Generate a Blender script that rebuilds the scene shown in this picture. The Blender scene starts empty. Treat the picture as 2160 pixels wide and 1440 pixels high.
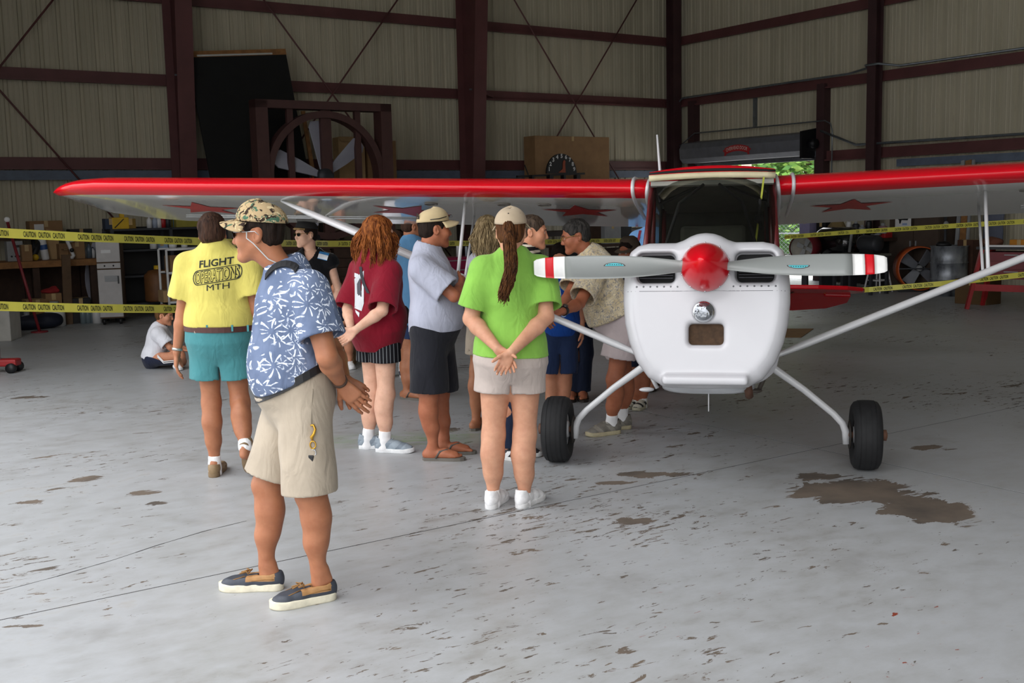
import bpy, math, random
import numpy as np
from mathutils import Matrix, Vector

# ---------------------------------------------------------------- camera, sky, light, exposure
SC = bpy.context.scene
COL = SC.collection
FPX, PITCH, ROLL, CAMH = 2300.0, math.radians(7.0), math.radians(1.27), 1.68
cam_d = bpy.data.cameras.new('camera'); cam = bpy.data.objects.new('camera', cam_d); COL.objects.link(cam)
cam_d.sensor_fit = 'HORIZONTAL'; cam_d.sensor_width = 36.0; cam_d.lens = FPX / 2160.0 * 36.0
cam_d.clip_start = 0.05; cam_d.clip_end = 400
cam.matrix_world = (Matrix.Translation((0, 0, CAMH)) @ Matrix.Rotation(math.radians(90) - PITCH, 4, 'X')
                    @ Matrix.Rotation(-ROLL, 4, 'Z'))
SC.camera = cam
W = bpy.data.worlds.new('overcast_sky'); SC.world = W; W.use_nodes = True
nt = W.node_tree; nt.nodes.clear()
_o = nt.nodes.new('ShaderNodeOutputWorld'); _b = nt.nodes.new('ShaderNodeBackground')
_t = nt.nodes.new('ShaderNodeTexCoord'); _s = nt.nodes.new('ShaderNodeSeparateXYZ'); _r = nt.nodes.new('ShaderNodeValToRGB')
nt.links.new(_t.outputs['Generated'], _s.inputs[0]); nt.links.new(_s.outputs['Z'], _r.inputs[0])
_r.color_ramp.elements[0].position = 0.0; _r.color_ramp.elements[0].color = (0.46, 0.465, 0.475, 1)
_r.color_ramp.elements[1].position = 0.9; _r.color_ramp.elements[1].color = (1.18, 1.18, 1.20, 1)
nt.links.new(_r.outputs[0], _b.inputs['Color']); _b.inputs['Strength'].default_value = 2.6
nt.links.new(_b.outputs[0], _o.inputs[0])
SC.view_settings.view_transform = 'Standard'
try: SC.view_settings.look = 'None'
except Exception: pass
SC.view_settings.gamma = 1.0; SC.view_settings.use_curve_mapping = False
SC.view_settings.exposure = 0.58

# hangar frame: back wall runs along U, right wall along Vd; corner of both at CORNER
CORNER = np.array([4.05, 27.0]); _ua = math.radians(56.0)
U = np.array([math.sin(_ua), math.cos(_ua)]); VD = np.array([math.cos(_ua), -math.sin(_ua)])   # VD points from the corner along the right wall; the hall is open at its left end
HANGAR_D, HANGAR_L, EAVE, DOORH = 38.4, 18.7, 8.2, 6.9

def hang(s, t, z=0.0):
    """s metres left of the corner along the back wall, t metres in front of it"""
    p = CORNER - U * s + VD * t
    return np.array([p[0], p[1], z])

def portal():
    L = bpy.data.lights.new('door_portal', 'AREA'); L.shape = 'RECTANGLE'; L.size = HANGAR_D - 8.5; L.size_y = DOORH
    L.cycles.is_portal = True
    o = bpy.data.objects.new('door_portal', L); COL.objects.link(o)
    c = hang(HANGAR_L, HANGAR_D / 2 + 4.25, DOORH / 2)
    z = Vector((-U[0], -U[1], 0)); y = Vector((0, 0, 1)); x = y.cross(z)
    m = Matrix((x, y, z)).transposed().to_4x4(); m.translation = Vector(c); o.matrix_world = m
portal()

# ---------------------------------------------------------------- pixel -> place helpers (2160x1440 frame)
_cf = np.array([0, math.cos(PITCH), -math.sin(PITCH)]); _cu = np.array([0, math.sin(PITCH), math.cos(PITCH)])
def ray(x, y):
    a, b = x - 1080.0, 720.0 - y
    c, s = math.cos(ROLL), math.sin(ROLL)
    return _cf * FPX + np.array([1.0, 0, 0]) * (a * c + b * s) + _cu * (-a * s + b * c)
def gp(x, y, z=0.0):
    d = ray(x, y); return d * ((z - CAMH) / d[2]) + np.array([0, 0, CAMH])
def dp(x, y, Y):
    d = ray(x, y); return d * (Y / d[1]) + np.array([0, 0, CAMH])

# ---------------------------------------------------------------- materials
MATS = {}
def srgb(c):
    if isinstance(c, str):
        c = c.lstrip('#'); c = [int(c[i:i + 2], 16) / 255 for i in (0, 2, 4)]
        c = [x / 12.92 if x <= 0.04045 else ((x + 0.055) / 1.055) ** 2.4 for x in c]
    return tuple(c[:3])
class NT:
    def __init__(s, name):
        s.m = bpy.data.materials.new(name); s.m.use_nodes = True; s.t = s.m.node_tree; s.t.nodes.clear()
        s.out = s.n('ShaderNodeOutputMaterial'); s.b = s.n('ShaderNodeBsdfPrincipled'); s.l(s.b.outputs[0], s.out.inputs[0])
    def n(s, typ, **kw):
        n = s.t.nodes.new(typ)
        for k, v in kw.items(): setattr(n, k, v)
        return n
    def l(s, a, b): s.t.links.new(a, b)
    def val(s, node, i, v):
        if hasattr(v, 'is_linked') or isinstance(v, bpy.types.NodeSocket): s.l(v, node.inputs[i])
        else: node.inputs[i].default_value = v
    def math(s, op, a, b=0.0, c=None, clamp=False):
        n = s.n('ShaderNodeMath', operation=op); n.use_clamp = clamp
        s.val(n, 0, a); s.val(n, 1, b)
        if c is not None: s.val(n, 2, c)
        return n.outputs[0]
    def vmath(s, op, a, b=None):
        n = s.n('ShaderNodeVectorMath', operation=op); s.val(n, 0, a)
        if b is not None: s.val(n, 1, b)
        return n
    def noise(s, vec, scale, detail=3, rough=0.55, dist=0.0):
        n = s.n('ShaderNodeTexNoise'); n.inputs['Scale'].default_value = scale; n.inputs['Detail'].default_value = detail
        n.inputs['Roughness'].default_value = rough; n.inputs['Distortion'].default_value = dist
        if vec is not None: s.l(vec, n.inputs['Vector'])
        return n
    def coord(s, kind='Object'):
        if kind == 'World': return s.n('ShaderNodeNewGeometry').outputs['Position']
        return s.n('ShaderNodeTexCoord').outputs[kind]
    def mapping(s, vec, scale=(1, 1, 1), rot=(0, 0, 0), loc=(0, 0, 0)):
        n = s.n('ShaderNodeMapping'); s.l(vec, n.inputs[0])
        n.inputs['Scale'].default_value = scale; n.inputs['Rotation'].default_value = rot; n.inputs['Location'].default_value = loc
        return n.outputs[0]
    def ramp(s, fac, stops, interp='LINEAR'):
        n = s.n('ShaderNodeValToRGB'); cr = n.color_ramp; cr.interpolation = interp
        while len(cr.elements) < len(stops): cr.elements.new(0.5)
        for e, (p, c) in zip(cr.elements, stops): e.position = p; e.color = (*srgb(c), 1) if not isinstance(c, float) else (c, c, c, 1)
        s.l(fac, n.inputs[0]); return n.outputs[0]
    def mix(s, fac, a, b):
        n = s.n('ShaderNodeMix', data_type='RGBA'); s.val(n, 0, fac)
        for i, v in ((6, a), (7, b)):
            if isinstance(v, bpy.types.NodeSocket): s.l(v, n.inputs[i])
            else: n.inputs[i].default_value = (*srgb(v), 1)
        return n.outputs[2]
    def bump(s, h, strength=0.3, dist=0.01):
        n = s.n('ShaderNodeBump'); n.inputs['Strength'].default_value = strength; n.inputs['Distance'].default_value = dist
        s.l(h, n.inputs['Height']); s.l(n.outputs[0], s.b.inputs['Normal']); return n
    def color(s, v):
        if isinstance(v, bpy.types.NodeSocket): s.l(v, s.b.inputs['Base Color'])
        else: s.b.inputs['Base Color'].default_value = (*srgb(v), 1)
    def set(s, **kw):
        for k, v in kw.items():
            k = {'rough': 'Roughness', 'metal': 'Metallic', 'coat': 'Coat Weight', 'coatr': 'Coat Roughness', 'spec': 'Specular IOR Level',
                 'trans': 'Transmission Weight', 'sheen': 'Sheen Weight', 'sss': 'Subsurface Weight', 'ior': 'IOR', 'alpha': 'Alpha'}[k]
            s.val(s.b, k, v)
        return s

def mat(name, col, rough=0.6, metal=0.0, var=0.12, scale=6.0, bump=0.0, bscale=60.0, coat=0.0, spec=0.5, coord='Object', sheen=0.0, sss=0.0):
    """plain surface: base colour with slight cloudy variation and a fine grain"""
    if name in MATS: return MATS[name]
    N = NT(name); c = srgb(col); v = N.coord(coord)
    f = N.noise(v, scale, 4).outputs['Fac']
    N.color(N.ramp(f, [(0.3, tuple(x * (1 - var) for x in c)), (0.7, tuple(min(1, x * (1 + var)) for x in c))]))
    N.set(rough=rough, metal=metal, coat=coat, coatr=0.08, spec=spec, sheen=sheen)
    if sss:
        N.b.inputs['Subsurface Weight'].default_value = sss
        N.b.inputs['Subsurface Radius'].default_value = (0.012, 0.005, 0.003); N.b.inputs['Subsurface Scale'].default_value = 0.5
    if bump:
        N.bump(N.noise(v, bscale, 3).outputs['Fac'], bump, 0.004)
    MATS[name] = N.m; return N.m

def cloth(name, col, var=0.07, folds=0.35):
    if name in MATS: return MATS[name]
    N = NT(name); c = srgb(col); v = N.coord()
    f = N.noise(v, 9, 3).outputs['Fac']
    N.color(N.ramp(f, [(0.3, tuple(x * (1 - var) for x in c)), (0.7, tuple(min(1, x * (1 + var)) for x in c))]))
    N.set(rough=0.9, spec=0.15, sheen=0.1)
    h = N.noise(N.mapping(v, (1, 1, 0.45)), 13, 2, 0.5, 1.2).outputs['Fac']
    w = N.noise(v, 420, 1).outputs['Fac']
    N.bump(N.math('ADD', h, N.math('MULTIPLY', w, 0.04)), folds, 0.03)
    MATS[name] = N.m; return N.m

def skin(name, col, redder=0.0):
    if name in MATS: return MATS[name]
    N = NT(name); c = srgb(col); v = N.coord()
    f = N.noise(v, 14, 4, 0.6).outputs['Fac']
    d = (c[0] * 0.86, c[1] * 0.78, c[2] * 0.74); l = (min(1, c[0] * 1.08), c[1] * 1.08, c[2] * 1.06)
    N.color(N.ramp(f, [(0.3, d), (0.7, l)])); N.set(rough=0.5, spec=0.35)
    N.b.inputs['Subsurface Weight'].default_value = 0.12
    N.b.inputs['Subsurface Radius'].default_value = (0.012, 0.004, 0.002); N.b.inputs['Subsurface Scale'].default_value = 0.6
    N.bump(N.noise(v, 140, 2).outputs['Fac'], 0.08, 0.004)
    MATS[name] = N.m; return N.m

def hairmat(name, a, b, scale=(70, 70, 9)):
    if name in MATS: return MATS[name]
    N = NT(name); v = N.mapping(N.coord(), scale)
    f = N.noise(v, 1.0, 4, 0.6, 0.6).outputs['Fac']
    N.color(N.ramp(f, [(0.35, a), (0.68, b)])); N.set(rough=0.65, spec=0.12)
    N.bump(f, 0.7, 0.012); MATS[name] = N.m; return N.m

# ---------------------------------------------------------------- objects
BASE = {}
def tag(o, label=None, cat=None, group=None, kind=None):
    if label: o['label'] = label
    if cat: o['category'] = cat
    if group: o['group'] = group
    if kind: o['kind'] = kind
    return o
def thing(name, label, cat, loc=(0, 0, 0), rotz=0.0, group=None, kind=None):
    o = bpy.data.objects.new(name, None); COL.objects.link(o); o.empty_display_size = 0.1
    o.location = Vector([float(x) for x in loc]); o.rotation_euler = (0, 0, rotz); BASE[o] = np.array(loc, float)
    return tag(o, label, cat, group, kind)
def mesh(name, V, F, mats=None, smooth=False, midx=None):
    me = bpy.data.meshes.new(name)
    V = np.asarray(V, dtype=np.float32)
    if isinstance(F, np.ndarray) and F.ndim == 2:
        n, k = F.shape
        me.vertices.add(len(V)); me.vertices.foreach_set('co', V.ravel())
        me.loops.add(n * k); me.loops.foreach_set('vertex_index', F.astype(np.int32).ravel())
        me.polygons.add(n); me.polygons.foreach_set('loop_start', np.arange(0, n * k, k, dtype=np.int32))
        me.update(calc_edges=True)
    else:
        me.from_pydata([tuple(map(float, v)) for v in V], [], F)
    if mats is not None:
        for m in (mats if isinstance(mats, (list, tuple)) else [mats]): me.materials.append(m)
    if midx is not None: me.polygons.foreach_set('material_index', np.asarray(midx, dtype=np.int32))
    if smooth is True: me.polygons.foreach_set('use_smooth', np.ones(len(me.polygons), dtype=bool))
    me.update()
    return me
def obj(name, me, parent=None, loc=None, rot=None, bevel=0.0, world=False):
    """link a mesh; with world=True the vertices are in place coordinates and are moved into the parent's frame"""
    o = bpy.data.objects.new(name, me); COL.objects.link(o)
    if parent is not None:
        o.parent = parent
        r = parent
        while r.parent is not None: r = r.parent
        if world and not me.get('_shift'):
            b = BASE.get(r)
            if b is not None: me.transform(Matrix.Translation(Vector(-b)))
            me['_shift'] = 1
    if loc is not None: o.location = Vector([float(x) for x in loc])
    if rot is not None: o.rotation_euler = rot
    if bevel:
        m = o.modifiers.new('edge', 'BEVEL'); m.width = bevel; m.segments = 2; m.limit_method = 'ANGLE'; m.angle_limit = 0.7
    return o

class MB:
    """collects boxes, tubes, lathes and prisms into one mesh"""
    def __init__(s): s.V = []; s.F = []; s.S = []; s.M = []
    def add(s, V, F, smooth=False, m=0):
        o = len(s.V); s.V += [tuple(map(float, v)) for v in V]; s.F += [tuple(i + o for i in f) for f in F]
        s.S += [smooth] * len(F); s.M += [m] * len(F); return s
    def box(s, c, d, rz=0.0, M=None, m=0):
        hx, hy, hz = d[0] / 2, d[1] / 2, d[2] / 2
        P = np.array([(-hx, -hy, -hz), (hx, -hy, -hz), (hx, hy, -hz), (-hx, hy, -hz), (-hx, -hy, hz), (hx, -hy, hz), (hx, hy, hz), (-hx, hy, hz)])
        if rz: cz, sz = math.cos(rz), math.sin(rz); P = P @ np.array([[cz, sz, 0], [-sz, cz, 0], [0, 0, 1]])
        if M is not None: P = P @ np.asarray(M).T
        return s.add(P + np.array(c, float), [(0, 3, 2, 1), (4, 5, 6, 7), (0, 1, 5, 4), (1, 2, 6, 5), (2, 3, 7, 6), (3, 0, 4, 7)], False, m)
    def bar(s, a, b, w, h, up=(0, 0, 1), m=0):
        a = np.array(a, float); b = np.array(b, float); z = (b - a); L = np.linalg.norm(z); z /= L
        up = np.array(up, float); x = np.cross(up, z)
        if np.linalg.norm(x) < 1e-4: x = np.cross((0, 1, 0), z)
        x /= np.linalg.norm(x); y = np.cross(z, x)
        return s.box((a + b) / 2, (w, h, L), M=np.stack([x, y, z], 1), m=m)
    def tube(s, pts, r, n=8, m=0, cap=True, smooth=True):
        P = [np.array(p, float) for p in pts]; k = len(P); rr = r if hasattr(r, '__len__') else [r] * k
        rings = []; prev = None
        for i in range(k):
            t = P[min(i + 1, k - 1)] - P[max(i - 1, 0)]; t /= (np.linalg.norm(t) + 1e-9)
            if prev is None:
                a = np.array((0, 0, 1.0)) if abs(t[2]) < 0.9 else np.array((1.0, 0, 0)); x = np.cross(a, t)
            else: x = prev - t * (prev @ t)
            x /= (np.linalg.norm(x) + 1e-9); y = np.cross(t, x); prev = x
            rings.append([P[i] + rr[i] * (math.cos(2 * math.pi * j / n) * x + math.sin(2 * math.pi * j / n) * y) for j in range(n)])
        V = [v for r_ in rings for v in r_]
        F = [(i * n + j, i * n + (j + 1) % n, (i + 1) * n + (j + 1) % n, (i + 1) * n + j) for i in range(k - 1) for j in range(n)]
        s.add(V, F, smooth, m)
        if cap:
            o = len(s.V) - len(V)
            s.F += [tuple(o + j for j in range(n))[::-1], tuple(o + (k - 1) * n + j for j in range(n))]; s.S += [False] * 2; s.M += [m] * 2
        return s
    def cyl(s, a, b, r, n=16, m=0): return s.tube([a, b], r, n, m)
    def lathe(s, prof, c=(0, 0, 0), n=24, axis='z', m=0, smooth=True, R=None):
        V = []; k = len(prof)
        for r, h in prof:
            for j in range(n):
                t = 2 * math.pi * j / n; p = (r * math.cos(t), r * math.sin(t), h)
                if axis == 'y': p = (p[0], p[2], p[1])
                if axis == 'x': p = (p[2], p[0], p[1])
                V.append(p)
        V = np.array(V)
        if R is not None: V = V @ np.asarray(R).T
        F = [(i * n + j, i * n + (j + 1) % n, (i + 1) * n + (j + 1) % n, (i + 1) * n + j) for i in range(k - 1) for j in range(n)]
        if axis == 'y': F = [f[::-1] for f in F]
        return s.add(V + np.array(c, float), F, smooth, m)
    def prism(s, poly, h0, h1, plane='xy', m=0, T=None):
        n = len(poly); f = {'xy': lambda a, b, h: (a, b, h), 'xz': lambda a, b, h: (a, h, b), 'yz': lambda a, b, h: (h, a, b)}[plane]
        V = [f(a, b, h0) for a, b in poly] + [f(a, b, h1) for a, b in poly]
        if T is not None: V = [T(np.array(v)) for v in V]
        F = [tuple(range(n))[::-1], tuple(range(n, 2 * n))] + [(i, (i + 1) % n, n + (i + 1) % n, n + i) for i in range(n)]
        return s.add(V, F, False, m)
    def ball(s, c, r, n=12, k=8, m=0, R=None):
        r = np.array(r if hasattr(r, '__len__') else (r, r, r), float)
        prof = [(math.sin(math.pi * i / k), -math.cos(math.pi * i / k)) for i in range(k + 1)]
        V = [(a * math.cos(2 * math.pi * j / n), a * math.sin(2 * math.pi * j / n), h) for a, h in prof for j in range(n)]
        V = np.array(V) * r
        if R is not None: V = V @ np.asarray(R).T
        F = [(i * n + j, i * n + (j + 1) % n, (i + 1) * n + (j + 1) % n, (i + 1) * n + j) for i in range(k) for j in range(n)]
        return s.add(V + np.array(c, float), F, True, m)
    def mesh(s, name, mats):
        me = mesh(name, s.V, s.F, mats)
        me.polygons.foreach_set('use_smooth', np.array(s.S, dtype=bool)); me.polygons.foreach_set('material_index', np.array(s.M, dtype=np.int32))
        return me
    def build(s, name, mats, parent=None, loc=None, rot=None, bevel=0.0, world=False):
        return obj(name, s.mesh(name, mats), parent, loc, rot, bevel, world)

def rotz(a): c, s = math.cos(a), math.sin(a); return np.array([[c, -s, 0], [s, c, 0], [0, 0, 1.0]])
def rotx(a): c, s = math.cos(a), math.sin(a); return np.array([[1.0, 0, 0], [0, c, -s], [0, s, c]])
def roty(a): c, s = math.cos(a), math.sin(a); return np.array([[c, 0, s], [0, 1.0, 0], [-s, 0, c]])
def unit(v): v = np.array(v, float); return v / (np.linalg.norm(v) + 1e-12)

def text_mesh(txt, size, depth=0.0, align='CENTER', shear=0.0, offset=0.0):
    """flat lettering as vertices and faces in the XY plane"""
    cu = bpy.data.curves.new('txt', 'FONT'); cu.body = txt; cu.size = size; cu.align_x = align; cu.align_y = 'CENTER'
    cu.extrude = depth; cu.shear = shear; cu.offset = offset; cu.resolution_u = 3
    o = bpy.data.objects.new('txt', cu); COL.objects.link(o)
    dg = bpy.context.evaluated_depsgraph_get(); me = bpy.data.meshes.new_from_object(o.evaluated_get(dg))
    V = np.array([v.co[:] for v in me.vertices]); F = [tuple(p.vertices) for p in me.polygons]
    bpy.data.objects.remove(o); bpy.data.curves.remove(cu); bpy.data.meshes.remove(me)
    return V, F

# ---------------------------------------------------------------- organic shapes: distance fields meshed by surface nets
class SDF:
    def __init__(s): s.ops = []; s.disp = None
    def cone(s, a, b, r1, r2=None, k=0.02, mode='u'):
        r2 = r1 if r2 is None else r2; a = np.array(a, float); b = np.array(b, float); r = max(r1, r2)
        s.ops.append(('c', (a, b, r1, r2), k, mode, np.minimum(a, b) - r, np.maximum(a, b) + r)); return s
    def chain(s, pts, rs, k=0.015, mode='u'):
        for i in range(len(pts) - 1): s.cone(pts[i], pts[i + 1], rs[i], rs[i + 1], k, mode)
        return s
    def sph(s, c, r, k=0.02, mode='u'): return s.ell(c, (r, r, r), None, k, mode)
    def ell(s, c, r, R=None, k=0.02, mode='u'):
        c = np.array(c, float); r = np.array(r, float); R = np.eye(3) if R is None else np.asarray(R, float); m = r.max()
        s.ops.append(('e', (c, r, R), k, mode, c - m, c + m)); return s
    def ec(s, a, b, ra, rb, x, k=0.03, mode='u'):
        """elliptic tapered cone from a to b; ra, rb = (half width along x, half depth)"""
        a = np.array(a, float); b = np.array(b, float); m = max(*ra, *rb)
        s.ops.append(('ec', (a, b, ra, rb, unit(x)), k, mode, np.minimum(a, b) - m, np.maximum(a, b) + m)); return s
    def box(s, c, h, R=None, r=0.01, k=0.01, mode='u'):
        c = np.array(c, float); h = np.array(h, float); R = np.eye(3) if R is None else np.asarray(R, float); m = np.linalg.norm(h) + r
        s.ops.append(('b', (c, h, R, r), k, mode, c - m, c + m)); return s
    def plane(s, p, n, k=0.004, mode='i'):
        """keeps the side opposite to n"""
        s.ops.append(('p', (np.array(p, float), unit(n)), k, mode, None, None)); return s
    def func(s, f, lo, hi, k=0.01, mode='u'):
        s.ops.append(('f', f, k, mode, np.array(lo, float), np.array(hi, float))); return s
    @staticmethod
    def prim(kind, q, P):
        if kind == 'c':
            a, b, r1, r2 = q; ba = b - a; pa = P - a; t = np.clip(pa @ ba / max(ba @ ba, 1e-12), 0, 1)
            d = pa - t[:, None] * ba; return np.sqrt(np.einsum('ij,ij->i', d, d)) - (r1 + (r2 - r1) * t)
        if kind == 'e':
            c, r, R = q; p = (P - c) @ R; k0 = np.sqrt((((p / r)) ** 2).sum(1)); k1 = np.sqrt(((p / (r * r)) ** 2).sum(1))
            return np.where(k1 > 1e-9, k0 * (k0 - 1) / np.maximum(k1, 1e-9), -r.min())
        if kind == 'ec':
            a, b, ra, rb, x = q; ba = b - a; L2 = max(ba @ ba, 1e-12); z = ba / math.sqrt(L2); x = unit(x - z * (x @ z)); y = np.cross(z, x)
            pa = P - a; tt = pa @ ba / L2; t = np.clip(tt, 0, 1); w = (tt - t) * math.sqrt(L2)
            rx = ra[0] + (rb[0] - ra[0]) * t; ry = ra[1] + (rb[1] - ra[1]) * t; m = np.minimum(rx, ry)
            u = pa @ x; v = pa @ y
            g = np.sqrt((u / rx) ** 2 + (v / ry) ** 2 + (w / m) ** 2)
            gg = np.sqrt((u / rx ** 2) ** 2 + (v / ry ** 2) ** 2 + (w / m ** 2) ** 2)
            return np.where(gg > 1e-9, g * (g - 1) / np.maximum(gg, 1e-9), -m)
        if kind == 'b':
            c, h, R, r = q; p = np.abs((P - c) @ R) - h + r
            return np.sqrt((np.maximum(p, 0) ** 2).sum(1)) + np.minimum(p.max(1), 0) - r
        if kind == 'p':
            return (P - q[0]) @ q[1]
        return q(P)
    def ev(s, P):
        if s.disp is not None: P = P + s.disp(P)
        d = np.full(len(P), 0.25); lo, hi = P.min(0), P.max(0)
        for kind, q, k, mode, l, h in s.ops:
            if l is not None:
                g = np.maximum(np.maximum(l - hi, lo - h), 0)
                if mode != 'i' and (g @ g) > (0.06 + k) ** 2: continue
            e = s.prim(kind, q, P)
            if mode == 'u':
                hh = np.maximum(k - np.abs(d - e), 0); d = np.minimum(d, e) - hh * hh * (0.25 / k)
            elif mode == 's':
                e = -e; hh = np.maximum(k - np.abs(d - e), 0); d = np.maximum(d, e) + hh * hh * (0.25 / k)
            else:
                hh = np.maximum(k - np.abs(d - e), 0); d = np.maximum(d, e) + hh * hh * (0.25 / k)
        return d
    def bounds(s):
        B = [(l, h) for _, _, k, m, l, h in s.ops if m == 'u']
        return np.min([b[0] for b in B], 0), np.max([b[1] for b in B], 0)
    def mesh(s, h=0.008, lo=None, hi=None):
        b0, b1 = s.bounds(); b0 = b0 - 2.5 * h; b1 = b1 + 2.5 * h
        if lo is not None: b0 = np.maximum(b0, lo)
        if hi is not None: b1 = np.minimum(b1, hi)
        K = 6; nb = np.maximum(np.ceil((b1 - b0) / (h * K)).astype(int), 1); n = nb * K + 1
        # coarse blocks
        ii = np.stack(np.meshgrid(*[np.arange(x) for x in nb], indexing='ij'), -1).reshape(-1, 3)
        cen = b0 + (ii + 0.5) * h * K; dc = np.empty(len(ii))
        order = np.arange(len(ii)); CH = 96
        for i in range(0, len(ii), CH): dc[i:i + CH] = s.ev(cen[i:i + CH])
        rad = h * K * 0.87 * 1.35 + 0.012
        G = np.full(n, 1.0, dtype=np.float32)
        neg = dc < 0
        for j in np.nonzero(neg)[0]:
            a = ii[j] * K; G[a[0]:a[0] + K + 1, a[1]:a[1] + K + 1, a[2]:a[2] + K + 1] = -1.0
        act = np.nonzero(np.abs(dc) < rad)[0]
        loc = np.stack(np.meshgrid(*[np.arange(K + 1)] * 3, indexing='ij'), -1).reshape(-1, 3)
        CB = 6
        for i in range(0, len(act), CB):
            I = (ii[act[i:i + CB]] * K)[:, None, :] + loc[None]; I = I.reshape(-1, 3)
            G[I[:, 0], I[:, 1], I[:, 2]] = s.ev(b0 + I * h)
        return surface_nets(G, b0, h)
def surface_nets(G, b0, h):
    n = np.array(G.shape); S = G < 0
    c = np.zeros(n - 1, dtype=np.uint8)
    for dx in (0, 1):
        for dy in (0, 1):
            for dz in (0, 1): c += S[dx:n[0] - 1 + dx, dy:n[1] - 1 + dy, dz:n[2] - 1 + dz]
    A = np.argwhere((c > 0) & (c < 8)); del c
    if len(A) == 0: return np.zeros((0, 3)), np.zeros((0, 4), int)
    cor = [(a, b, e) for a in (0, 1) for b in (0, 1) for e in (0, 1)]
    val = [G[A[:, 0] + a, A[:, 1] + b, A[:, 2] + e] for a, b, e in cor]
    acc = np.zeros((len(A), 3)); cnt = np.zeros(len(A))
    for i in range(8):
        for j in range(i + 1, 8):
            if sum(abs(cor[i][q] - cor[j][q]) for q in range(3)) != 1: continue
            m = (val[i] < 0) != (val[j] < 0)
            if not m.any(): continue
            t = (val[i][m] / (val[i][m] - val[j][m]))[:, None]
            acc[m] += np.array(cor[i]) * (1 - t) + np.array(cor[j]) * t; cnt[m] += 1
    V = b0 + (A + acc / cnt[:, None]) * h
    idx = np.full(tuple(n - 1), -1, dtype=np.int32); idx[A[:, 0], A[:, 1], A[:, 2]] = np.arange(len(A))
    Fs = []
    for ax in range(3):
        a1, a2 = (ax + 1) % 3, (ax + 2) % 3
        sl0 = [slice(None)] * 3; sl1 = [slice(None)] * 3; sl0[ax] = slice(0, -1); sl1[ax] = slice(1, None)
        E = np.argwhere(S[tuple(sl0)] != S[tuple(sl1)])
        E = E[(E[:, a1] > 0) & (E[:, a2] > 0) & (E[:, a1] < n[a1] - 1) & (E[:, a2] < n[a2] - 1)]
        if not len(E): continue
        s0 = S[E[:, 0], E[:, 1], E[:, 2]]
        def cell(d1, d2):
            q = E.copy(); q[:, a1] -= d1; q[:, a2] -= d2; return idx[q[:, 0], q[:, 1], q[:, 2]]
        Q = np.stack([cell(1, 1), cell(0, 1), cell(0, 0), cell(1, 0)], 1)
        Q[~s0] = Q[~s0][:, ::-1]; Fs.append(Q)
    F = np.concatenate(Fs); F = F[(F >= 0).all(1)]
    return V, F
def join(parts):
    Vs, Fs, o = [], [], 0
    for V, F in parts:
        Vs.append(V); Fs.append(F + o); o += len(V)
    return np.concatenate(Vs), np.concatenate(Fs)
def folds(seed=0, amp=0.004, f=22.0, stretch=(1, 1, 0.35)):
    """soft cloth folds as a small sideways warp of space"""
    r = np.random.RandomState(seed); D = r.normal(size=(5, 3)) * np.array(stretch); D /= np.linalg.norm(D, axis=1)[:, None]
    ph = r.uniform(0, 6.28, 5); fr = f * r.uniform(0.6, 1.7, 5)
    def g(P):
        w = 0.8 * np.sin(P @ (D[0] * f * 0.5) + ph[0]) + 0.5 * np.sin(P @ (D[4][[1, 2, 0]] * f * 0.7))
        a = 0.6 * np.sin(P @ (D[1] * fr[1]) + ph[1] + 1.3 * w) + 0.45 * np.sin(P @ (D[2] * fr[2]) + ph[2] + w)
        b = 0.6 * np.sin(P @ (D[3] * fr[3]) + ph[3] - 1.4 * w) + 0.45 * np.sin(P @ (D[2] * fr[1] * 1.3) + ph[4] + w)
        return amp * np.stack([a, b, 0.15 * (a - b)], 1)
    return g
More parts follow.
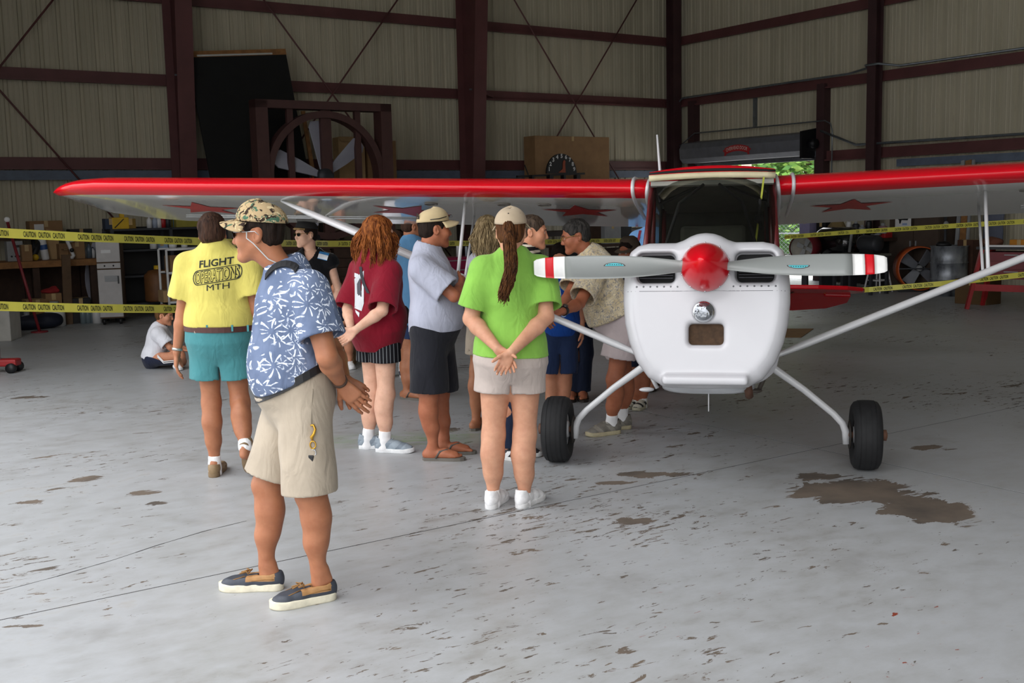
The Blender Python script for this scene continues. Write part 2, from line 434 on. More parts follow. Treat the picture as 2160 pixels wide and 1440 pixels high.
# ================================================================ the hangar
PANW = 0.9144
def m_floor():
    N = NT('worn_grey_floor_paint'); p = N.coord('World')
    # along the joint direction u (stretch the chips that way)
    q = N.mapping(p, (1, 1, 1), (0, 0, -(math.pi / 2 - _ua)))
    base = N.noise(p, 0.55, 5, 0.6).outputs['Fac']; fine = N.noise(N.mapping(q, (1, 1.7, 1)), 5, 6, 0.68).outputs['Fac']
    paint = N.ramp(N.math('ADD', N.math('MULTIPLY', base, 0.5), N.math('MULTIPLY', fine, 0.5)),
                   [(0.32, '#8f8e8b'), (0.45, '#a4a6a7'), (0.57, '#adb0b3'), (0.72, '#a39f98')])
    bare = N.ramp(N.noise(p, 3, 5).outputs['Fac'], [(0.3, '#4e4741'), (0.7, '#76695c')])
    # chips: many small elongated flakes, denser in some areas
    dens = N.noise(N.mapping(p, loc=(3.1, 1.7, 0)), 0.42, 3, 0.55).outputs['Fac']
    c1 = N.noise(N.mapping(q, (1.0, 2.8, 1)), 4.4, 7, 0.70, 0.5).outputs['Fac']
    c2 = N.noise(N.mapping(q, (1.0, 3.0, 1), (0, 0, 0.45)), 9.0, 5, 0.66, 0.5).outputs['Fac']
    thr = N.math('MULTIPLY_ADD', dens, -0.40, 0.835)
    k1 = N.math('MULTIPLY', N.math('SUBTRACT', c1, thr), 60.0, clamp=True)
    k2 = N.math('MULTIPLY', N.math('SUBTRACT', c2, N.math('ADD', thr, 0.018)), 45.0, clamp=True)
    chips = N.math('MAXIMUM', k1, k2)
    # large bare patches with ragged edges
    rag = N.noise(N.mapping(q, (1, 2.2, 1)), 4.2, 6, 0.66, 0.6).outputs['Fac']
    for (x, y, rx, ry, w) in PATCHES:
        g = N.mapping(p, loc=(-x, -y, 0)); g = N.mapping(g, (1 / rx, 1 / ry, 0), (0, 0, 0))
        d = N.vmath('LENGTH', g).outputs['Value']
        e = N.math('SUBTRACT', N.math('MULTIPLY_ADD', rag, 1.5, w - 0.75), d)
        chips = N.math('MAXIMUM', chips, N.math('MULTIPLY', e, 26.0, clamp=True))
    col = N.mix(chips, paint, bare)
    # red-brown specks and a green paint trace
    red = N.noise(N.mapping(q, (1, 2.6, 1), loc=(9, 4, 0)), 8.5, 4, 0.6, 0.4).outputs['Fac']
    rz = N.vmath('LENGTH', N.mapping(N.mapping(p, loc=(-1.35, -4.1, 0)), (1 / 0.9, 1 / 0.7, 0))).outputs['Value']
    rm = N.math('MULTIPLY', N.math('MULTIPLY', N.math('SUBTRACT', red, 0.69), 40.0, clamp=True), N.math('SUBTRACT', 1.4, rz, clamp=True))
    col = N.mix(rm, col, '#8a3f2c')
    gz = N.vmath('LENGTH', N.mapping(N.mapping(p, loc=(0.75, -7.9, 0)), (1 / 1.0, 1 / 0.35, 0))).outputs['Value']
    gn = N.noise(N.mapping(p, (1, 4, 1)), 4, 4, 0.6).outputs['Fac']
    gm = N.math('MULTIPLY', N.math('SUBTRACT', 1.0, gz, clamp=True), N.math('MULTIPLY', N.math('SUBTRACT', gn, 0.40), 5.0, clamp=True), clamp=True)
    col = N.mix(N.math('MULTIPLY', gm, 0.75), col, '#7fa05f')
    # dust smudges
    sm = N.noise(N.mapping(p, (1, 1, 1), loc=(20, 3, 0)), 1.6, 5, 0.62).outputs['Fac']
    col = N.mix(N.math('MULTIPLY', N.math('SUBTRACT', sm, 0.58, clamp=True), 2.2, clamp=True), col, '#6f6a63')
    N.color(col)
    rr = N.math('MULTIPLY_ADD', chips, 0.34, 0.30); rr = N.math('MULTIPLY_ADD', fine, 0.22, rr)
    N.set(rough=rr, spec=0.5)
    h = N.math('SUBTRACT', N.math('MULTIPLY', fine, 0.15), chips)
    N.bump(h, 0.25, 0.004)
    return N.m
def _pt(x, y, rx, ry, w):
    g = gp(x, y); return (g[0], g[1], rx, ry, w)
PATCHES = [_pt(1800, 1035, 0.52, 0.40, 0.72), _pt(1960, 1075, 0.34, 0.40, 0.72), _pt(1720, 1005, 0.26, 0.2, 0.5), _pt(1370, 1000, 0.55, 0.16, 0.45), _pt(1290, 1018, 0.3, 0.1, 0.4),
           _pt(1340, 1100, 0.3, 0.16, 0.34), _pt(1960, 945, 0.42, 0.18, 0.38), _pt(60, 838, 0.55, 0.28, 0.25), _pt(120, 1030, 0.62, 0.45, 0.05),
           _pt(300, 1040, 0.45, 0.3, 0.14), _pt(60, 1320, 0.28, 0.07, 0.25), _pt(80, 1180, 0.4, 0.2, 0.02), _pt(270, 1197, 0.12, 0.1, 0.1), _pt(950, 905, 0.5, 0.25, 0.10), _pt(180, 1010, .5, .3, .2), _pt(60, 1060, .45, .3, .15), _pt(330, 1060, .3, .2, .2)]
M_FLOOR = m_floor()
M_JOINT = mat('joint_dirt', '#2b2724', 0.9, var=0.3, scale=20)
M_STEEL = mat('red_oxide_steel', '#5a3434', 0.55, var=0.18, scale=2.5, bump=0.05)
M_STEEL2 = mat('dark_primer_steel', '#3c2426', 0.6, var=0.2, scale=2.5)
M_GALV = mat('galvanised_metal', '#7d8388', 0.4, 0.7, var=0.2, scale=8)
M_BLUEG = mat('blue_grey_strip', '#5b6677', 0.6, var=0.15)

def m_panel():
    N = NT('cream_metal_panel'); p = N.coord('World')
    st = N.noise(N.mapping(p, (3.0, 3.0, 0.12)), 2.2, 4, 0.6).outputs['Fac']; cl = N.noise(p, 0.5, 3).outputs['Fac']
    c = N.ramp(N.math('ADD', N.math('MULTIPLY', st, 0.6), N.math('MULTIPLY', cl, 0.4)), [(0.3, '#a29c87'), (0.55, '#b2ab96'), (0.75, '#bdb49c')])
    N.color(c); N.set(rough=0.5, metal=0.0, spec=0.35); return N.m
M_PANEL = m_panel()

# floor slabs: joints follow the walls
floor = thing('floor', None, None, (0, 0, 0), kind='structure')
SL = 6.1; jx = gp(1722, 946)[:2] - CORNER; js, jt = -(jx @ U), jx @ VD       # a crossing of two joints
RZ = math.pi / 2 - _ua
s0 = js - math.ceil(js / SL) * SL; t0 = jt - math.ceil(jt / SL) * SL
def clampi(a, b, lo, hi): return max(a, lo), min(b, hi)
b = MB()
b.box((0, 0, -0.0513), (24.6, 38.6, 0.1)); ob = b.build('slab_bed', M_JOINT, floor, loc=hang(12.1, 19.1), rot=(0, 0, RZ))
si = s0
while si < 24.4:
    ti = t0
    while ti < 38.4:
        a0, a1 = clampi(si, si + SL, -0.2, 24.4); c0, c1 = clampi(ti, ti + SL, -0.2, 38.4)
        if a1 - a0 > 0.05 and c1 - c0 > 0.05:
            m_ = MB(); g = 0.010
            m_.box((0, 0, -0.05), (a1 - a0 - g, c1 - c0 - g, 0.1))
            m_.build('slab', M_FLOOR, floor, loc=hang((a0 + a1) / 2, (c0 + c1) / 2), rot=(0, 0, RZ))
        ti += SL
    si += SL
# one saw-cut crack running beside the main joint
ck = MB(); pts = [gp(*q, z=0.0008) for q in ((0, 1247), (120, 1215), (240, 1180), (330, 1150), (430, 1120), (520, 1098))]
rnd = random.Random(4)
for a, c in zip(pts[:-1], pts[1:]):
    n = 6
    for i in range(n):
        p = a + (c - a) * i / n; q = a + (c - a) * (i + 1) / n
        d = unit(q - p); nn = np.array([-d[1], d[0], 0]); w = rnd.uniform(0.0012, 0.004)
        ck.add([p - nn * w, q - nn * w, q + nn * w, p + nn * w], [(0, 1, 2, 3)])
ck.build('floor_crack', M_JOINT, floor)

def rib_panel(height, z0=0.0, width=PANW, name='panel'):
    """one ribbed sheet, 3 ribs standing outward; x along wall, y into the room"""
    pr = []; pitch = width / 3
    for k in range(3):
        x = k * pitch
        pr += [(x, 0.0), (x + 0.02, -0.032), (x + 0.065, -0.032), (x + 0.085, 0.0), (x + 0.135, 0), (x + 0.142, 0.006), (x + 0.157, 0.006), (x + 0.164, 0), (x + 0.215, 0), (x + 0.222, 0.006), (x + 0.237, 0.006), (x + 0.244, 0)]
    pr += [(width, 0)]
    n = len(pr); V = [(x, y, z0) for x, y in pr] + [(x, y, z0 + height) for x, y in pr]
    F = [(i, i + 1, n + i + 1, n + i) for i in range(n - 1)]
    me = mesh(name, V, F, M_PANEL); return me

def wall(name, org, ang, length, column_s, girts, skip=None, parts=True):
    """a framed wall; local x runs along the wall, local y points into the room"""
    w = thing(name, None, None, org, ang, kind='structure')
    return w
# back wall: local x = +U direction reversed so that panels start at the corner
GIRTZ = (2.60, 4.08, 5.52, 6.95)
ang_b = math.atan2(-U[1], -U[0]); wb = thing('wall_back', None, None, hang(0, 0), ang_b, kind='structure')
# with this rotation local +y = rotate(-U) by 90 deg -> check sign against VD
ly = np.array([math.cos(ang_b + math.pi / 2), math.sin(ang_b + math.pi / 2)]); SB = 1.0 if ly @ VD > 0 else -1.0
pm = rib_panel(EAVE)
if SB < 0: pm.transform(Matrix.Scale(-1, 4, (0, 1, 0))); pm.flip_normals()
for i in range(20): obj('panel', pm, wb, loc=(i * PANW, 0, 0))
def zgirt(length):
    m = MB(); m.box((length / 2, 0.10 * SB, 0), (length, 0.008, 0.20)); m.box((length / 2, 0.045 * SB, 0.1), (length, 0.11, 0.008)); m.box((length / 2, 0.135 * SB, -0.1), (length, 0.07, 0.008)); m.box((length / 2, 0.168 * SB, -0.085), (length, 0.006, 0.03))
    return m.mesh('girt', M_STEEL)
gb = zgirt(18.6)
for z in GIRTZ: obj('girt', gb, wb, loc=(0, 0, z))
m = MB(); m.box((9.3, 0.14 * SB, 2.40), (18.5, 0.03, 0.16)); m.build('blue_grey_band', M_BLUEG, wb)  # blue-grey band just below the lowest girt
def column(h, d0, d1, fw, y0=0.2, S=1.0, mt=None):
    """tapered I column: flange toward the room"""
    m = MB(); t = 0.014
    def quadbox(ya0, ya1, yb0, yb1, hx):     # bottom y range, top y range
        V = [(-hx, ya0, 0), (hx, ya0, 0), (hx, ya1, 0), (-hx, ya1, 0), (-hx, yb0, h), (hx, yb0, h), (hx, yb1, h), (-hx, yb1, h)]
        V = [(x, y * S, z) for x, y, z in V]
        m.add(V, [(0, 3, 2, 1), (4, 5, 6, 7), (0, 1, 5, 4), (1, 2, 6, 5), (2, 3, 7, 6), (3, 0, 4, 7)])
    quadbox(y0, y0 + t, y0, y0 + t, fw / 2); quadbox(y0 + d0 - t, y0 + d0, y0 + d1 - t, y0 + d1, fw / 2); quadbox(y0 + t, y0 + d0 - t, y0 + t, y0 + d1 - t, 0.005)
    m.box((0, (y0 + d0 / 2) * S, 0.012), (fw + 0.08, d0 + 0.06, 0.024))
    return m.mesh('column', mt or M_STEEL)
cm = column(EAVE, 0.34, 0.95, 0.30, S=SB)
for s in (6.1, 12.2, 18.3): obj('column', cm, wb, loc=(s, 0, 0))
obj('column', column(EAVE, 0.25, 0.25, 0.25, S=SB, mt=M_STEEL2), wb, loc=(0.28, 0, 0))
for s in (0.0, 6.1, 12.2):
    for (za, zb) in ((0.15, 7.75), (7.75, 0.15)):
        m = MB(); m.tube([(s + (0.35 if s == 0 else 0.05), 0.26 * SB, za), (s + 6.05, (0.26 if zb > za else 0.285) * SB, zb)], 0.017, 8); m.build('brace_rod', M_STEEL, wb)
# short flange braces from the second girt to each column
for s in (6.1, 12.2, 18.3):
    m = MB(); m.bar((s - 0.75, 0.15 * SB, 4.05), (s - 0.06, 0.62 * SB, 4.12), 0.05, 0.05); m.box((s + 0.10, 0.63 * SB, 4.12), (0.05, 0.03, 0.03), m=1); m.build('flange_brace', [M_STEEL, M_GALV], wb)

# right wall
ang_r = math.atan2(VD[1], VD[0]); wr = thing('wall_right', None, None, hang(0, 0), ang_r, kind='structure')
lyr = np.array([math.cos(ang_r + math.pi / 2), math.sin(ang_r + math.pi / 2)]); inward = -U; SR = 1.0 if lyr @ inward > 0 else -1.0
DOOR0, DOOR1, DOORT = PANW, PANW * 5, 2.72
pfull = rib_panel(EAVE); phead = rib_panel(EAVE - DOORT, DOORT, name='panel')
for q in (pfull, phead):
    if SR < 0: q.transform(Matrix.Scale(-1, 4, (0, 1, 0))); q.flip_normals()
for i in range(42): obj('panel', phead if 1 <= i <= 4 else pfull, wr, loc=(i * PANW, 0, 0))
SB, _keep = SR, SB
for z in GIRTZ[1:]: obj('girt', zgirt(38.4), wr, loc=(0, 0, z))
obj('girt', zgirt(38.4 - DOOR1 - 0.2), wr, loc=(DOOR1 + 0.2, 0, GIRTZ[0]))
SB = _keep
for t in (6.1, 12.2, 18.3, 24.4, 30.5, 36.6): obj('column', column(EAVE, 0.22, 0.22, 0.20, S=SR, mt=M_STEEL2), wr, loc=(t, 0, 0))
for t in (DOOR0 - 0.1, DOOR1 + 0.1):
    m = MB(); m.box((t, 0.10 * SR, 2.04), (0.20, 0.20, 4.08)); m.build('door_post', M_STEEL2, wr)
m = MB(); m.box((13.3, 0.11 * SR, 2.38), (13.6, 0.02, 0.14)); m.build('blue_grey_band', M_BLUEG, wr)  # same blue-grey band on the right wall
# conduits along the second girt and above the door
m = MB(); y = 0.21 * SR
m.tube([(0.35, y, 0.0), (0.35, y, 3.9), (0.40, y, 4.08), (0.55, y, 4.17), (5.4, y, 4.20), (5.85, y, 4.26), (6.0, 0.47 * SR, 4.28), (6.3, 0.47 * SR, 4.28), (6.6, y, 4.22), (19.9, y, 4.22)], 0.022, 8); m.build('conduit', M_GALV, wr)
m = MB(); m.tube([(0.16, y, 0), (0.16, y, 5.1)], 0.018, 8); m.build('conduit', M_GALV, wr)
m = MB(); m.tube([(0.35, y, 3.0), (0.95, y, 3.32), (4.8, y, 3.32), (4.95, y, 3.25), (5.0, y, 3.1), (5.0, y, 2.2)], 0.014, 8); m.build('conduit', M_GALV, wr)
m = MB(); m.tube([(4.7, y, 3.12), (5.6, y, 2.78), (12, y, 2.74), (19.9, y, 2.72)], 0.025, 8); m.build('conduit', M_GALV, wr)
m = MB(); m.box((2.7, 0.03 * SR, 3.72), (0.09, 0.05, 0.75)); m.box((2.76, 0.05 * SR, 4.06), (0.2, 0.06, 0.05)); m.build('sensor_bracket', M_GALV, wr)

# coiling door hood over the right-hand opening
d1 = thing('door_1', None, None, hang(0, 0), ang_r, kind='structure')
M_HOOD = mat('grey_steel_hood', '#6f7178', 0.5, 0.2, var=0.12)
prof = [(0.06, 2.62), (0.40, 2.62), (0.50, 2.72), (0.52, 2.95), (0.44, 3.08), (0.06, 3.14)]
m = MB(); T = lambda v: np.array([v[0], v[1] * SR, v[2]])
m.prism(prof, DOOR0 - 0.16, DOOR1 - 0.12, 'yz', T=T); m.build('hood', M_HOOD, d1, bevel=0.01)
m = MB(); m.box(((DOOR0 + DOOR1) / 2, 0.14 * SR, 2.57), (DOOR1 - DOOR0, 0.06, 0.09)); m.box(((DOOR0 + DOOR1) / 2, 0.14 * SR, 2.66), (DOOR1 - DOOR0, 0.03, 0.10)); m.build('bottom_bar', M_GALV, d1)
m = MB(); m.prism([(0.04, 2.56), (0.56, 2.56), (0.56, 3.12), (0.04, 3.2)], DOOR1 - 0.12, DOOR1 - 0.06, 'yz', T=T); m.lathe([(0.0, 0), (0.10, 0), (0.10, 0.16), (0.0, 0.16)], (DOOR1 - 0.05, 0.33 * SR, 2.86), 16, 'x'); m.build('end_bracket', mat('black_iron', '#1d1d20', 0.5, 0.4), d1)
for t in (DOOR0 + 0.03, DOOR1 - 0.03):
    m = MB(); m.box((t, 0.12 * SR, 1.3), (0.08, 0.10, 2.6)); m.build('guide_rail', M_STEEL2, d1)
# arched red ribbon sign on the hood
M_RED = mat('sign_red', '#b02a2e', 0.5); M_SIGNW = mat('sign_cream', '#d9b7b0', 0.5)
Rr = 1.05; cx_, cz_ = (DOOR0 + DOOR1) / 2 - 0.12, 2.90 - Rr; hw = 0.36 / Rr
V = []; F = []; n = 18
for i in range(n + 1):
    a = -hw + 2 * hw * i / n
    for r in (Rr - 0.085, Rr + 0.055): V.append((cx_ + r * math.sin(a), 0.528 * SR, cz_ + r * math.cos(a)))
for i in range(n): F.append((2 * i, 2 * i + 1, 2 * i + 3, 2 * i + 2))
k = len(V)
for sg, i in ((-1, 0), (1, n)):
    a = -hw + 2 * hw * i / n
    for da, r in ((0, Rr - 0.11), (0, Rr + 0.03), (sg * 0.07, Rr + 0.035), (sg * 0.035, Rr - 0.03), (sg * 0.07, Rr - 0.10)): V.append((cx_ + r * math.sin(a + da), 0.526 * SR, cz_ + r * math.cos(a + da)))
F += [(k, k + 1, k + 2, k + 3), (k, k + 3, k + 4), (k + 5, k + 6, k + 7, k + 8), (k + 5, k + 8, k + 9)]
sg_ = obj('door_sign', mesh('door_sign', V, F, M_RED), d1)
tv, tf = text_mesh('OVERHEAD DOOR', 0.105, offset=0.002)
tv = tv * np.array([0.66 / (tv[:, 0].max() - tv[:, 0].min()), 1, 1])
xs = tv[:, 0] / Rr * (1 if True else -1); rr_ = Rr - 0.012 + tv[:, 1]
# reading direction seen from inside the room: left end is nearer the corner
V = np.stack([cx_ + rr_ * np.sin(xs), np.full(len(tv), 0.5315 * SR), cz_ + rr_ * np.cos(xs)], 1)
obj('sign_lettering', mesh('sign_lettering', V, tf, M_SIGNW), sg_)

# ceiling, front lintel, left wall (outside the view, they close the hall to the sky)
c = MB(); c.box((0, 0, EAVE + 0.1), (HANGAR_L + .4, HANGAR_D + 0.4, 0.1)); tag(c.build('ceiling', mat('roof_insulation', '#8d8c86', 0.9), None, loc=hang(HANGAR_L / 2, HANGAR_D / 2), rot=(0, 0, RZ)), kind='structure')
c = MB(); c.box((0, 0, EAVE / 2), (HANGAR_L, 0.1, EAVE)); tag(c.build('wall_front', M_PANEL, None, loc=hang(HANGAR_L / 2, HANGAR_D + .05), rot=(0, 0, RZ)), kind='structure')
c = MB(); c.box((0, 0, (DOORH + EAVE) / 2), (0.12, HANGAR_D, EAVE - DOORH)); tag(c.build('wall_left', M_PANEL, None, loc=hang(HANGAR_L, HANGAR_D / 2), rot=(0, 0, RZ)), kind='structure')

c = MB(); c.box((0, 0, DOORH / 2), (0.1, 8.5, DOORH)); tag(c.build('added_shade_leaf', M_PANEL, None, loc=hang(HANGAR_L - .15, 4.25), rot=(0, 0, RZ)), kind='structure')  # unseen closed leaf, added to cut the light on the left side
# outside: apron ground, lawn, fence, building and trees seen through the door
M_APRON = mat('sunlit_concrete', '#c9c8c2', 0.85, var=0.1, scale=0.8, bump=0.2, bscale=30, coord='World')
g = MB(); g.box((0, 0, -0.3), (160, 160, 0.2)); tag(g.build('ground', M_APRON, None, loc=(0, 10, 0)), kind='structure')
# ================================================================ the aeroplane
GC = np.array([1.246, 6.90, 0.0]); XL = np.array([0.979, -0.203, 0]); YL = np.array([0.203, 0.979, 0]); ZL = np.array([0, 0, 1.0])
HUB = GC + XL * 0.018 - YL * 1.18 + ZL * 1.352; _pt_ = math.radians(11.0); _pc, _ps = math.cos(_pt_), math.sin(_pt_)
RB = np.stack([XL, YL * _pc - ZL * _ps, YL * _ps + ZL * _pc], 1)         # body axes: x to the right of the picture, y aft, z up
def B(p): return (np.asarray(p, float) @ RB.T) + HUB
def G_(p): p = np.asarray(p, float); return GC + XL * p[..., 0:1] + YL * p[..., 1:2] + ZL * p[..., 2:3] if p.ndim > 1 else GC + XL * p[0] + YL * p[1] + ZL * p[2]
plane = thing('aircraft', 'white and red high-wing light aircraft parked nose-on in the hangar', 'airplane', GC)
M_WHITE = mat('white_aircraft_paint', '#c4c4c8', 0.28, var=0.03, scale=2, coat=0.4)
M_REDP = mat('red_aircraft_paint', '#cc0519', 0.2, var=0.05, scale=1.5, coat=0.25, spec=.3)
M_REDT = mat('red_trim_paint', '#a3121d', 0.3, var=0.06, coat=0.3)
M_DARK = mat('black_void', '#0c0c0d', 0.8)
M_UNDER = mat('white_fabric_underside', '#d8d6d0', 0.12, var=0.04, scale=1.2, coat=1.0)
M_RUB = mat('black_rubber', '#17181a', 0.75, var=0.2, scale=30, bump=0.1)
M_CHROME = mat('polished_metal', '#c9ccd0', 0.12, 1.0, var=0.04)
M_BLADE = mat('grey_blade_paint', '#8c908e', 0.38, var=0.04, scale=5, coat=0.2)
M_TUBE = mat('white_tube_paint', '#cfd0d2', 0.3, var=0.04, coat=0.4)
def bobj(name, V, F, m, parent=None, smooth=True, midx=None):
    return obj(name, mesh(name, B(np.asarray(V, float)), F, m, smooth, midx), parent or plane, world=True)
def bbuild(mb, name, m, parent=None, bevel=0.0, T=B):
    mb.V = [tuple(T(np.array(v))) for v in mb.V]; return mb.build(name, m, parent or plane, bevel=bevel, world=True)
def sdf2poly(P2, poly):
    a = np.array(poly); b = np.roll(a, -1, 0); d = np.full(len(P2), 1e9); s = np.ones(len(P2))
    for p, q in zip(a, b):
        e = q - p; w = P2 - p; t = np.clip(w @ e / (e @ e), 0, 1); r = w - t[:, None] * e; d = np.minimum(d, (r ** 2).sum(1))
        c1 = P2[:, 1] >= p[1]; c2 = P2[:, 1] < q[1]; c3 = e[0] * w[:, 1] > e[1] * w[:, 0]
        fl = (c1 & c2 & c3) | (~c1 & ~c2 & ~c3); s[fl] *= -1
    return s * np.sqrt(d)
half = [(0, .182), (.04, .178), (.075, .165), (.11, .145), (.155, .130), (.22, .130), (.30, .130), (.355, .118), (.39, .09), (.408, .04), (.418, -.02), (.424, -.10), (.424, -.18), (.413, -.29),
        (.390, -.39), (.350, -.49), (.29, -.57), (.22, -.608), (0, -.62)]
cowl_poly = half + [(-x, z) for x, z in half[-2:0:-1]]
Y0, Y1 = 0.085, 0.80
def cowl_f(P):
    d2 = sdf2poly(P[:, [0, 2]], cowl_poly); r = 0.085
    d2 = d2 + 0.02 * np.clip((P[:, 1] - 0.6) / 0.3, -1, 0)
    w0 = d2 + r; w1 = np.abs(P[:, 1] - (Y0 + Y1) / 2) - (Y1 - Y0) / 2 + r
    return np.sqrt(np.maximum(w0, 0) ** 2 + np.maximum(w1, 0) ** 2) + np.minimum(np.maximum(w0, w1), 0) - r
S = SDF(); S.func(cowl_f, (-.45, Y0, -.65), (.45, Y1, .2), 0.01)
S.ell((0, 0.12, 0), (.165, .07, .165), None, 0.05)
S.box((0, .135, -.598), (.225, .085, .026), r=0.02, k=0.03)
for sx in (-1, 1): S.box((sx * .262, .05, .006), (.105, .12, .082), r=0.035, k=0.03, mode='s')
S.box((0.005, .04, -.352), (.092, .12, .056), r=0.022, k=0.035, mode='s')
S.ell((-.008, .062, -.235), (.066, .04, .066), None, 0.02, 's')
S.box((0, .88, -.2), (.6, .1, .6), r=0.0, k=0.005, mode='s')
V, F = S.mesh(0.0085)
cowl = bobj('cowling', V, F, M_WHITE)
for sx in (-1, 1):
    m = MB(); m.box((sx * .262, .165, 0), (.235, .02, .19)); q = bbuild(m, 'inlet_shade_sheet', M_DARK, cowl)  # black sheet filling the inlet, painted shade of the white recess
    m = MB()
    for i in range(7): m.box((sx * .265, .145, -.045 + i * 0.015), (.18, .02, .004))
    bbuild(m, 'cylinder_fins', mat('engine_fins', '#4b4b50', 0.5, 0.6), cowl)
m = MB(); m.box((.005, .135, -.352), (.19, .012, .12)); bbuild(m, 'air_filter', mat('brown_filter', '#43301f', 0.9, var=0.3, scale=40), cowl)
m = MB(); m.lathe([(0.0, .052), (.02, .054), (.04, .06), (.048, .068), (.05, .072), (.056, .070), (.058, .078)], (-.008, 0, -.235), 28, 'y'); bbuild(m, 'landing_light', M_CHROME, cowl)
m = MB(); m.lathe([(0.0, .044), (.03, .047), (.047, .058)], (-.008, 0, -.235), 24, 'y')
def m_lens():
    N = NT('light_lens'); N.color('#8d9196'); N.set(rough=0.05, metal=0.85)
    N.bump(N.noise(N.coord(), 45, 1).outputs['Fac'], 0.6, 0.01); return N.m
bbuild(m, 'lens', m_lens(), cowl)
# seam and rivets across the lower cowl
def front_y(x, z):
    lo, hi = -0.02, 0.5
    P = np.array([[x, y, z] for y in np.linspace(lo, hi, 900)]); d = S.ev(P); i = np.argmax(d < 0); return P[i, 1]
for k in range(-11, 12):
    x = k * 0.0365
    if abs(x) < 0.12 or abs(x) > .40: continue
    m = MB(); m.ball((x, front_y(x, -.098) + .001, -.098), (.0058, .003, .0058), 8, 5); bbuild(m, 'rivet', mat('rivet_grey', '#6d6f72', 0.4, 0.6), cowl)
m = MB(); pts = [(x, front_y(x, -.122) + .0015, -.122) for x in np.linspace(-.415, .415, 40)]; m.tube(pts, 0.0022, 5); bbuild(m, 'cowl_seam', mat('seam_grey', '#55565a', 0.7), cowl)
for sx in (-1, 1):
    m = MB(); pts = [(sx * .4255, .35, -.25), (sx * .418, .34, -.30), (sx * .405, .36, -.36), (sx * .39, .40, -.42)]; m.tube(pts, 0.009, 6); bbuild(m, 'red_trim_line', M_REDT, cowl)

# spinner and propeller
m = MB(); m.lathe([(0.0, -.238), (.012, -.233), (.037, -.205), (.069, -.150), (.098, -.090), (.120, -.025), (.130, .03), (.130, .055)], (0, 0, 0), 40, 'y'); spin = bbuild(m, 'spinner', M_REDP)
for a in range(10):
    t = 2 * math.pi * (a + .5) / 10; m = MB(); m.ball((.1295 * math.cos(t), .028, .1295 * math.sin(t)), .005, 7, 5); bbuild(m, 'screw', M_CHROME, spin)
R_ = [.09, .14, .2, .3, .42, .55, .68, .80, .86, .90, .915]; CH = [.075, .080, .092, .110, .124, .129, .127, .117, .107, .092, .072]; PT = [48, 44, 38, 31, 26, 22, 19, 17, 16, 16, 16]; TH = [.045, .038, .030, .022, .017, .014, .012, .009, .008, .006, .004]
def blade_pt(r, u, side, off=0.0, sx=1):
    c = np.interp(r, R_, CH); p = math.radians(np.interp(r, R_, PT)); t = np.interp(r, R_, TH)
    yy = (-t * (1 - u * u) - off) if side < 0 else t * 0.15 * (1 - u * u)
    zc = u * c / 2
    # chord mostly vertical, twisted about the span
    return np.array([sx * r, yy * math.cos(p) + sx * zc * math.sin(p), zc * math.cos(p) - sx * yy * math.sin(p) * 0.3])
M_BW = mat('blade_tip_white', '#eeeeec', 0.35); M_BR = mat('blade_tip_red', '#d01522', 0.35)
def strip(rs, us, sx, off=0.0):
    V = []; nu = len(us)
    for r in rs:
        for u in us: V.append(blade_pt(r, u, -1, off, sx))
        for u in us[::-1]: V.append(blade_pt(r, u, 1, off, sx))
    n = 2 * nu; F = []
    for i in range(len(rs) - 1):
        for j in range(n): F.append((i * n + j, i * n + (j + 1) % n, (i + 1) * n + (j + 1) % n, (i + 1) * n + j))
    F.append(tuple(range(n))); F.append(tuple(range((len(rs) - 1) * n, len(rs) * n)))
    if sx < 0: F = [f[::-1] for f in F]
    return V, [f[::-1] for f in F]
us = list(np.linspace(-1, 1, 11)); M_TEAL = mat('decal_teal', '#4fb3bd', 0.4); M_INK = mat('decal_ink', '#20262a', 0.5)
for sx in (-1, 1):
    V, F = strip(list(np.linspace(.09, .745, 16)), us, sx); bl = bobj('propeller_blade', V, F, M_BLADE)
    for a, c_, mt, nm in ((.745, .806, M_BW, 'tip_band_white'), (.806, .852, M_BR, 'tip_band_red'), (.852, .915, M_BW, 'tip_white')):
        V, F = strip(list(np.linspace(a, c_, 5)), us, sx); bobj(nm, V, F, mt, bl)
    # small winged emblem
    r0 = .475; up = 1 if sx < 0 else -1
    def dec(poly, mt, nm, off):
        V = [blade_pt(r0 + sx * x, .10 * up + up * y, -1, off, sx) for x, y in poly]; bobj(nm, V, [tuple(range(len(V)))], mt, bl, False)
    arc = [(.052 * math.cos(t), .30 * math.sin(t)) for t in np.linspace(0, math.pi, 15)]
    dec([(x * 1.12, y * 1.1 - .02) for x, y in arc], M_INK, 'emblem_outline', .0012)
    dec([(x * 1.02, y * .92) for x, y in arc], M_BLADE, 'emblem_field', .0018)
    dec([(x * .95, y * .85) for x, y in arc], M_TEAL, 'emblem_wings', .0024)
    for i in range(7):
        x = -.036 + i * .012; dec([(x - .0025, .08), (x + .0025, .08), (x + .002, .16), (x - .002, .16)], M_INK, 'emblem_letter', .0030)

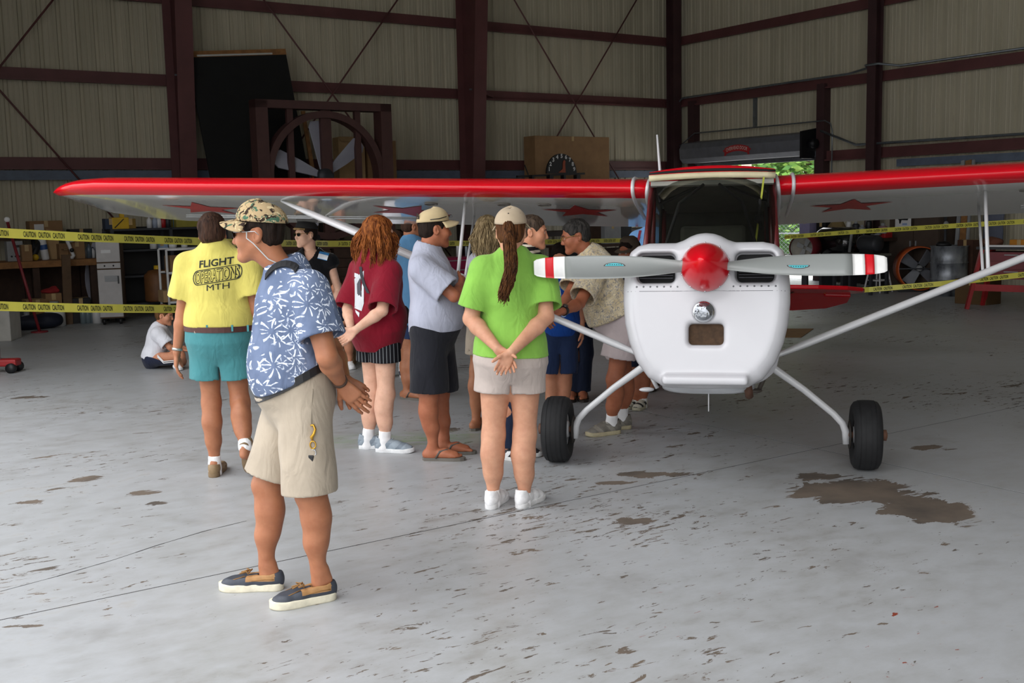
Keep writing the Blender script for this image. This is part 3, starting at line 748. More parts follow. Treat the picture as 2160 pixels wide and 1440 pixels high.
# fuselage hull, turtledeck
def loft(sections, n=28, pw=3.0, closed=True):
    V = []; F = []
    for (y, hw, zb, zt) in sections:
        for j in range(n):
            t = 2 * math.pi * j / n; c, s_ = math.cos(t), math.sin(t)
            V.append((hw * np.sign(c) * abs(c) ** (2 / pw), y, (zb + zt) / 2 + (zt - zb) / 2 * np.sign(s_) * abs(s_) ** (2 / pw)))
    k = len(sections)
    for i in range(k - 1):
        for j in range(n): F.append((i * n + j, (i + 1) * n + j, (i + 1) * n + (j + 1) % n, i * n + (j + 1) % n))
    F.append(tuple(range(n))); F.append(tuple(range((k - 1) * n, k * n))[::-1])
    return V, F
V, F = loft([(.78, .415, -.60, .125), (1.2, .405, -.60, .13), (1.9, .40, -.56, .14), (2.8, .36, -.42, .16), (4.2, .22, -.06, .38), (5.6, .09, .30, .58), (6.2, .03, .42, .60)], pw=4.5)
hull = bobj('fuselage', V, F, M_WHITE)
for sx in (-1, 1):
    pts = [(sx * .413, .82, -.32), (sx * .408, 1.3, -.30), (sx * .40, 1.9, -.22), (sx * .37, 2.8, -.05), (sx * .235, 4.2, .20)]
    m = MB(); m.tube(pts, .016, 6); bbuild(m, 'trim_stripe', M_REDT, hull)
V, F = loft([(2.72, .385, .10, .80), (3.0, .37, .10, .80), (3.6, .30, .14, .70), (4.4, .20, .25, .60), (5.5, .08, .4, .62), (5.9, .03, .45, .62)], pw=3.0); bobj('turtledeck', V, F, M_WHITE)
m = MB(); m.box((0, 2.70, .46), (.78, .02, .70)); bbuild(m, 'cabin_bulkhead', mat('dark_upholstery', '#2a2b22', 0.9, var=0.3, scale=9))
m = MB(); m.box((0, 1.0, .10), (.76, .40, .10)); m.box((0, 1.18, .17), (.74, .04, .10)); bbuild(m, 'instrument_panel', mat('black_panel', '#18181a', 0.6))
for y in (1.75, 2.35):
    m = MB(); m.box((0, y, .02), (.5, .45, .12)); m.box((0, y + .22, .30), (.46, .09, .52), M=rotx(-.15)); bbuild(m, 'seat', mat('dark_upholstery', '#2a2b22'), bevel=0.03)
# cabin frame: posts, roof edge, brace tubes
M_MAROON = mat('maroon_post_paint', '#5d1c1f', 0.4, coat=0.2)
for sx in (-1, 1):
    m = MB(); m.tube([(sx * .405, 1.02, .14), (sx * .40, 1.35, .50), (sx * .395, 1.56, .80)], .022, 8); bbuild(m, 'door_post', M_MAROON)
    for q in ([(sx * .40, 1.62, .14), (sx * .395, 1.66, .80)], [(sx * .39, 2.62, .14), (sx * .385, 2.60, .80)]): m = MB(); m.tube(q, .018, 8); bbuild(m, 'window_post', M_MAROON)
    m = MB(); m.tube([(sx * .05, 1.35, .72), (sx * .20, 1.25, .58), (sx * .31, 1.12, .18)], .011, 6); bbuild(m, 'brace_tube', M_DARK)
    m = MB(); m.tube([(0, 1.60, .80), (sx * .36, 1.85, .70), (sx * .38, 2.1, .4)], .012, 6); bbuild(m, 'brace_tube', M_DARK)
m = MB()
prof = []
V = []; F = []; xs = np.linspace(-.41, .41, 15)
for i, x in enumerate(xs):
    b_ = .035 * (1 - (x / .41) ** 2)
    for (y, z) in ((1.50, .755), (1.44, .775), (1.42, .80), (1.46, .835 + b_), (1.75, .87 + b_), (2.4, .885 + b_), (3.0, .80)): V.append((x, y, z))
n = 7
for i in range(14):
    for j in range(n - 1): F.append((i * n + j, (i + 1) * n + j, (i + 1) * n + j + 1, i * n + j + 1))
roof = bobj('cabin_roof', V, F, M_REDP)
m = MB(); m.box((0, 2.1, .79), (.76, 1.2, .012)); bbuild(m, 'headliner', mat('dark_headliner', '#3b3a2e', 0.9, var=.2), roof)
m = MB(); m.tube([(x, 1.425, .785 + .012 * (1 - (x / .41) ** 2)) for x in xs], .022, 6); bbuild(m, 'windshield_header', mat('cream_trim', '#c9bf9d', 0.6), roof)
m = MB(); m.box((0, 1.46, .752), (.80, .05, .03)); bbuild(m, 'header_shade', mat('grey_trim', '#8b8a82', 0.7), roof)
m = MB(); m.tube([(x, 1.44, .815 + .02 * (1 - (x / .41) ** 2)) for x in xs], .012, 6); bbuild(m, 'header_stripe', M_DARK, roof)
def m_glass():
    N = NT('clear_plexiglass'); N.t.nodes.remove(N.b)
    tr = N.n('ShaderNodeBsdfTransparent'); tr.inputs[0].default_value = (0.80, 0.82, 0.78, 1); gl = N.n('ShaderNodeBsdfGlossy'); gl.inputs['Roughness'].default_value = 0.03
    fr = N.n('ShaderNodeFresnel'); fr.inputs[0].default_value = 1.45
    nz = N.noise(N.coord(), 8, 2).outputs['Fac']; f = N.math('MULTIPLY', fr.outputs[0], N.math('MULTIPLY_ADD', nz, 0.3, 0.85), clamp=True)
    mx = N.n('ShaderNodeMixShader'); N.l(f, mx.inputs[0]); N.l(tr.outputs[0], mx.inputs[1]); N.l(gl.outputs[0], mx.inputs[2]); N.l(mx.outputs[0], N.out.inputs[0])
    return N.m
M_GLASS = m_glass()
V = []; F = []; nx, ny = 17, 7
for j in range(ny):
    t = j / (ny - 1)
    for i in range(nx):
        a = -1 + 2 * i / (nx - 1); x = .405 * a
        y = (.80 + .24 * a * a) * (1 - t) + (1.42 + .12 * a * a) * t; z = (.155 + .02 * (1 - a * a)) * (1 - t) + .785 * t + .05 * math.sin(math.pi * t) * (1 - a * a)
        V.append((x, y, z))
for j in range(ny - 1):
    for i in range(nx - 1): F.append((j * nx + i, j * nx + i + 1, (j + 1) * nx + i + 1, (j + 1) * nx + i))
bobj('windshield', V, F, M_GLASS)
V = []; F = []
for j in range(5):
    t = j / 4
    for i in range(13):
        a = -1 + i / 6; V.append((.41 * a, .74 + .30 * t * (0.2 + a * a) , .125 + .03 * (1 - a * a) + 0.02 * t))
for j in range(4):
    for i in range(12): F.append((j * 13 + i, j * 13 + i + 1, (j + 1) * 13 + i + 1, (j + 1) * 13 + i))
bobj('boot_cowl', V, F, M_REDP)
for sx in (-1, 1):
    bobj('side_window', [(sx * .402, 1.10, .15), (sx * .40, 2.62, .15), (sx * .392, 2.60, .79), (sx * .392, 1.58, .79)], [(0, 1, 2, 3)], M_GLASS, None, False)
# yellow webbing strap hanging inside the right-hand windshield
m = MB(); P0, P1 = np.array([.335, 1.40, .77]), np.array([.265, 1.15, .18])
m.bar(P0, P1, .012, .004, up=(0, 1, 0)); bbuild(m, 'harness_strap', mat('yellow_green_webbing', '#9fa53a', 0.8))
m = MB(); m.tube([(.31, 1.30, .60), (.30, 1.26, .50), (.315, 1.22, .40)], .012, 6); m.ball((.30, 1.25, .47), .03); bbuild(m, 'strap_buckle', M_DARK)

# wings
def naca(n=22):
    x = (1 - np.cos(np.linspace(0, math.pi, n))) / 2; t = .125
    yt = 5 * t * (.2969 * np.sqrt(x) - .1260 * x - .3516 * x ** 2 + .2843 * x ** 3 - .1036 * x ** 4)
    p, m_ = .4, .035; yc = np.where(x < p, m_ / p ** 2 * (2 * p * x - x * x), m_ / (1 - p) ** 2 * ((1 - 2 * p) + 2 * p * x - x * x))
    up = np.stack([x, yc + yt], 1)[::-1]; lo = np.stack([x, yc - yt], 1)[1:]
    return np.concatenate([up, lo])
AF = naca(); NA = len(AF); CHORD = 1.50; LEY, LEZ = 1.53, .745; DIH = math.tan(math.radians(1.75)); HS = 5.13; ROOT = .40
M_ALU = mat('aileron_edge_silver', '#c5c8ca', 0.25, 0.5)
def wingx(sx, x):
    """LE offset, chord and thickness factor along the span"""
    e = max(0.0, (x - (HS - .75)) / .75)
    le = .30 * e ** 3.2; te = .42 * e ** 2.2 ; th = max(.06, math.sqrt(max(0, 1 - e ** 3.0)))
    return le, CHORD - le - te, th
def wpt(sx, x, q):
    le, c, th = wingx(sx, x); f = AF[q] if not isinstance(q, np.ndarray) else q
    return np.array([sx * x, LEY + le + f[0] * c, LEZ + (x - ROOT) * DIH + f[1] * CHORD * th * 0.94 - .01 * f[0]])
xsp = [ROOT, .5, 1.0, 1.7, 2.4, 3.1, 3.8, 4.38, 4.6, 4.8, 4.92, 5.0, 5.06, 5.10, 5.13]
for sx in (-1, 1):
    V = []; F = []; mi = []
    for x in xsp:
        for q in range(NA): V.append(wpt(sx, x, q))
    for i in range(len(xsp) - 1):
        for q in range(NA - 1):
            f = (i * NA + q, i * NA + q + 1, (i + 1) * NA + q + 1, (i + 1) * NA + q)
            F.append(f if sx < 0 else f[::-1]); u = (AF[q][0] + AF[q + 1][0]) / 2
            under = q >= NA // 2; mi.append(1 if (under and u > .09) else 0)
    F.append(tuple(range(NA)) if sx > 0 else tuple(range(NA))[::-1]); mi.append(1)
    k = (len(xsp) - 1) * NA; F.append(tuple(range(k, k + NA))); mi.append(0)
    wg = bobj('wing', V, F, [M_REDP, M_UNDER], None, True, mi)
    # star decals under the wing
    M_STAR = mat('red_star_paint', '#a3241c', 0.45)
    def under_pt(x, y):
        le, c, th = wingx(sx, x); f = np.clip((y - LEY - le) / c, .02, .98); lo = AF[NA // 2:]; zz = np.interp(f, lo[:, 0], lo[:, 1])
        return np.array([sx * x, y, LEZ + (x - ROOT) * DIH + zz * CHORD * th * 0.94 - .01 * f - .0035])
    for (xc, yc, R1, rot) in (((4.05, 2.25, .33, .5), (2.35, 2.28, .33, 2.2), (.98, 2.22, .30, 1.57)) if sx < 0 else ((.95, 2.22, .30, 1.57), (2.9, 2.25, .33, .5))):
        pts = []
        for i in range(10):
            r = R1 if i % 2 == 0 else R1 * .40; t = rot + math.pi * i / 5; pts.append((xc + r * math.cos(t), yc - r * math.sin(t)))
        V = [under_pt(xc, yc)]; F = []
        ring = []
        for i in range(10):
            for q in range(4):
                a = np.array(pts[i]) * (1 - q / 4) + np.array(pts[(i + 1) % 10]) * q / 4; V.append(under_pt(*a))
        n = 40; mid = len(V)
        for i in range(n): V.append((np.array(V[0]) + V[1 + i]) / 2); V[-1] = under_pt(abs(V[-1][0]), V[-1][1])
        for i in range(n):
            j = (i + 1) % n; F += [(0, mid + i, mid + j), (mid + i, 1 + i, 1 + j, mid + j)]
        bobj('star_marking', V, F, M_STAR, wg, False)
    # inspection rings
    for xx in ((1.5, 2.05, 1.2) if sx < 0 else (2.05,)):
        m = MB(); c = under_pt(xx, 1.9); ring = [c + np.array([.045 * math.cos(t), .045 * math.sin(t), -.002]) for t in np.linspace(0, 2 * math.pi, 17)]; m.tube(ring, .006, 5, cap=False); bbuild(m, 'inspection_ring', mat('ring_grey', '#77736c', 0.6), wg)
    m = MB(); V = []
    m.tube([under_pt(x, LEY + CHORD * .78) + np.array([0, 0, -.003]) for x in (2.2, 3.0, 3.8, 4.45)], .006, 5); bbuild(m, 'aileron_gap', M_ALU, wg)
    # white rubber seals at the wing root, wrapped round the leading edge
    for x0, x1 in ((.53, .53), (.385, .47)):
        pts = []
        for q in range(6, NA - 8):
            f = AF[q]; x = x0 + (x1 - x0) * (1 if x0 == x1 else abs(q - NA // 2) / (NA / 2.0)); x = x0 if x0 == x1 else x0 + (x1 - x0) * (q - 6) / (NA - 14.0)
            p = wpt(sx, x, q); n_ = unit((0, p[1] - (LEY + .35), (p[2] - LEZ - .02) * 5)); pts.append(p + n_ * .006)
        m = MB(); m.tube(pts, .013, 7); bbuild(m, 'root_seal', M_TUBE, wg)
    # lift struts, jury struts
    su = [G_((sx * .335, .02, .675)), B(under_pt(3.20, 1.83))]; sr = [G_((sx * .345, .10, .66)), B(under_pt(3.15, 2.62))]
    for (a, c, nm) in ((*su, 'lift_strut'), (*sr, 'rear_lift_strut')):
        d = unit(c - a); L = np.linalg.norm(c - a); y_ = unit(YL - d * (YL @ d)); z_ = np.cross(d, y_); ring = 14; V = []; F = []
        ss = [0, .03, .09, .91, .97, 1.0]; wd = [.35, .6, 1, 1, .6, .35]
        for s_, w in zip(ss, wd):
            for j in range(ring):
                t = 2 * math.pi * j / ring; V.append(a + d * L * s_ + y_ * .036 * w * math.cos(t) + z_ * .024 * (w if nm == 'lift_strut' else w * .8) * math.sin(t))
        for i in range(5):
            for j in range(ring): F.append((i * ring + j, i * ring + (j + 1) % ring, (i + 1) * ring + (j + 1) % ring, (i + 1) * ring + j))
        F.append(tuple(range(ring))[::-1]); F.append(tuple(range(5 * ring, 6 * ring)))
        obj(nm, mesh(nm, V, F, M_TUBE, True), plane, world=True)
    for q, xw in ((.47, 1.78), (.50, 1.88)):
        rear = q == .50
        a = (sr if rear else su)[0] * (1 - q - .02) + (sr if rear else su)[1] * (q + .02); c = B(under_pt(xw, 2.55 if rear else 1.86))
        m = MB(); m.tube([a, c], .0125 if not rear else .010, 7); m.build('jury_strut', M_TUBE, plane, world=True)
    a = su[0] * .50 + su[1] * .50; c = sr[0] * .48 + sr[1] * .52
    m = MB(); m.tube([a, c], .009, 6); m.build('jury_crossbar', M_TUBE, plane, world=True)
    # landing gear leg and wheel
    pts = [G_((sx * x, y, z)) for x, y, z in ((.26, .0, .655), (.36, 0, .655), (.42, 0, .63), (.60, 0, .50), (.78, 0, .35), (.835, 0, .29), (.855, 0, .24), (.862, 0, .16))]
    m = MB(); m.tube(pts, [.026, .026, .025, .022, .021, .022, .024, .024], 10); m.build('gear_leg', M_TUBE, plane, world=True)
    m = MB(); c = G_((sx * .34, .0, .66)); m.ball(c, (.035, .04, .04)); m.tube([c, c + np.array([0.01 * sx, 0, -.10]), c + np.array([-.02 * sx, -.01, -.16])], .014, 7); m.ball(c + np.array([-.05, -.02, -.165]), (.05, .03, .015)); m.build('strut_fitting', M_TUBE if sx < 0 else mat('grimy_fitting', '#4b443d', .6), plane, world=True)
    w = .085; prof = [(.105, -w * .75), (.15, -w * .95), (.185, -w), (.208, -w * .82), (.2175, -w * .45), (.2185, 0), (.2175, w * .45), (.208, w * .82), (.185, w), (.15, w * .95), (.105, w * .75)]
    tyre = MB(); tyre.lathe(prof, (0, 0, 0), 40, 'x')
    for gz in (-.045, -.018, .018, .045):
        tyre.lathe([(.2188 if abs(gz) < .03 else .2172, gz - .003), (.2148, gz - .0028), (.2148, gz + .0028), (.2188 if abs(gz) < .03 else .2172, gz + .003)], (0, 0, 0), 40, 'x')
    WC = np.array([sx * .975, 0.0, .2185]); T = lambda v: G_(np.array(v) + WC)
    wh = bbuild(tyre, 'tyre', M_RUB, T=T)
    hubm = MB(); hubm.lathe([(0, -.075), (.05, -.075), (.06, -.055), (.10, -.06), (.107, -.06), (.107, .06), (.10, .06), (.06, .055), (.05, .075), (0, .075)], (0, 0, 0), 24, 'x'); bbuild(hubm, 'wheel_hub', M_TUBE, wh, T=T)
    ax = MB(); ax.cyl((-sx * .13, 0, 0), (sx * .13, 0, 0), .02, 10); ax.cyl((sx * .10, 0, 0), (sx * .125, 0, 0), .035, 10); bbuild(ax, 'axle', mat('rusty_axle', '#6b4a38', .7), wh, T=T)
    br = MB(); br.lathe([(.03, 0), (.09, 0), (.09, .008), (.03, .008)], (-sx * .10, 0, 0), 20, 'x'); br.box((-sx * .10, .07, -.01), (.05, .05, .09)); bbuild(br, 'brake', mat('brake_iron', '#3a3531', .6, .4), wh, T=T)
# exhaust, belly, antenna
m = MB(); m.tube([(.22, .45, -.58), (.23, .42, -.64), (.235, .46, -.67)], .024, 10); bbuild(m, 'exhaust_pipe', mat('rusty_exhaust', '#5f4334', .7, .3))
m = MB(); V, F = loft([(.30, .20, -.66, -.58), (.6, .26, -.66, -.56), (1.1, .28, -.64, -.55)], pw=3); bobj('belly_fairing', V, F, mat('silver_belly', '#b9bcc0', .35, .3))
m = MB(); m.tube([(0.01, .5, -.63), (0.01, .52, -.76)], .004, 5); bbuild(m, 'drain_tube', M_TUBE)
a = dp(1393, 372, 8.3); a2 = dp(1386, 284, 8.3); m = MB(); m.tube([a - np.array([0, 0, .05]), a, a2], [.013, .012, .007], 8); m.build('whip_antenna', M_TUBE, plane, world=True)
# tail
def tailpt(x, y, z): return G_((x, y, z))
for sx in (-1, 1):
    pl = [(0.04, 4.35), (.5, 4.40), (1.0, 4.50), (1.30, 4.62), (1.47, 4.80), (1.50, 4.92), (1.40, 5.10), (1.12, 5.16), (1.10, 5.0), (.04, 5.0)]
    m = MB(); m.prism([(sx * x, y) for x, y in pl], -.022, .022, T=lambda v: tailpt(v[0], v[1], v[2] + .84 - .17 * (v[1] - 4.3)))
    if sx < 0: m.F = [f[::-1] for f in m.F]
    m.build('stabilizer', M_REDP, plane, bevel=.012, world=True)
    pl = [(0.04, 5.02), (1.09, 5.02), (1.11, 5.10), (1.38, 5.12), (1.36, 5.30), (1.15, 5.46), (.8, 5.52), (.04, 5.50)]
    m = MB(); m.prism([(sx * x, y) for x, y in pl], -.016, .016, T=lambda v: tailpt(v[0], v[1] * .92 + .40, v[2] + .715 - .46 * (v[1] - 5.02)))
    if sx < 0: m.F = [f[::-1] for f in m.F]
    m.build('elevator', M_REDP, plane, bevel=.01, world=True)
    m = MB(); m.tube([tailpt(sx * .85, 4.8, .77), tailpt(sx * .04, 4.75, .42)], .006, 6); m.build('tail_brace_wire', mat('dark_wire', '#2c2a2a', .5, .5), plane, world=True)
m = MB(); m.prism([(4.0, .82), (4.7, 1.02), (5.0, 1.50), (5.15, 1.58), (5.22, 1.50), (5.2, .60), (4.6, .62)], -.02, .02, 'yz', T=lambda v: tailpt(*v)); m.build('fin', M_REDP, plane, bevel=.012, world=True)
m = MB(); m.prism([(5.23, .45), (5.24, 1.52), (5.4, 1.45), (5.62, 1.1), (5.66, .75), (5.5, .42)], -.016, .016, 'yz', T=lambda v: tailpt(*v)); m.build('rudder', M_REDP, plane, bevel=.01, world=True)
m = MB(); m.tube([tailpt(0, 4.9, .50), tailpt(0, 5.25, .22)], .02, 8); m.lathe([(.03, -.025), (.09, -.03), (.10, 0), (.09, .03), (.03, .025)], tuple(tailpt(0, 5.30, .10)), 20, 'x'); m.build('tail_wheel', M_RUB, plane, world=True)
# ================================================================ people
UP = np.array([0, 0, 1.0])
SK_TAN = skin('skin_tan', '#a97254'); SK_FAIR = skin('skin_fair', '#cf9c80'); SK_PALE = skin('skin_pale', '#e0b49c'); SK_DARK = skin('skin_deep_tan', '#a8694d'); SK_MID = skin('skin_warm', '#c58a6c')
def frame(fwd, up=UP):
    """columns: person's left, back, up (head and foot shapes face -y)"""
    f = unit(fwd); l = unit(np.cross(up, f)); u = np.cross(f, l); return np.stack([l, -f, u], 1)
STAT_M = [(-.15, .100, .085, 0), (-.02, .160, .118, -.008), (.16, .156, .114, .0), (.36, .145, .104, .008), (.55, .152, .110, .012), (.74, .160, .108, .006), (.88, .118, .082, -.004), (.99, .062, .060, -.004)]
STAT_F = [(-.15, .100, .090, 0), (-.02, .172, .128, -.012), (.16, .160, .115, -.002), (.38, .126, .094, .004), (.57, .138, .108, .014), (.74, .142, .100, .006), (.88, .102, .076, -.004), (.99, .052, .052, -.004)]
def capcone(a, b, r1, r2, thick=0.014, depth=0.05):
    a = np.array(a, float); b = np.array(b, float); d = unit(b - a); e = b + d * 0.08; L = np.linalg.norm(b - a); re = r2 + (r2 - r1) * 0.08 / L
    i0 = b - d * depth; ri = r1 + (r2 - r1) * (L - depth) / L
    def f(P):
        c = SDF.prim('c', (a, e, r1, re), P); p = (P - b) @ d
        q = SDF.prim('c', (i0, e, ri - thick, re - thick), P)
        return np.maximum(np.maximum(c, p), -q)
    m = max(r1, r2) + .01
    return f, np.minimum(a, b) - m, np.maximum(a, b) + m
class Person:
    def __init__(s, label, sc, Y0, J, face, sk, female=False, belly=0.0, wid=1.0, h=.009, group=None, kid=False):
        s.sc = sc; s.J = {k: (dp(v[0], v[1], Y0 + (v[2] if len(v) > 2 else 0.0))) for k, v in J.items()}
        j = s.J; s.sk = sk; s.h = h
        s.pel = (j['hl'] + j['hr']) / 2; s.nk = j['nk']; s.U = unit(s.nk - s.pel)
        s.Lp = unit(j['hl'] - j['hr']); s.Ls = unit(j['sl'] - j['sr']); s.F = unit(np.cross(unit(s.Ls + s.Lp), s.U))
        s.base = np.array([s.pel[0], s.pel[1], 0.0])
        s.root = thing('person', label, 'person', s.base, group=group)
        s.hR = frame(face); s.stat = STAT_F if female else STAT_M; s.belly = belly; s.wid = wid; s.female = female; s.kid = kid
        s.tilt = 0.0; s.hands = []; s.feet = {}; s.hs = sc * (1.0 if not kid else 1.12)
    def axis(s, t):
        return s.pel + (s.nk - s.pel) * t
    def stations(s, loose=0.0, t0=-.2, t1=1.1):
        out = []
        for t, rx, ry, f in s.stat:
            b = s.belly * math.exp(-((t - .24) / .26) ** 2); w = s.wid
            out.append((t, (rx * w + b * .35) * s.sc + loose, (ry * w + b * .75) * s.sc + loose, (f + b * .55) * s.sc))
        T = np.array([o[0] for o in out]); res = []
        ts = sorted(set([t0, t1] + [t for t in T if t0 < t < t1]))
        for t in ts:
            if t < T[0] - .05 or t > T[-1] + .02: 
                if t not in (t0,): continue
            res.append((t, *[float(np.interp(t, T, [o[i] for o in out])) for i in (1, 2, 3)]))
        return res
    def torso(s, S, loose=0.0, t0=-.2, t1=1.02, k=.03):
        st = s.stations(loose, t0, t1)
        for a, b in zip(st[:-1], st[1:]):
            ta = np.clip(a[0], 0, 1); x = unit(s.Lp * (1 - ta) + s.Ls * ta)
            S.ec(s.axis(a[0]) + s.F * a[3], s.axis(b[0]) + s.F * b[3], a[1:3], b[1:3], x, k)
        top = s.axis(.84)
        for q in ('sl', 'sr'): S.cone(top, s.J[q], .062 * s.sc + loose * .6, .050 * s.sc + loose * .6, .04)
        tr = s.axis(.98)
        for q in ('sl', 'sr'): S.cone(tr, s.J[q] + UP * .0, .045 * s.sc + loose * .5, .046 * s.sc + loose * .5, .04)
    def ground(s):
        pass
    # ---- skin
    def body(s, hands=None, bare=(), thick=1.0, hh=.0048, leg=1.0):
        """hands: {side: (finger dir, palm normal, curls, thumb)}"""
        j, c = s.J, s.sc; S = SDF(); s.torso(S, -.008)
        for q in 'lr':
            sh, el, wr = j['s' + q], j['e' + q], j['w' + q]; m = el + (wr - el) * .28
            S.chain([sh, el], [.050 * c * thick, .040 * c * thick], .02); S.chain([el, m, wr], [.039 * c * thick, .042 * c * thick, .0265 * c], .015)
            hp, kn, an = j['h' + q], j['k' + q], j['a' + q]; th = .086 * c * leg * (1.06 if s.female else 1)
            S.chain([hp + (kn - hp) * .08, kn], [th, .056 * c * leg], .03); d = an - kn; fd = s.feet.get(q, s.F); fh = unit(np.array([fd[0], fd[1], 0])) if len(fd) > 1 else s.F
            S.chain([kn, kn + d * .30 - fh * .010 * c, kn + d * .62, an], [.053 * c * leg, .052 * c * leg, .043 * c * leg, .034 * c], .05)
            S.ell(kn + d * .32 - fh * .026 * c, np.array([.040, .040, .105]) * c * leg, np.eye(3), .05)
            S.sph(kn + fh * .020 * c, .037 * c * leg, .03)
            S.cone(an, an + np.array([0, 0, -.05 * c]), .034 * c, .034 * c, .01)
            S.cone(an - fh * .02 * c + UP * .0, an - fh * .032 * c + UP * -.045 * c, .026 * c, .028 * c, .02)
            if q in bare:
                g = np.array([an[0], an[1], 0.0]); l = np.cross(UP, fh); z0 = .022 + .012
                S.chain([g - fh * .045 * c + UP * .042, g + fh * .08 * c + UP * (z0 + .018), g + fh * .15 * c + UP * (z0 + .004)], [.034 * c, .030 * c, .024 * c], .02)
                S.cone(g + fh * .07 * c + l * .018 * c + UP * (z0 + .012), g + fh * .145 * c + l * .020 * c + UP * z0, .026 * c, .018 * c, .02)
                S.cone(g + fh * .06 * c - l * .016 * c + UP * (z0 + .012), g + fh * .13 * c - l * .022 * c + UP * z0, .026 * c, .017 * c, .02)
                sg = 1 if q == 'r' else -1
                for i, (u, f0, r) in enumerate(((.026, .185, .0125), (.010, .185, .0095), (-.004, .178, .009), (-.017, .168, .0085), (-.029, .155, .008))):
                    S.cone(g + fh * .14 * c + l * sg * u * .9 * c + UP * z0, g + fh * f0 * c + l * sg * u * c + UP * (z0 - .006), r * c * 1.1, r * c, .006)
        parts = [S.mesh(s.h)]
        for q, hd in (hands or {}).items(): parts.append(s.hand(q, hh, *hd))
        parts.append(s.head())
        V, F = join(parts)
        s.bodyobj = obj('body', mesh('body', V, F, s.sk, True), s.root, world=True); return s.bodyobj
    def hand(s, q, h, fd, pn, curl=.35, thumb=.6, spread=.10, curls=None):
        """fingers along fd, palm facing pn"""
        c = s.sc * (1.0 if not s.female else .93); w = s.J['w' + q]; f = unit(fd); n = unit(np.array(pn) - f * (np.array(pn) @ f)); x = np.cross(f, n) * (1 if q == 'r' else -1)   # x toward the thumb
        S = SDF(); e = s.J['e' + q]
        S.cone(w + (e - w) * .18, w, .029 * s.sc, .0255 * s.sc, .01)
        S.ec(w + f * .008 * c, w + f * .09 * c, (.029 * c, .019 * c), (.041 * c, .0135 * c), x, .015)
        S.cone(w + f * .03 * c + x * .02 * c + n * .008 * c, w + f * .06 * c + x * .034 * c + n * .006 * c, .018 * c, .013 * c, .015)
        L = [(.044, .026, .021), (.049, .030, .023), (.045, .028, .022), (.036, .021, .019)]; R = [.0098, .0100, .0096, .0086]
        for i in range(4):
            u = (.030 - .0195 * i) * c; p = w + f * (.088 - .004 * abs(i - 1)) * c + x * u; cu = curl if curls is None else curls[i]; a = 0.0; sp = spread * (1.3 - i) * .5
            S.cone(w + f * .05 * c + x * u * .8, p, .012 * c, R[i] * 1.06 * c, .008)
            for g, l in enumerate(L[i]):
                a += cu * (.9, 1.15, .75)[g]; d = unit((f + x * sp) * math.cos(a) + n * math.sin(a)); p2 = p + d * l * c
                S.cone(p, p2, R[i] * (1 - .09 * g) * c, R[i] * (1 - .09 * (g + 1)) * c, .003); p = p2
        p = w + f * .028 * c + x * .026 * c + n * .004 * c; d = unit(f * .75 + x * thumb + n * .35)
        for g, (l, r0, r1) in enumerate(((.042, .0145, .0115), (.032, .0115, .0105), (.026, .0105, .0085))):
            p2 = p + d * l * c; S.cone(p, p2, r0 * c, r1 * c, .006); p = p2; d = unit(d + f * .22 + n * .12)
        return S.mesh(h)
    def head(s, h=None):
        c = s.hs; S = SDF(); nb = ((s.nk - s.J['hd']) @ s.hR) / c
        S.ell((0, .012, .030), (.076, .097, .087), None, .02); S.ell((0, -.033, -.030), (.061, .063, .083), None, .03)
        for x in (-1, 1):
            S.cone((x * .054, .0, -.045), (x * .014, -.070, -.100), .020, .017, .03)
            S.sph((x * .040, -.062, -.030), .028, .03)
            S.cone((x * .012, -.088, .020), (x * .042, -.076, .020), .010, .009, .015)
            S.sph((x * .031, -.102, -.002), .013, .014, 's'); S.sph((x * .031, -.079, -.003), .0125, .004)
            S.ell((x * .079, .014, -.010), (.009, .021, .033), rotz(x * .35) @ rotx(-.2), .006); S.ell((x * .089, .008, -.008), (.008, .011, .018), None, .006, 's')
            S.cone((x * .008, -.098, -.040), (x * .012, -.092, -.040), .0085, .007, .006)
        S.sph((0, -.082, -.102), .019, .02)
        S.cone((0, -.090, .006), (0, -.109, -.034), .0085, .0115, .010)
        S.cone((-.019, -.089, -.066), (.019, -.089, -.066), .0058, .0058, .008); S.cone((-.016, -.088, -.076), (.016, -.088, -.076), .0066, .0066, .008); S.cone((-.02, -.099, -.0705), (.02, -.099, -.0705), .002, .002, .004, 's')
        S.cone((0, .028, -.045), (0, .030, -.09), .052, .052, .03); S.cone((0, .026, -.07), nb + np.array([0, 0, -.03]), .052, .058, .03)
        V, F = S.mesh(h or max(.0042, s.h * .55)); return (V * c) @ s.hR.T + s.J['hd'], F
    def hl(s, V): return (np.asarray(V, float) * s.hs) @ s.hR.T + s.J['hd']
    def hpart(s, name, V, F, m, parent=None, smooth=True): return obj(name, mesh(name, s.hl(V), F, m, smooth), parent or s.root, world=True)
    def hbuild(s, mb, name, m, parent=None):
        mb.V = [tuple(v) for v in s.hl(mb.V)]; return mb.build(name, m, parent or s.root, world=True)
    def eyes(s, col='#3b2a20'):
        for x in (-1, 1):
            m = MB(); m.ball((x * .031, -.0800, -.003), .0122, 12, 8); m.ball((x * .031, -.0885, -.003), (.0052, .004, .0052), 10, 6, 1)
            s.hbuild(m, 'eye', [mat('eye_white', '#d8d2cb', .3), mat('iris_' + col.strip('#'), col, .2)], s.bodyobj)
            m = MB(); m.tube([(x * .014, -.0985, .018), (x * .030, -.0955, .023), (x * .046, -.083, .017)], [.003, .0034, .002], 6); s.hbuild(m, 'eyebrow', mat('brow_hair', '#3a2a20', .8), s.bodyobj)
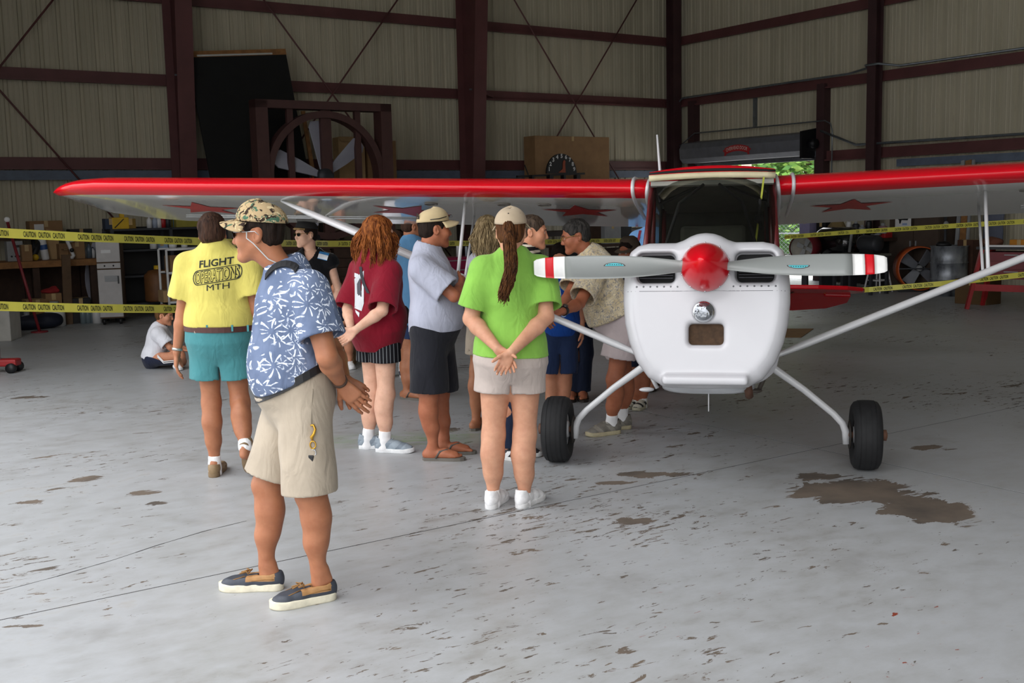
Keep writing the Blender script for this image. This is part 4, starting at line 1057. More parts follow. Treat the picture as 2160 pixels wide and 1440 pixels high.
    # ---- hair and headwear
    def hair(s, m, line=.075, nape=-.075, puff=.010, seed=1, back=0.0, ears=True):
        S = SDF(); S.ell((0, .014 + back * .4, .033), (.076 + puff, .098 + puff + back, .086 + puff * 1.1), None, .01)
        S.ell((0, .048, -.028), (.058 + puff, .052 + puff, .062), None, .03)
        S.plane((0, -.088, line), (0, -.095, -.062), .008); S.plane((0, .055, nape), (0, .35, -1), .022)
        if ears:
            for x in (-1, 1): S.ell((x * .085, .000, -.022), (.03, .03, .045), None, .008, 's')
        S.disp = folds(seed, .0035, 120, (1, 1, .25)); V, F = S.mesh(.005); return s.hpart('hair', V, F, m)
    def cap(s, m, brim_m=None, brim=True, opening=False, back=False, fl=1.0, seams=True):
        """baseball cap; back=True turns it round"""
        V = []; F = []; n = 40; k = 10; z0 = .047; sg = 1 if not back else -1
        for i in range(k + 1):
            t = i / k * math.pi / 2; r = math.cos(t) ** .85
            for j in range(n):
                a = 2 * math.pi * j / n; seam = 1 - .010 * abs(math.cos(3 * a)) ** 18 if seams else 1
                y = .016 + .107 * r * math.sin(a) * seam; V.append((.088 * r * math.cos(a) * seam, y, z0 + .082 * math.sin(t) * (1.06 - .10 * math.sin(a)) + (-.012 * (1 - i / k) * math.sin(a) * (-sg) * -1)))
        for i in range(k):
            for j in range(n): F.append((i * n + j, i * n + (j + 1) % n, (i + 1) * n + (j + 1) % n, (i + 1) * n + j))
        cp = s.hpart('cap', V, F, m)
        md = cp.modifiers.new('thick', 'SOLIDIFY'); md.thickness = .004; md.offset = 1
        mb = MB(); mb.ball((0, .016, z0 + .088), (.009, .009, .005)); s.hbuild(mb, 'cap_button', m, cp)
        if brim:
            V = []; F = []; nn, kk = 17, 6
            for i in range(kk + 1):
                for j in range(nn):
                    a = math.radians(-66 + 132 * j / (nn - 1)); w = i / kk; r = 1 + w * (.72 * math.cos(a) ** .7)
                    x = .087 * r * math.sin(a) * (1 if w == 0 else 1); y = .016 - .105 * r * math.cos(a)
                    V.append((x, sg * y if back else y, z0 + .002 - .022 * (x / .087) ** 2 * (.35 + .6 * w) - .010 * w * fl + .010 * (1 - abs(math.sin(a)))))
            for i in range(kk):
                for j in range(nn - 1): F.append((i * nn + j, i * nn + j + 1, (i + 1) * nn + j + 1, (i + 1) * nn + j))
            b = s.hpart('brim', V, F, brim_m or m, cp); md = b.modifiers.new('thick', 'SOLIDIFY'); md.thickness = .005
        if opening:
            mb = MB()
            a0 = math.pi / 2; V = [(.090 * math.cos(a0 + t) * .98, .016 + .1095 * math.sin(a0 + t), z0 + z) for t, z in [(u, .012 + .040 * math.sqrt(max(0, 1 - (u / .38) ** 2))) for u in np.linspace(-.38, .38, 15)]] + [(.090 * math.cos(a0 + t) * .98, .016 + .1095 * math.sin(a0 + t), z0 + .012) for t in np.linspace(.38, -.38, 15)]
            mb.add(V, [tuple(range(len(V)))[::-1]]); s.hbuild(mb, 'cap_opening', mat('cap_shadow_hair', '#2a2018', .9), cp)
        return cp
    def glasses(s, lens, framem, cord=None):
        m = MB()
        for x in (-1, 1):
            V = [(x * .032 + .025 * math.cos(t), -.104 + .25 * max(0, abs(x * .032 + .025 * math.cos(t)) - .01) ** 1.4, .000 + .018 * math.sin(t)) for t in np.linspace(0, 2 * math.pi, 17)[:-1]]
            m.add(V + [(v[0], v[1] + .003, v[2]) for v in V], [tuple(range(16)), tuple(range(31, 15, -1))] + [(i, (i + 1) % 16, 16 + (i + 1) % 16, 16 + i) for i in range(16)])
        g = s.hbuild(m, 'sunglasses', lens)
        m = MB(); m.tube([(-.062, -.090, .008), (-.03, -.107, .014), (0, -.110, .008), (.03, -.107, .014), (.062, -.090, .008)], .0017, 6)
        for x in (-1, 1): m.tube([(x * .060, -.091, .008), (x * .077, -.050, .008), (x * .083, .005, .008), (x * .083, .022, -.008)], .0022, 6)
        s.hbuild(m, 'frame', framem, g)
        if cord:
            p = s.J['nk']; R = s.hR
            for x in ((1,)):
                a = np.array((x * .082, -.03, .006)); b = (p - s.J['hd'] - s.F * .045 + s.Ls * .05 * x) @ R / s.hs; b = b + np.array([0, .0, -.0]); mid = a * .5 + b * .5 + np.array([x * .016, -.02, -.03])
                m = MB(); m.tube([a, a + (0.006 * x, -.0, -.025), a * .6 + mid * .4 + (0, -.01, 0), mid, mid * .4 + b * .6 + (0.004 * x, .0, -.008), b], .0026, 6); s.hbuild(m, 'cord', cord, g)
        return g
    def locks(s, m, paths, n=120, r=.004, seed=3, spread=.03, name='hair', parent=None, wave=.012):
        """long hair: strands round guide paths (place coordinates)"""
        rn = np.random.RandomState(seed); mb = MB()
        for i in range(n):
            g = paths[i % len(paths)]; P = np.array(g, float); k = 11
            t = np.linspace(0, 1, len(P)); tt = np.linspace(0, 1 - rn.uniform(0, .16), k); Q = np.stack([np.interp(tt, t, P[:, a]) for a in range(3)], 1)
            off = rn.normal(size=3) * spread; off *= min(1.0, spread * 1.7 / (np.linalg.norm(off) + 1e-9)); ph = rn.uniform(0, 6.28, 3); fq = rn.uniform(1.5, 3.2)
            taper = np.concatenate([np.linspace(.75, 1, 4), np.linspace(1, .75, k - 4)])
            Q = Q + off * taper[:, None] + wave * np.sin(tt[:, None] * 6.28 * fq + ph) * tt[:, None]
            mb.tube(Q, list(r * np.linspace(1.2, .35, k)), 5, cap=False)
        return mb.build(name, m, parent or s.root, world=True)
    # ---- clothing
    def shirt(s, m, sleeve=.6, hem=-.05, loose=.02, sl_r=(.075, .082), seed=1, name='shirt', amp=.004, neck=.062, tuck=False, flare=0.0, vneck=0.0, cuts=None, h=None):
        j, c = s.J, s.sc; S = SDF(); s.torso(S, loose, hem - .02 - s.tilt * .25, 1.0)
        if tuck: 
            a = s.stations(loose, hem - .02, 1.0)[0]; t = hem + .06; q = s.stations(loose + .014, t, 1.0)[0]; x = s.Lp
            S.ec(s.axis(t) + s.F * q[3], s.axis(t + .02) + s.F * q[3], (q[1], q[2]), (q[1], q[2]), x, .03)
        if flare:
            q = s.stations(loose + flare, hem, 1.0)[0]; q2 = s.stations(loose, hem + .3, 1.0)[0]
            S.ec(s.axis(hem - .02) + s.F * q[3], s.axis(hem + .3) + s.F * q2[3], q[1:3], q2[1:3], s.Lp, .03)
        if sleeve:
            for q in 'lr':
                a, b = j['s' + q], j['e' + q]; L = np.linalg.norm(b - a)
                if sleeve <= 1.0: e = a + (b - a) * sleeve
                else: e = b + (j['w' + q] - b) * (sleeve - 1)
                if sleeve > 1.0: S.cone(a, b, sl_r[0] * c, sl_r[1] * c, .03); f = capcone(b, e, sl_r[1] * c, sl_r[1] * c)
                else: f = capcone(a, e, sl_r[0] * c, sl_r[1] * c)
                S.func(*f, k=.035)
        n0 = s.nk
        S.cone(n0 - s.U * .01 * c + s.F * .005, n0 + s.U * .12 + s.F * .03 * c, neck * c, neck * c * 1.15, .008, 's')
        if vneck: S.cone(n0 + s.F * .10 * c - s.U * vneck * c, n0 + s.F * .06 * c + s.U * .06 * c, .006, .075 * c, .006, 's')
        S.plane(s.axis(hem), -(s.U + s.F * s.tilt), .006)
        for p, n_ in (cuts or []): S.plane(p, n_, .006)
        if amp: S.disp = folds(seed, amp, 20, (1, 1, .5))
        s.shirtS = S; V, F = S.mesh(h or s.h); s.shirtobj = obj(name, mesh(name, V, F, m, True), s.root, world=True); return s.shirtobj
    def bottom(s, m, name='shorts', waist=.16, ends=(.9, .9), r=(.098, .105), loose=.014, seed=5, amp=.004, skirt=False, h=None, fork=.5):
        j, c = s.J, s.sc; S = SDF(); s.torso_low(S, loose, waist + .04 + s.tilt * .25)
        for q, en in zip('lr', ends):
            a, b = j['h' + q], j['k' + q]
            if en <= 1.0: f = capcone(a, a + (b - a) * en, r[0] * c, r[1] * c); S.func(*f, k=.03)
            else:
                e = b + (j['a' + q] - b) * (en - 1); S.cone(a, b, r[0] * c, r[1] * c * .92, .03); f = capcone(b, e, r[1] * c * .9, r[1] * c * .92); S.func(*f, k=.03)
        if fork and not skirt:
            e = [j['h' + q] + (j['k' + q] - j['h' + q]) * min(en, 1.0) for q, en in zip('lr', ends)]; mid = (e[0] + e[1]) / 2; top = mid + (s.axis(-.14) - mid) * fork; zz = unit(top - mid); Lx = unit(s.Lp - zz * (s.Lp @ zz)); Rm = np.stack([Lx, np.cross(zz, Lx), zz], 1); hl_ = np.linalg.norm(top - mid) / 2 + .04
            S.box((top + mid) / 2 - zz * .04, (.003, .22, hl_), Rm, .002, .024, 's')
        if skirt: S.ec(s.axis(-.04), s.axis(-.04) * (1 - skirt) + (j['kl'] + j['kr']) / 2 * skirt, (.17 * c, .14 * c), (.165 * c, .14 * c), s.Lp, .03); S.plane(s.axis(-.04) * (1 - skirt) + (j['kl'] + j['kr']) / 2 * skirt, -UP, .006)
        S.plane(s.axis(waist), s.U + s.F * s.tilt, .004)
        if amp: S.disp = folds(seed, amp, 18, (1, 1, .3))
        s.botS = S; V, F = S.mesh(h or s.h); s.botobj = obj(name, mesh(name, V, F, m, True), s.root, world=True); return s.botobj
    def torso_low(s, S, loose, t1):
        st = s.stations(loose, -.15, t1)
        for a, b in zip(st[:-1], st[1:]): S.ec(s.axis(a[0]) + s.F * a[3], s.axis(b[0]) + s.F * b[3], a[1:3], b[1:3], s.Lp, .03)
    def belt(s, m, t=.16, loose=.018, w=.034, parent=None, name='belt', tilt=0.0):
        q = s.stations(loose, t, 1.0)[0]; n = 36; V = []; F = []; c0 = s.axis(t) + s.F * q[3]
        for i in range(n):
            a = 2 * math.pi * i / n; ca, sa = math.cos(a), math.sin(a)
            if s.tilt: q = s.stations(loose, t - s.tilt * sa * .16 * s.sc / np.linalg.norm(s.nk - s.pel), 1.0)[0]
            p = s.axis(t) + s.F * q[3] + s.Lp * q[1] * ca + s.F * q[2] * sa; o = unit(s.Lp * ca / q[1] + s.F * sa / q[2])
            up = s.U * w / 2
            tz = -s.U * (s.tilt * sa * q[2])
            V += [p - up + tz, p - up + o * .005 + tz, p + up + o * .005 + tz, p + up + tz]
        for i in range(n):
            for k in range(4): a = i * 4 + k; b = i * 4 + (k + 1) % 4; a2 = ((i + 1) % n) * 4 + k; b2 = ((i + 1) % n) * 4 + (k + 1) % 4; F.append((a, b, b2, a2))
        return obj(name, mesh(name, V, F, m), parent or s.root, world=True)
    def drape(s, S, name, pts, F, direction, m, parent, off=.003):
        """lay flat artwork (place coordinates) onto the cloth along a direction"""
        P = np.array(pts, float); d = unit(direction); P = P - d * .35; t = np.zeros(len(P)); 
        for _ in range(60):
            e = S.ev_far(P + t[:, None] * d); t += np.clip(e - off, -.01, .06) * .85
        return obj(name, mesh(name, P + t[:, None] * d, F, m), parent, world=True)
    # ---- feet
    def shoe(s, q, kind, pitch=0.0, lift=0.0, yawoff=0.0):
        fd = s.feet.get(q, s.F); an = s.J['a' + q]; a = math.atan2(fd[0], -fd[1]) + yawoff
        key = (kind, q if kind != 'flipflop' else 'x')
        if key not in SHOES: SHOES[key] = make_shoe(kind, q)
        first = None
        for nm, me, sub in SHOES[key]:
            o = bpy.data.objects.new(nm, me); COL.objects.link(o)
            if first is None:
                o.parent = s.root; o.location = Vector((an[0] - s.base[0], an[1] - s.base[1], lift)); o.rotation_euler = (pitch, 0, a); o.scale = (s.sc,) * 3; first = o
            else: o.parent = first
        return first
    def sock(s, q, m, h=.075, r=.040, ext=.06):
        an = s.J['a' + q]; c = s.sc; kn = s.J['k' + q]; d = unit(kn - an); S = SDF(); fd = s.feet.get(q, s.F); fh = unit((fd[0], fd[1], 0))
        f = capcone(an - d * ext - fh * .002, an + d * h * .55 * c, (r + .004) * c, r * c, .012, .001); S.func(*f, k=.01); S.disp = folds(9, .0015, 90, (.2, .2, 1)); V, F = S.mesh(.005)
        return obj('sock', mesh('sock', V, F, m, True), s.root, world=True)
    def band(s, q, t, m, name, r=.031, w=.018, face=None):
        a, b = s.J['e' + q], s.J['w' + q]; d = unit(b - a); c = a + (b - a) * t; mb = MB(); mb.tube([c - d * w / 2, c + d * w / 2], r * s.sc, 20); o = mb.build(name, m, s.root, world=True)
        if face is not None: mb = MB(); n = unit(np.array(face) - d * (np.array(face) @ d)); mb.tube([c + n * (r - .004) * s.sc, c + n * (r + .010) * s.sc], .019 * s.sc, 16); mb.build('watch_case', mat('watch_case', '#4a4c4e', .3, .8), o, world=True)
        return o
def _ev_far(s, P):
    if s.disp is not None: P = P + s.disp(P)
    d = np.full(len(P), .25)
    for kind, q, k, mode, l, h in s.ops:
        e = s.prim(kind, q, P)
        if mode == 'u': hh = np.maximum(k - np.abs(d - e), 0); d = np.minimum(d, e) - hh * hh * (.25 / k)
        elif mode == 's': d = np.maximum(d, -e)
        else: d = np.maximum(d, e)
    return d
SDF.ev_far = _ev_far
SHOES = {}
def foot_outline(w=1.0, q='l', n=30):
    """sole outline, facing -y; inner side curves with the foot"""
    sg = 1 if q == 'l' else -1; pts = []
    ys = [.078, .060, .02, -.04, -.10, -.15, -.19, -.212, -.222]; out_ = [.0, .030, .036, .036, .044, .046, .038, .022, .0]; inn = [.0, .030, .033, .031, .040, .042, .036, .022, .0]
    for y, x in zip(ys, out_): pts.append((sg * x * w, y))
    for y, x in list(zip(ys, inn))[-2:0:-1]: pts.append((-sg * x * w, y))
    return pts if sg < 0 else pts[::-1]
def make_shoe(kind, q):
    P = []
    if kind == 'flipflop':
        mb = MB(); mb.prism(foot_outline(1.06), 0, .022); P.append(('flip_flop', mb.mesh('flip_flop', mat('flipflop_foam', '#6b665f', .8)), False))
        mb = MB(); z = .022
        for sx in (-1, 1): mb.tube([(sx * .040, -.02, z), (sx * .036, -.05, z + .045), (sx * .016, -.095, z + .055), (-.004, -.125, z + .03), (-.006, -.145, z)], [.006, .008, .007, .005, .004], 6)
        P.append(('thong_strap', mb.mesh('thong_strap', mat('flipflop_strap', '#55504b', .7)), True)); return P
    if kind == 'sandal':
        mb = MB(); mb.prism(foot_outline(1.05), 0, .022); P.append(('sandal', mb.mesh('sandal', mat('sandal_sole', '#2a211b', .8)), False))
        mb = MB()
        for y0, hh in ((-.14, .05), (-.06, .075), (.04, .09)): mb.tube([(-.047, y0, .02), (-.04, y0, hh * .8), (0, y0 - .01, hh), (.04, y0, hh * .8), (.047, y0, .02)], .011, 6)
        P.append(('strap', mb.mesh('strap', mat('sandal_strap', '#3a2a1f', .7)), True)); return P
    low = kind in ('boat', 'loafer'); S = SDF(); zt = .0
    st = [(.045, .052, .034, .048), (-.02, .055, .036, .050), (-.09, .046, .041, .040), (-.15, .038, .041, .030), (-.185, .032, .034, .024)]
    for a, b in zip(st[:-1], st[1:]): S.ec((0, a[0], a[1] - .004), (0, b[0], b[1] - .004), a[2:], b[2:], (1, 0, 0), .02)
    if not low: S.cone((0, .022, .06), (0, .030, .098), .040, .038, .02)
    else: S.cone((0, .018, .055), (0, .022, .075), .037, .036, .02)
    S.cone((0, .016, .072 if not low else .058), (0, .026, .16), .031, .040, .006, 's'); S.cone((0, -.02, .085 if not low else .072), (0, .01, .12), .020, .03, .01, 's')
    S.plane((0, 0, .016), (0, 0, -1), .004); S.plane((0, 0, .104 if not low else .078), (0, -.12, 1), .004)
    V, F = S.mesh(.0048); C = V[F].mean(1)
    sole_h = .03 if not low else .034
    def dims(k): return k
    cols = {'boat': ('#3a3f49', '#a67c4e', '#d9d3bd', '#8a6435'), 'loafer': ('#8a7354', '#8a7354', '#7b664b', '#6b573d'), 'white': ('#e9e9ea', '#e9e9ea', '#dcdcdc', '#e4e4e4'), 'grey': ('#8d99a3', '#76828d', '#dfe1e2', '#cdd2d6'),
            'nb': ('#77736b', '#8f8b81', '#b5ab8c', '#d4d1c6'), 'blackwhite': ('#1d1d20', '#d9d9d9', '#d2d2d0', '#dedede'), 'navy': ('#2a3040', '#39415a', '#d2d2d0', '#dedede'), 'whitelogo': ('#cfcbbb', '#2a2a2c', '#b9b39c', '#dedede')}[kind]
    ma, mb_ = mat('shoe_' + kind + '_a', cols[0], .6, var=.12, scale=40), mat('shoe_' + kind + '_b', cols[1], .65, var=.12, scale=40)
    if kind == 'boat': mi = ((C[:, 1] > -.085) & (C[:, 1] < .045) & (C[:, 2] > .048) & (np.abs(C[:, 0]) > .012)).astype(int)
    elif kind in ('grey', 'nb', 'blackwhite', 'navy', 'whitelogo'): mi = ((np.sin(C[:, 1] * 60 + C[:, 2] * 55) > .35) & (C[:, 2] < .075)).astype(int)
    else: mi = np.zeros(len(F), int)
    P.append(('shoe', mesh('shoe', V, F, [ma, mb_], True, mi), False))
    o = foot_outline(1.20 if kind == 'boat' else 1.14, q)
    for _ in range(2): o = [((1 - w) * a[0] + w * c[0], (1 - w) * a[1] + w * c[1]) for a, c in zip(o, o[1:] + o[:1]) for w in (.25, .75)]
    n = len(o); b = MB(); V = []; 
    for z, w in ((0, .96), (.006, 1.0), (sole_h * .55, 1.0), (sole_h * .85, 1.0), (sole_h, .97)):
        for x, y in o:
            zz = z; 
            if y < -.15: zz = z + (0.010 if kind != 'boat' else .004) * ((-.15 - y) / .07) ** 2
            V.append((x * w, (y + .07) * (.985 + .015 * w) - .07, zz))
    F = [(i * n + j, i * n + (j + 1) % n, (i + 1) * n + (j + 1) % n, (i + 1) * n + j) for i in range(4) for j in range(n)] + [tuple(range(n))[::-1], tuple(range(4 * n, 5 * n))]
    b.add(V, F, True); P.append(('sole', b.mesh('sole', mat('shoe_' + kind + '_sole', cols[2], .7, var=.15, scale=25)), True))
    b = MB()
    if kind == 'boat':
        b.tube([(-.018, -.07, .088), (.018, -.075, .088)], .0035, 6); b.tube([(0, -.073, .09), (.022, -.09, .096), (.034, -.075, .082), (.012, -.07, .09)], .003, 6); b.tube([(0, -.073, .09), (-.022, -.095, .09), (-.034, -.08, .075), (-.012, -.07, .09)], .003, 6)
        b.tube([(.0, -.075, .09), (.012, -.12, .078)], .003, 6); b.tube([(.0, -.075, .09), (-.014, -.118, .078)], .003, 6)
        for sx in (-1, 1): b.tube([(sx * .0415, -.06, .052), (sx * .041, .0, .058), (sx * .039, .04, .056)], .0022, 5)
        for sx in (-1, 1): b.tube([(sx * .030, -.09, .072), (sx * .033, -.14, .058), (sx * .022, -.175, .05), (0, -.188, .048)], .0022, 5)
    elif kind != 'loafer':
        for i in range(5):
            y = -.045 - i * .022; z = .092 - i * .0085; b.tube([(-.02, y, z - .006), (0, y - .004, z), (.02, y, z - .006)], .003, 5)
        b.tube([(0, -.045, .093), (.025, -.06, .097), (.03, -.045, .088), (0, -.043, .093)], .0026, 5)
    if b.V: P.append(('lace', b.mesh('lace', mat('lace_' + kind, cols[3], .8)), True))
    return P
def head_to(v): return np.array(v, float)
# ---------------------------------------------------------------- prints
def m_hawaii():
    N = NT('blue_fern_print_cloth'); v = N.coord(); base = N.ramp(N.noise(v, 7, 3).outputs['Fac'], [(.3, '#56647f'), (.7, '#717f9b')]); mask = None
    for sc, ofs, pet, R0, rot in ((9.5, (0, 0, 0), 9, .62, .3), (12.5, (3.3, 1.7, 5.1), 6, .55, 1.2)):
        w = N.mapping(v, (sc, sc, sc), (0, rot * .3, 0), ofs); vo = N.n('ShaderNodeTexVoronoi'); vo.inputs['Scale'].default_value = 1.0; N.l(w, vo.inputs['Vector'])
        d = N.vmath('SUBTRACT', w, vo.outputs['Position']).outputs[0]; sp = N.n('ShaderNodeSeparateXYZ'); N.l(d, sp.inputs[0])
        sc2 = N.n('ShaderNodeSeparateXYZ'); N.l(vo.outputs['Color'], sc2.inputs[0])
        h = N.math('ADD', sp.outputs[0], N.math('MULTIPLY', sp.outputs[1], .85)); z = N.math('SUBTRACT', sp.outputs[2], .12)
        ang = N.math('ARCTAN2', z, h); rad = N.math('SQRT', N.math('ADD', N.math('MULTIPLY', h, h), N.math('MULTIPLY', z, z)))
        a2 = N.math('ADD', N.math('MULTIPLY', ang, pet * .5), N.math('MULTIPLY', sc2.outputs[0], 6.28)); a2 = N.math('ADD', a2, N.math('MULTIPLY', rad, 2.2))
        pt = N.math('POWER', N.math('ABSOLUTE', N.math('COSINE', a2)), 15.0)
        lo = N.math('MULTIPLY', N.math('SUBTRACT', rad, .09), 12.0, clamp=True); hi = N.math('MULTIPLY', N.math('SUBTRACT', R0, N.math('ADD', rad, N.math('MULTIPLY', sc2.outputs[1], .18))), 9.0, clamp=True)
        m_ = N.math('MULTIPLY', N.math('MULTIPLY', pt, lo), hi); m_ = N.math('MULTIPLY', N.math('SUBTRACT', m_, .22), 3.0, clamp=True)
        br = N.noise(w, 5, 2).outputs['Fac']; m_ = N.math('MULTIPLY', m_, N.math('MULTIPLY', N.math('SUBTRACT', br, .32), 5.0, clamp=True))
        mask = m_ if mask is None else N.math('MAXIMUM', mask, m_)
    N.color(N.mix(mask, base, '#dfe6f2')); N.set(rough=.85, spec=.2)
    N.bump(N.noise(N.mapping(v, (1, 1, .5)), 14, 2, .5, 1).outputs['Fac'], .35, .03); return N.m
def m_camo():
    N = NT('woodland_camo_cloth'); v = N.coord()
    a = N.noise(v, 17, 3, .6, 1.2).outputs['Fac']; b = N.noise(N.mapping(v, loc=(5, 2, 1)), 20, 3, .6, 1.4).outputs['Fac']; c = N.noise(N.mapping(v, loc=(1, 7, 3)), 27, 3, .6, 1.6).outputs['Fac']
    col = N.mix(N.math('MULTIPLY', N.math('SUBTRACT', a, .55), 30, clamp=True), '#b09a76', '#4a6a56'); col = N.mix(N.math('MULTIPLY', N.math('SUBTRACT', b, .55), 30, clamp=True), col, '#3a2f28')
    col = N.mix(N.math('MULTIPLY', N.math('SUBTRACT', c, .62), 30, clamp=True), col, '#d8c79e'); N.color(col); N.set(rough=.9, spec=.1); return N.m
def m_floral():
    N = NT('cream_squiggle_print_cloth'); v = N.coord(); n1 = N.noise(v, 22, 2, .5, 1.5).outputs['Fac']; ln = N.math('ABSOLUTE', N.math('SUBTRACT', n1, .5)); n2 = N.noise(N.mapping(v, loc=(3, 3, 3)), 30, 2, .5, 1.2).outputs['Fac']; l2 = N.math('ABSOLUTE', N.math('SUBTRACT', n2, .52))
    m1 = N.math('SUBTRACT', 1.0, N.math('MULTIPLY', ln, 26, clamp=True)); m2 = N.math('SUBTRACT', 1.0, N.math('MULTIPLY', l2, 30, clamp=True))
    base = N.ramp(N.noise(v, 16, 2).outputs['Fac'], [(.35, '#c9b892'), (.6, '#ddd0b0'), (.75, '#cfc4b4')]); col = N.mix(N.math('MULTIPLY', m1, .8), base, '#5f6478'); col = N.mix(N.math('MULTIPLY', m2, .55), col, '#8d93a6')
    N.color(col); N.set(rough=.85, spec=.2); N.bump(N.noise(v, 14, 2, .5, 1).outputs['Fac'], .35, .03); return N.m
def m_stripes(name, a, b, fx, axis=2, duty=.5, tilt=(0, 0, 0)):
    N = NT(name); v = N.mapping(N.coord(), (1, 1, 1), tilt); s_ = N.n('ShaderNodeSeparateXYZ'); N.l(v, s_.inputs[0])
    w = N.math('FRACT', N.math('MULTIPLY', s_.outputs[axis], fx)); m_ = N.math('LESS_THAN', w, duty); N.color(N.mix(m_, a, b)); N.set(rough=.9, spec=.15); return N.m
W_SOCK = cloth('white_sock', '#ededee'); LEATHER_BK = mat('black_leather', '#1b1b1d', .45)
def lab_patch(p, c, right, up, nrm, S, w=.075, hgt=.05, tilt=0.0):
    """stick-on name badge: blue header over white"""
    R = np.array(right) * math.cos(tilt) + np.array(up) * math.sin(tilt); Uu = -np.array(right) * math.sin(tilt) + np.array(up) * math.cos(tilt)
    g = [(x, y) for y in np.linspace(-1, 1, 5) for x in np.linspace(-1, 1, 7)]
    def quad(y0, y1, m, nm, par, off):
        V = []; F = []; nx, ny = 6, 4
        for j in range(ny + 1):
            for i in range(nx + 1): V.append(np.array(c) + R * w * (i / nx - .5) + Uu * hgt * (y0 + (y1 - y0) * j / ny))
        for j in range(ny):
            for i in range(nx): a = j * (nx + 1) + i; F.append((a, a + 1, a + nx + 2, a + nx + 1))
        return p.drape(S, nm, V, F, -np.array(nrm), m, par, off)
    b = quad(-.5, .5, mat('badge_blue', '#3f8fd0', .5), 'name_badge', p.root, .003); quad(-.42, .2, mat('badge_white', '#e8eef4', .5), 'badge_field', b, .0045)

# ================================================================ P1 man in camouflage cap and blue fern-print shirt (nearest)
P = Person('man in camouflage cap, blue fern-print shirt and khaki shorts, hands behind back', 1.0, 4.68,
    dict(hd=(547, 491), nk=(607, 572), sl=(652, 612, -.17), sr=(628, 606, .20), el=(690, 752, -.25), er=(704, 742, .24), wl=(718, 806, -.07), wr=(727, 802, .05),
         hl=(640, 832, -.09), hr=(622, 832, .09), kl=(655, 1042, -.11), kr=(563, 1022, .07), al=(672, 1203, -.10), ar=(562, 1192, .06)),
    (-1, .06, -.02), SK_TAN, belly=.045, wid=1.06, h=.0068)
P.feet = {'l': (-.90, -.42), 'r': (-1.0, .03)}; P.tilt = .40
P.body({'l': ((.62, .1, -.75), (.2, .9, -.1), .22, .9), 'r': ((.75, -.25, -.55), (-.1, -.9, .2), .5, .6)}, thick=1.1, hh=.0042)
P.hair(hairmat('dark_brown_hair', '#15100d', '#2c201a'), nape=-.068, puff=.004); P.cap(m_camo())
P.glasses(mat('dark_lens', '#141518', .08), mat('silver_frame', '#b9bcbe', .3, .8), mat('grey_cord', '#c4c8c8', .8))
P.bottom(cloth('khaki_twill', '#aca08f'), waist=.155, ends=(.98, .90), r=(.112, .118), loose=.020, amp=.007, seed=12, fork=0)
P.shirt(m_hawaii(), sleeve=.72, hem=.168, loose=.024, sl_r=(.086, .098), amp=.008, seed=3, tuck=True)
bl = P.belt(LEATHER_BK, .135, .036, .036)
# collar, strap, key ring
m = MB(); cpts = [P.nk + P.Ls * .075 * math.cos(a) + P.F * (.06 * math.sin(a) + .012) + P.U * (.004 - .055 * max(0, math.sin(a)) ** 3) for a in np.linspace(-math.pi * .5, math.pi * 1.5, 25)]
V = []; F = []
for i, p in enumerate(cpts):
    a = -math.pi * .5 + 2 * math.pi * i / 24; o = unit(P.Ls * math.cos(a) + P.F * math.sin(a)); V += [p - o * .012 + P.U * .022, p + o * .004 + P.U * .028, p + o * .030 - P.U * .022, p + o * .024 - P.U * .026]
for i in range(24):
    for k in range(3): F.append((i * 4 + k, i * 4 + 4 + k, i * 4 + 5 + k, i * 4 + 1 + k))
co = obj('collar', mesh('collar', V, F, MATS.get('hawaii') or P.shirtobj.data.materials[0], True), P.shirtobj, world=True)
sd = [dp(x, y, 4.6) for x, y in ((562, 584), (569, 574), (577, 566), (586, 560), (595, 557), (606, 556), (616, 558), (626, 562), (634, 567))]
V = []; F = []
for i, p in enumerate(sd): V += [p - UP * .012, p + UP * .012]
for i in range(len(sd) - 1): F.append((2 * i, 2 * i + 1, 2 * i + 3, 2 * i + 2))
so = P.drape(P.shirtS, 'shoulder_strap', V, F, (0, 1, 0), mat('black_webbing', '#17181c', .8), P.root, .006)
mm = so.modifiers.new('s', 'SOLIDIFY'); mm.thickness = .006
kp = dp(655, 905, 4.50); BR = mat('brass', '#c79a3c', .3, .9); kx = np.array([1.0, 0, 0])
ang = np.linspace(0, 2 * math.pi, 17)
m = MB(); m.tube([dp(660, 820, 4.49), dp(657, 860, 4.485), dp(657, 893, 4.47)], .0022, 5); kr = m.build('key_cord', mat('khaki_cord', '#8d8474', .8), P.root, world=True)
m = MB(); m.tube([dp(655, 897, 4.47), dp(661, 896, 4.47), dp(665, 905, 4.47), dp(662, 915, 4.47), dp(657, 922, 4.47), dp(659, 928, 4.47)], [.004, .005, .0055, .006, .0075, .004], 8); m.build('snap_hook', BR, kr, world=True)
c0 = dp(660, 938, 4.47); m = MB(); m.tube([c0 + np.array([.012 * math.cos(a), 0, .016 * math.sin(a)]) for a in ang], .003, 6, cap=False); m.build('brass_ring', BR, kr, world=True)
c0 = dp(660, 955, 4.47); m = MB(); m.tube([c0 + np.array([.012 * math.cos(a), .004, .014 * math.sin(a)]) for a in ang], .0025, 6, cap=False); m.build('steel_ring', M_CHROME, kr, world=True)
m = MB(); m.box(dp(655, 972, 4.47), (.024, .014, .052), M=roty(.15)); m.build('key_fob', LEATHER_BK, kr, bevel=.004, world=True)
for i, (x, y) in enumerate(((661, 962), (651, 960))): m = MB(); m.box(dp(x, y, 4.48), (.016, .004, .045), M=roty(.2 - .5 * i)); m.build('key', M_CHROME if i == 0 else LEATHER_BK, kr, world=True)
P.band('l', .93, mat('leather_band', '#4b3a30', .7), 'wrist_band', r=.034, w=.014)
for q in 'lr': P.shoe(q, 'boat')

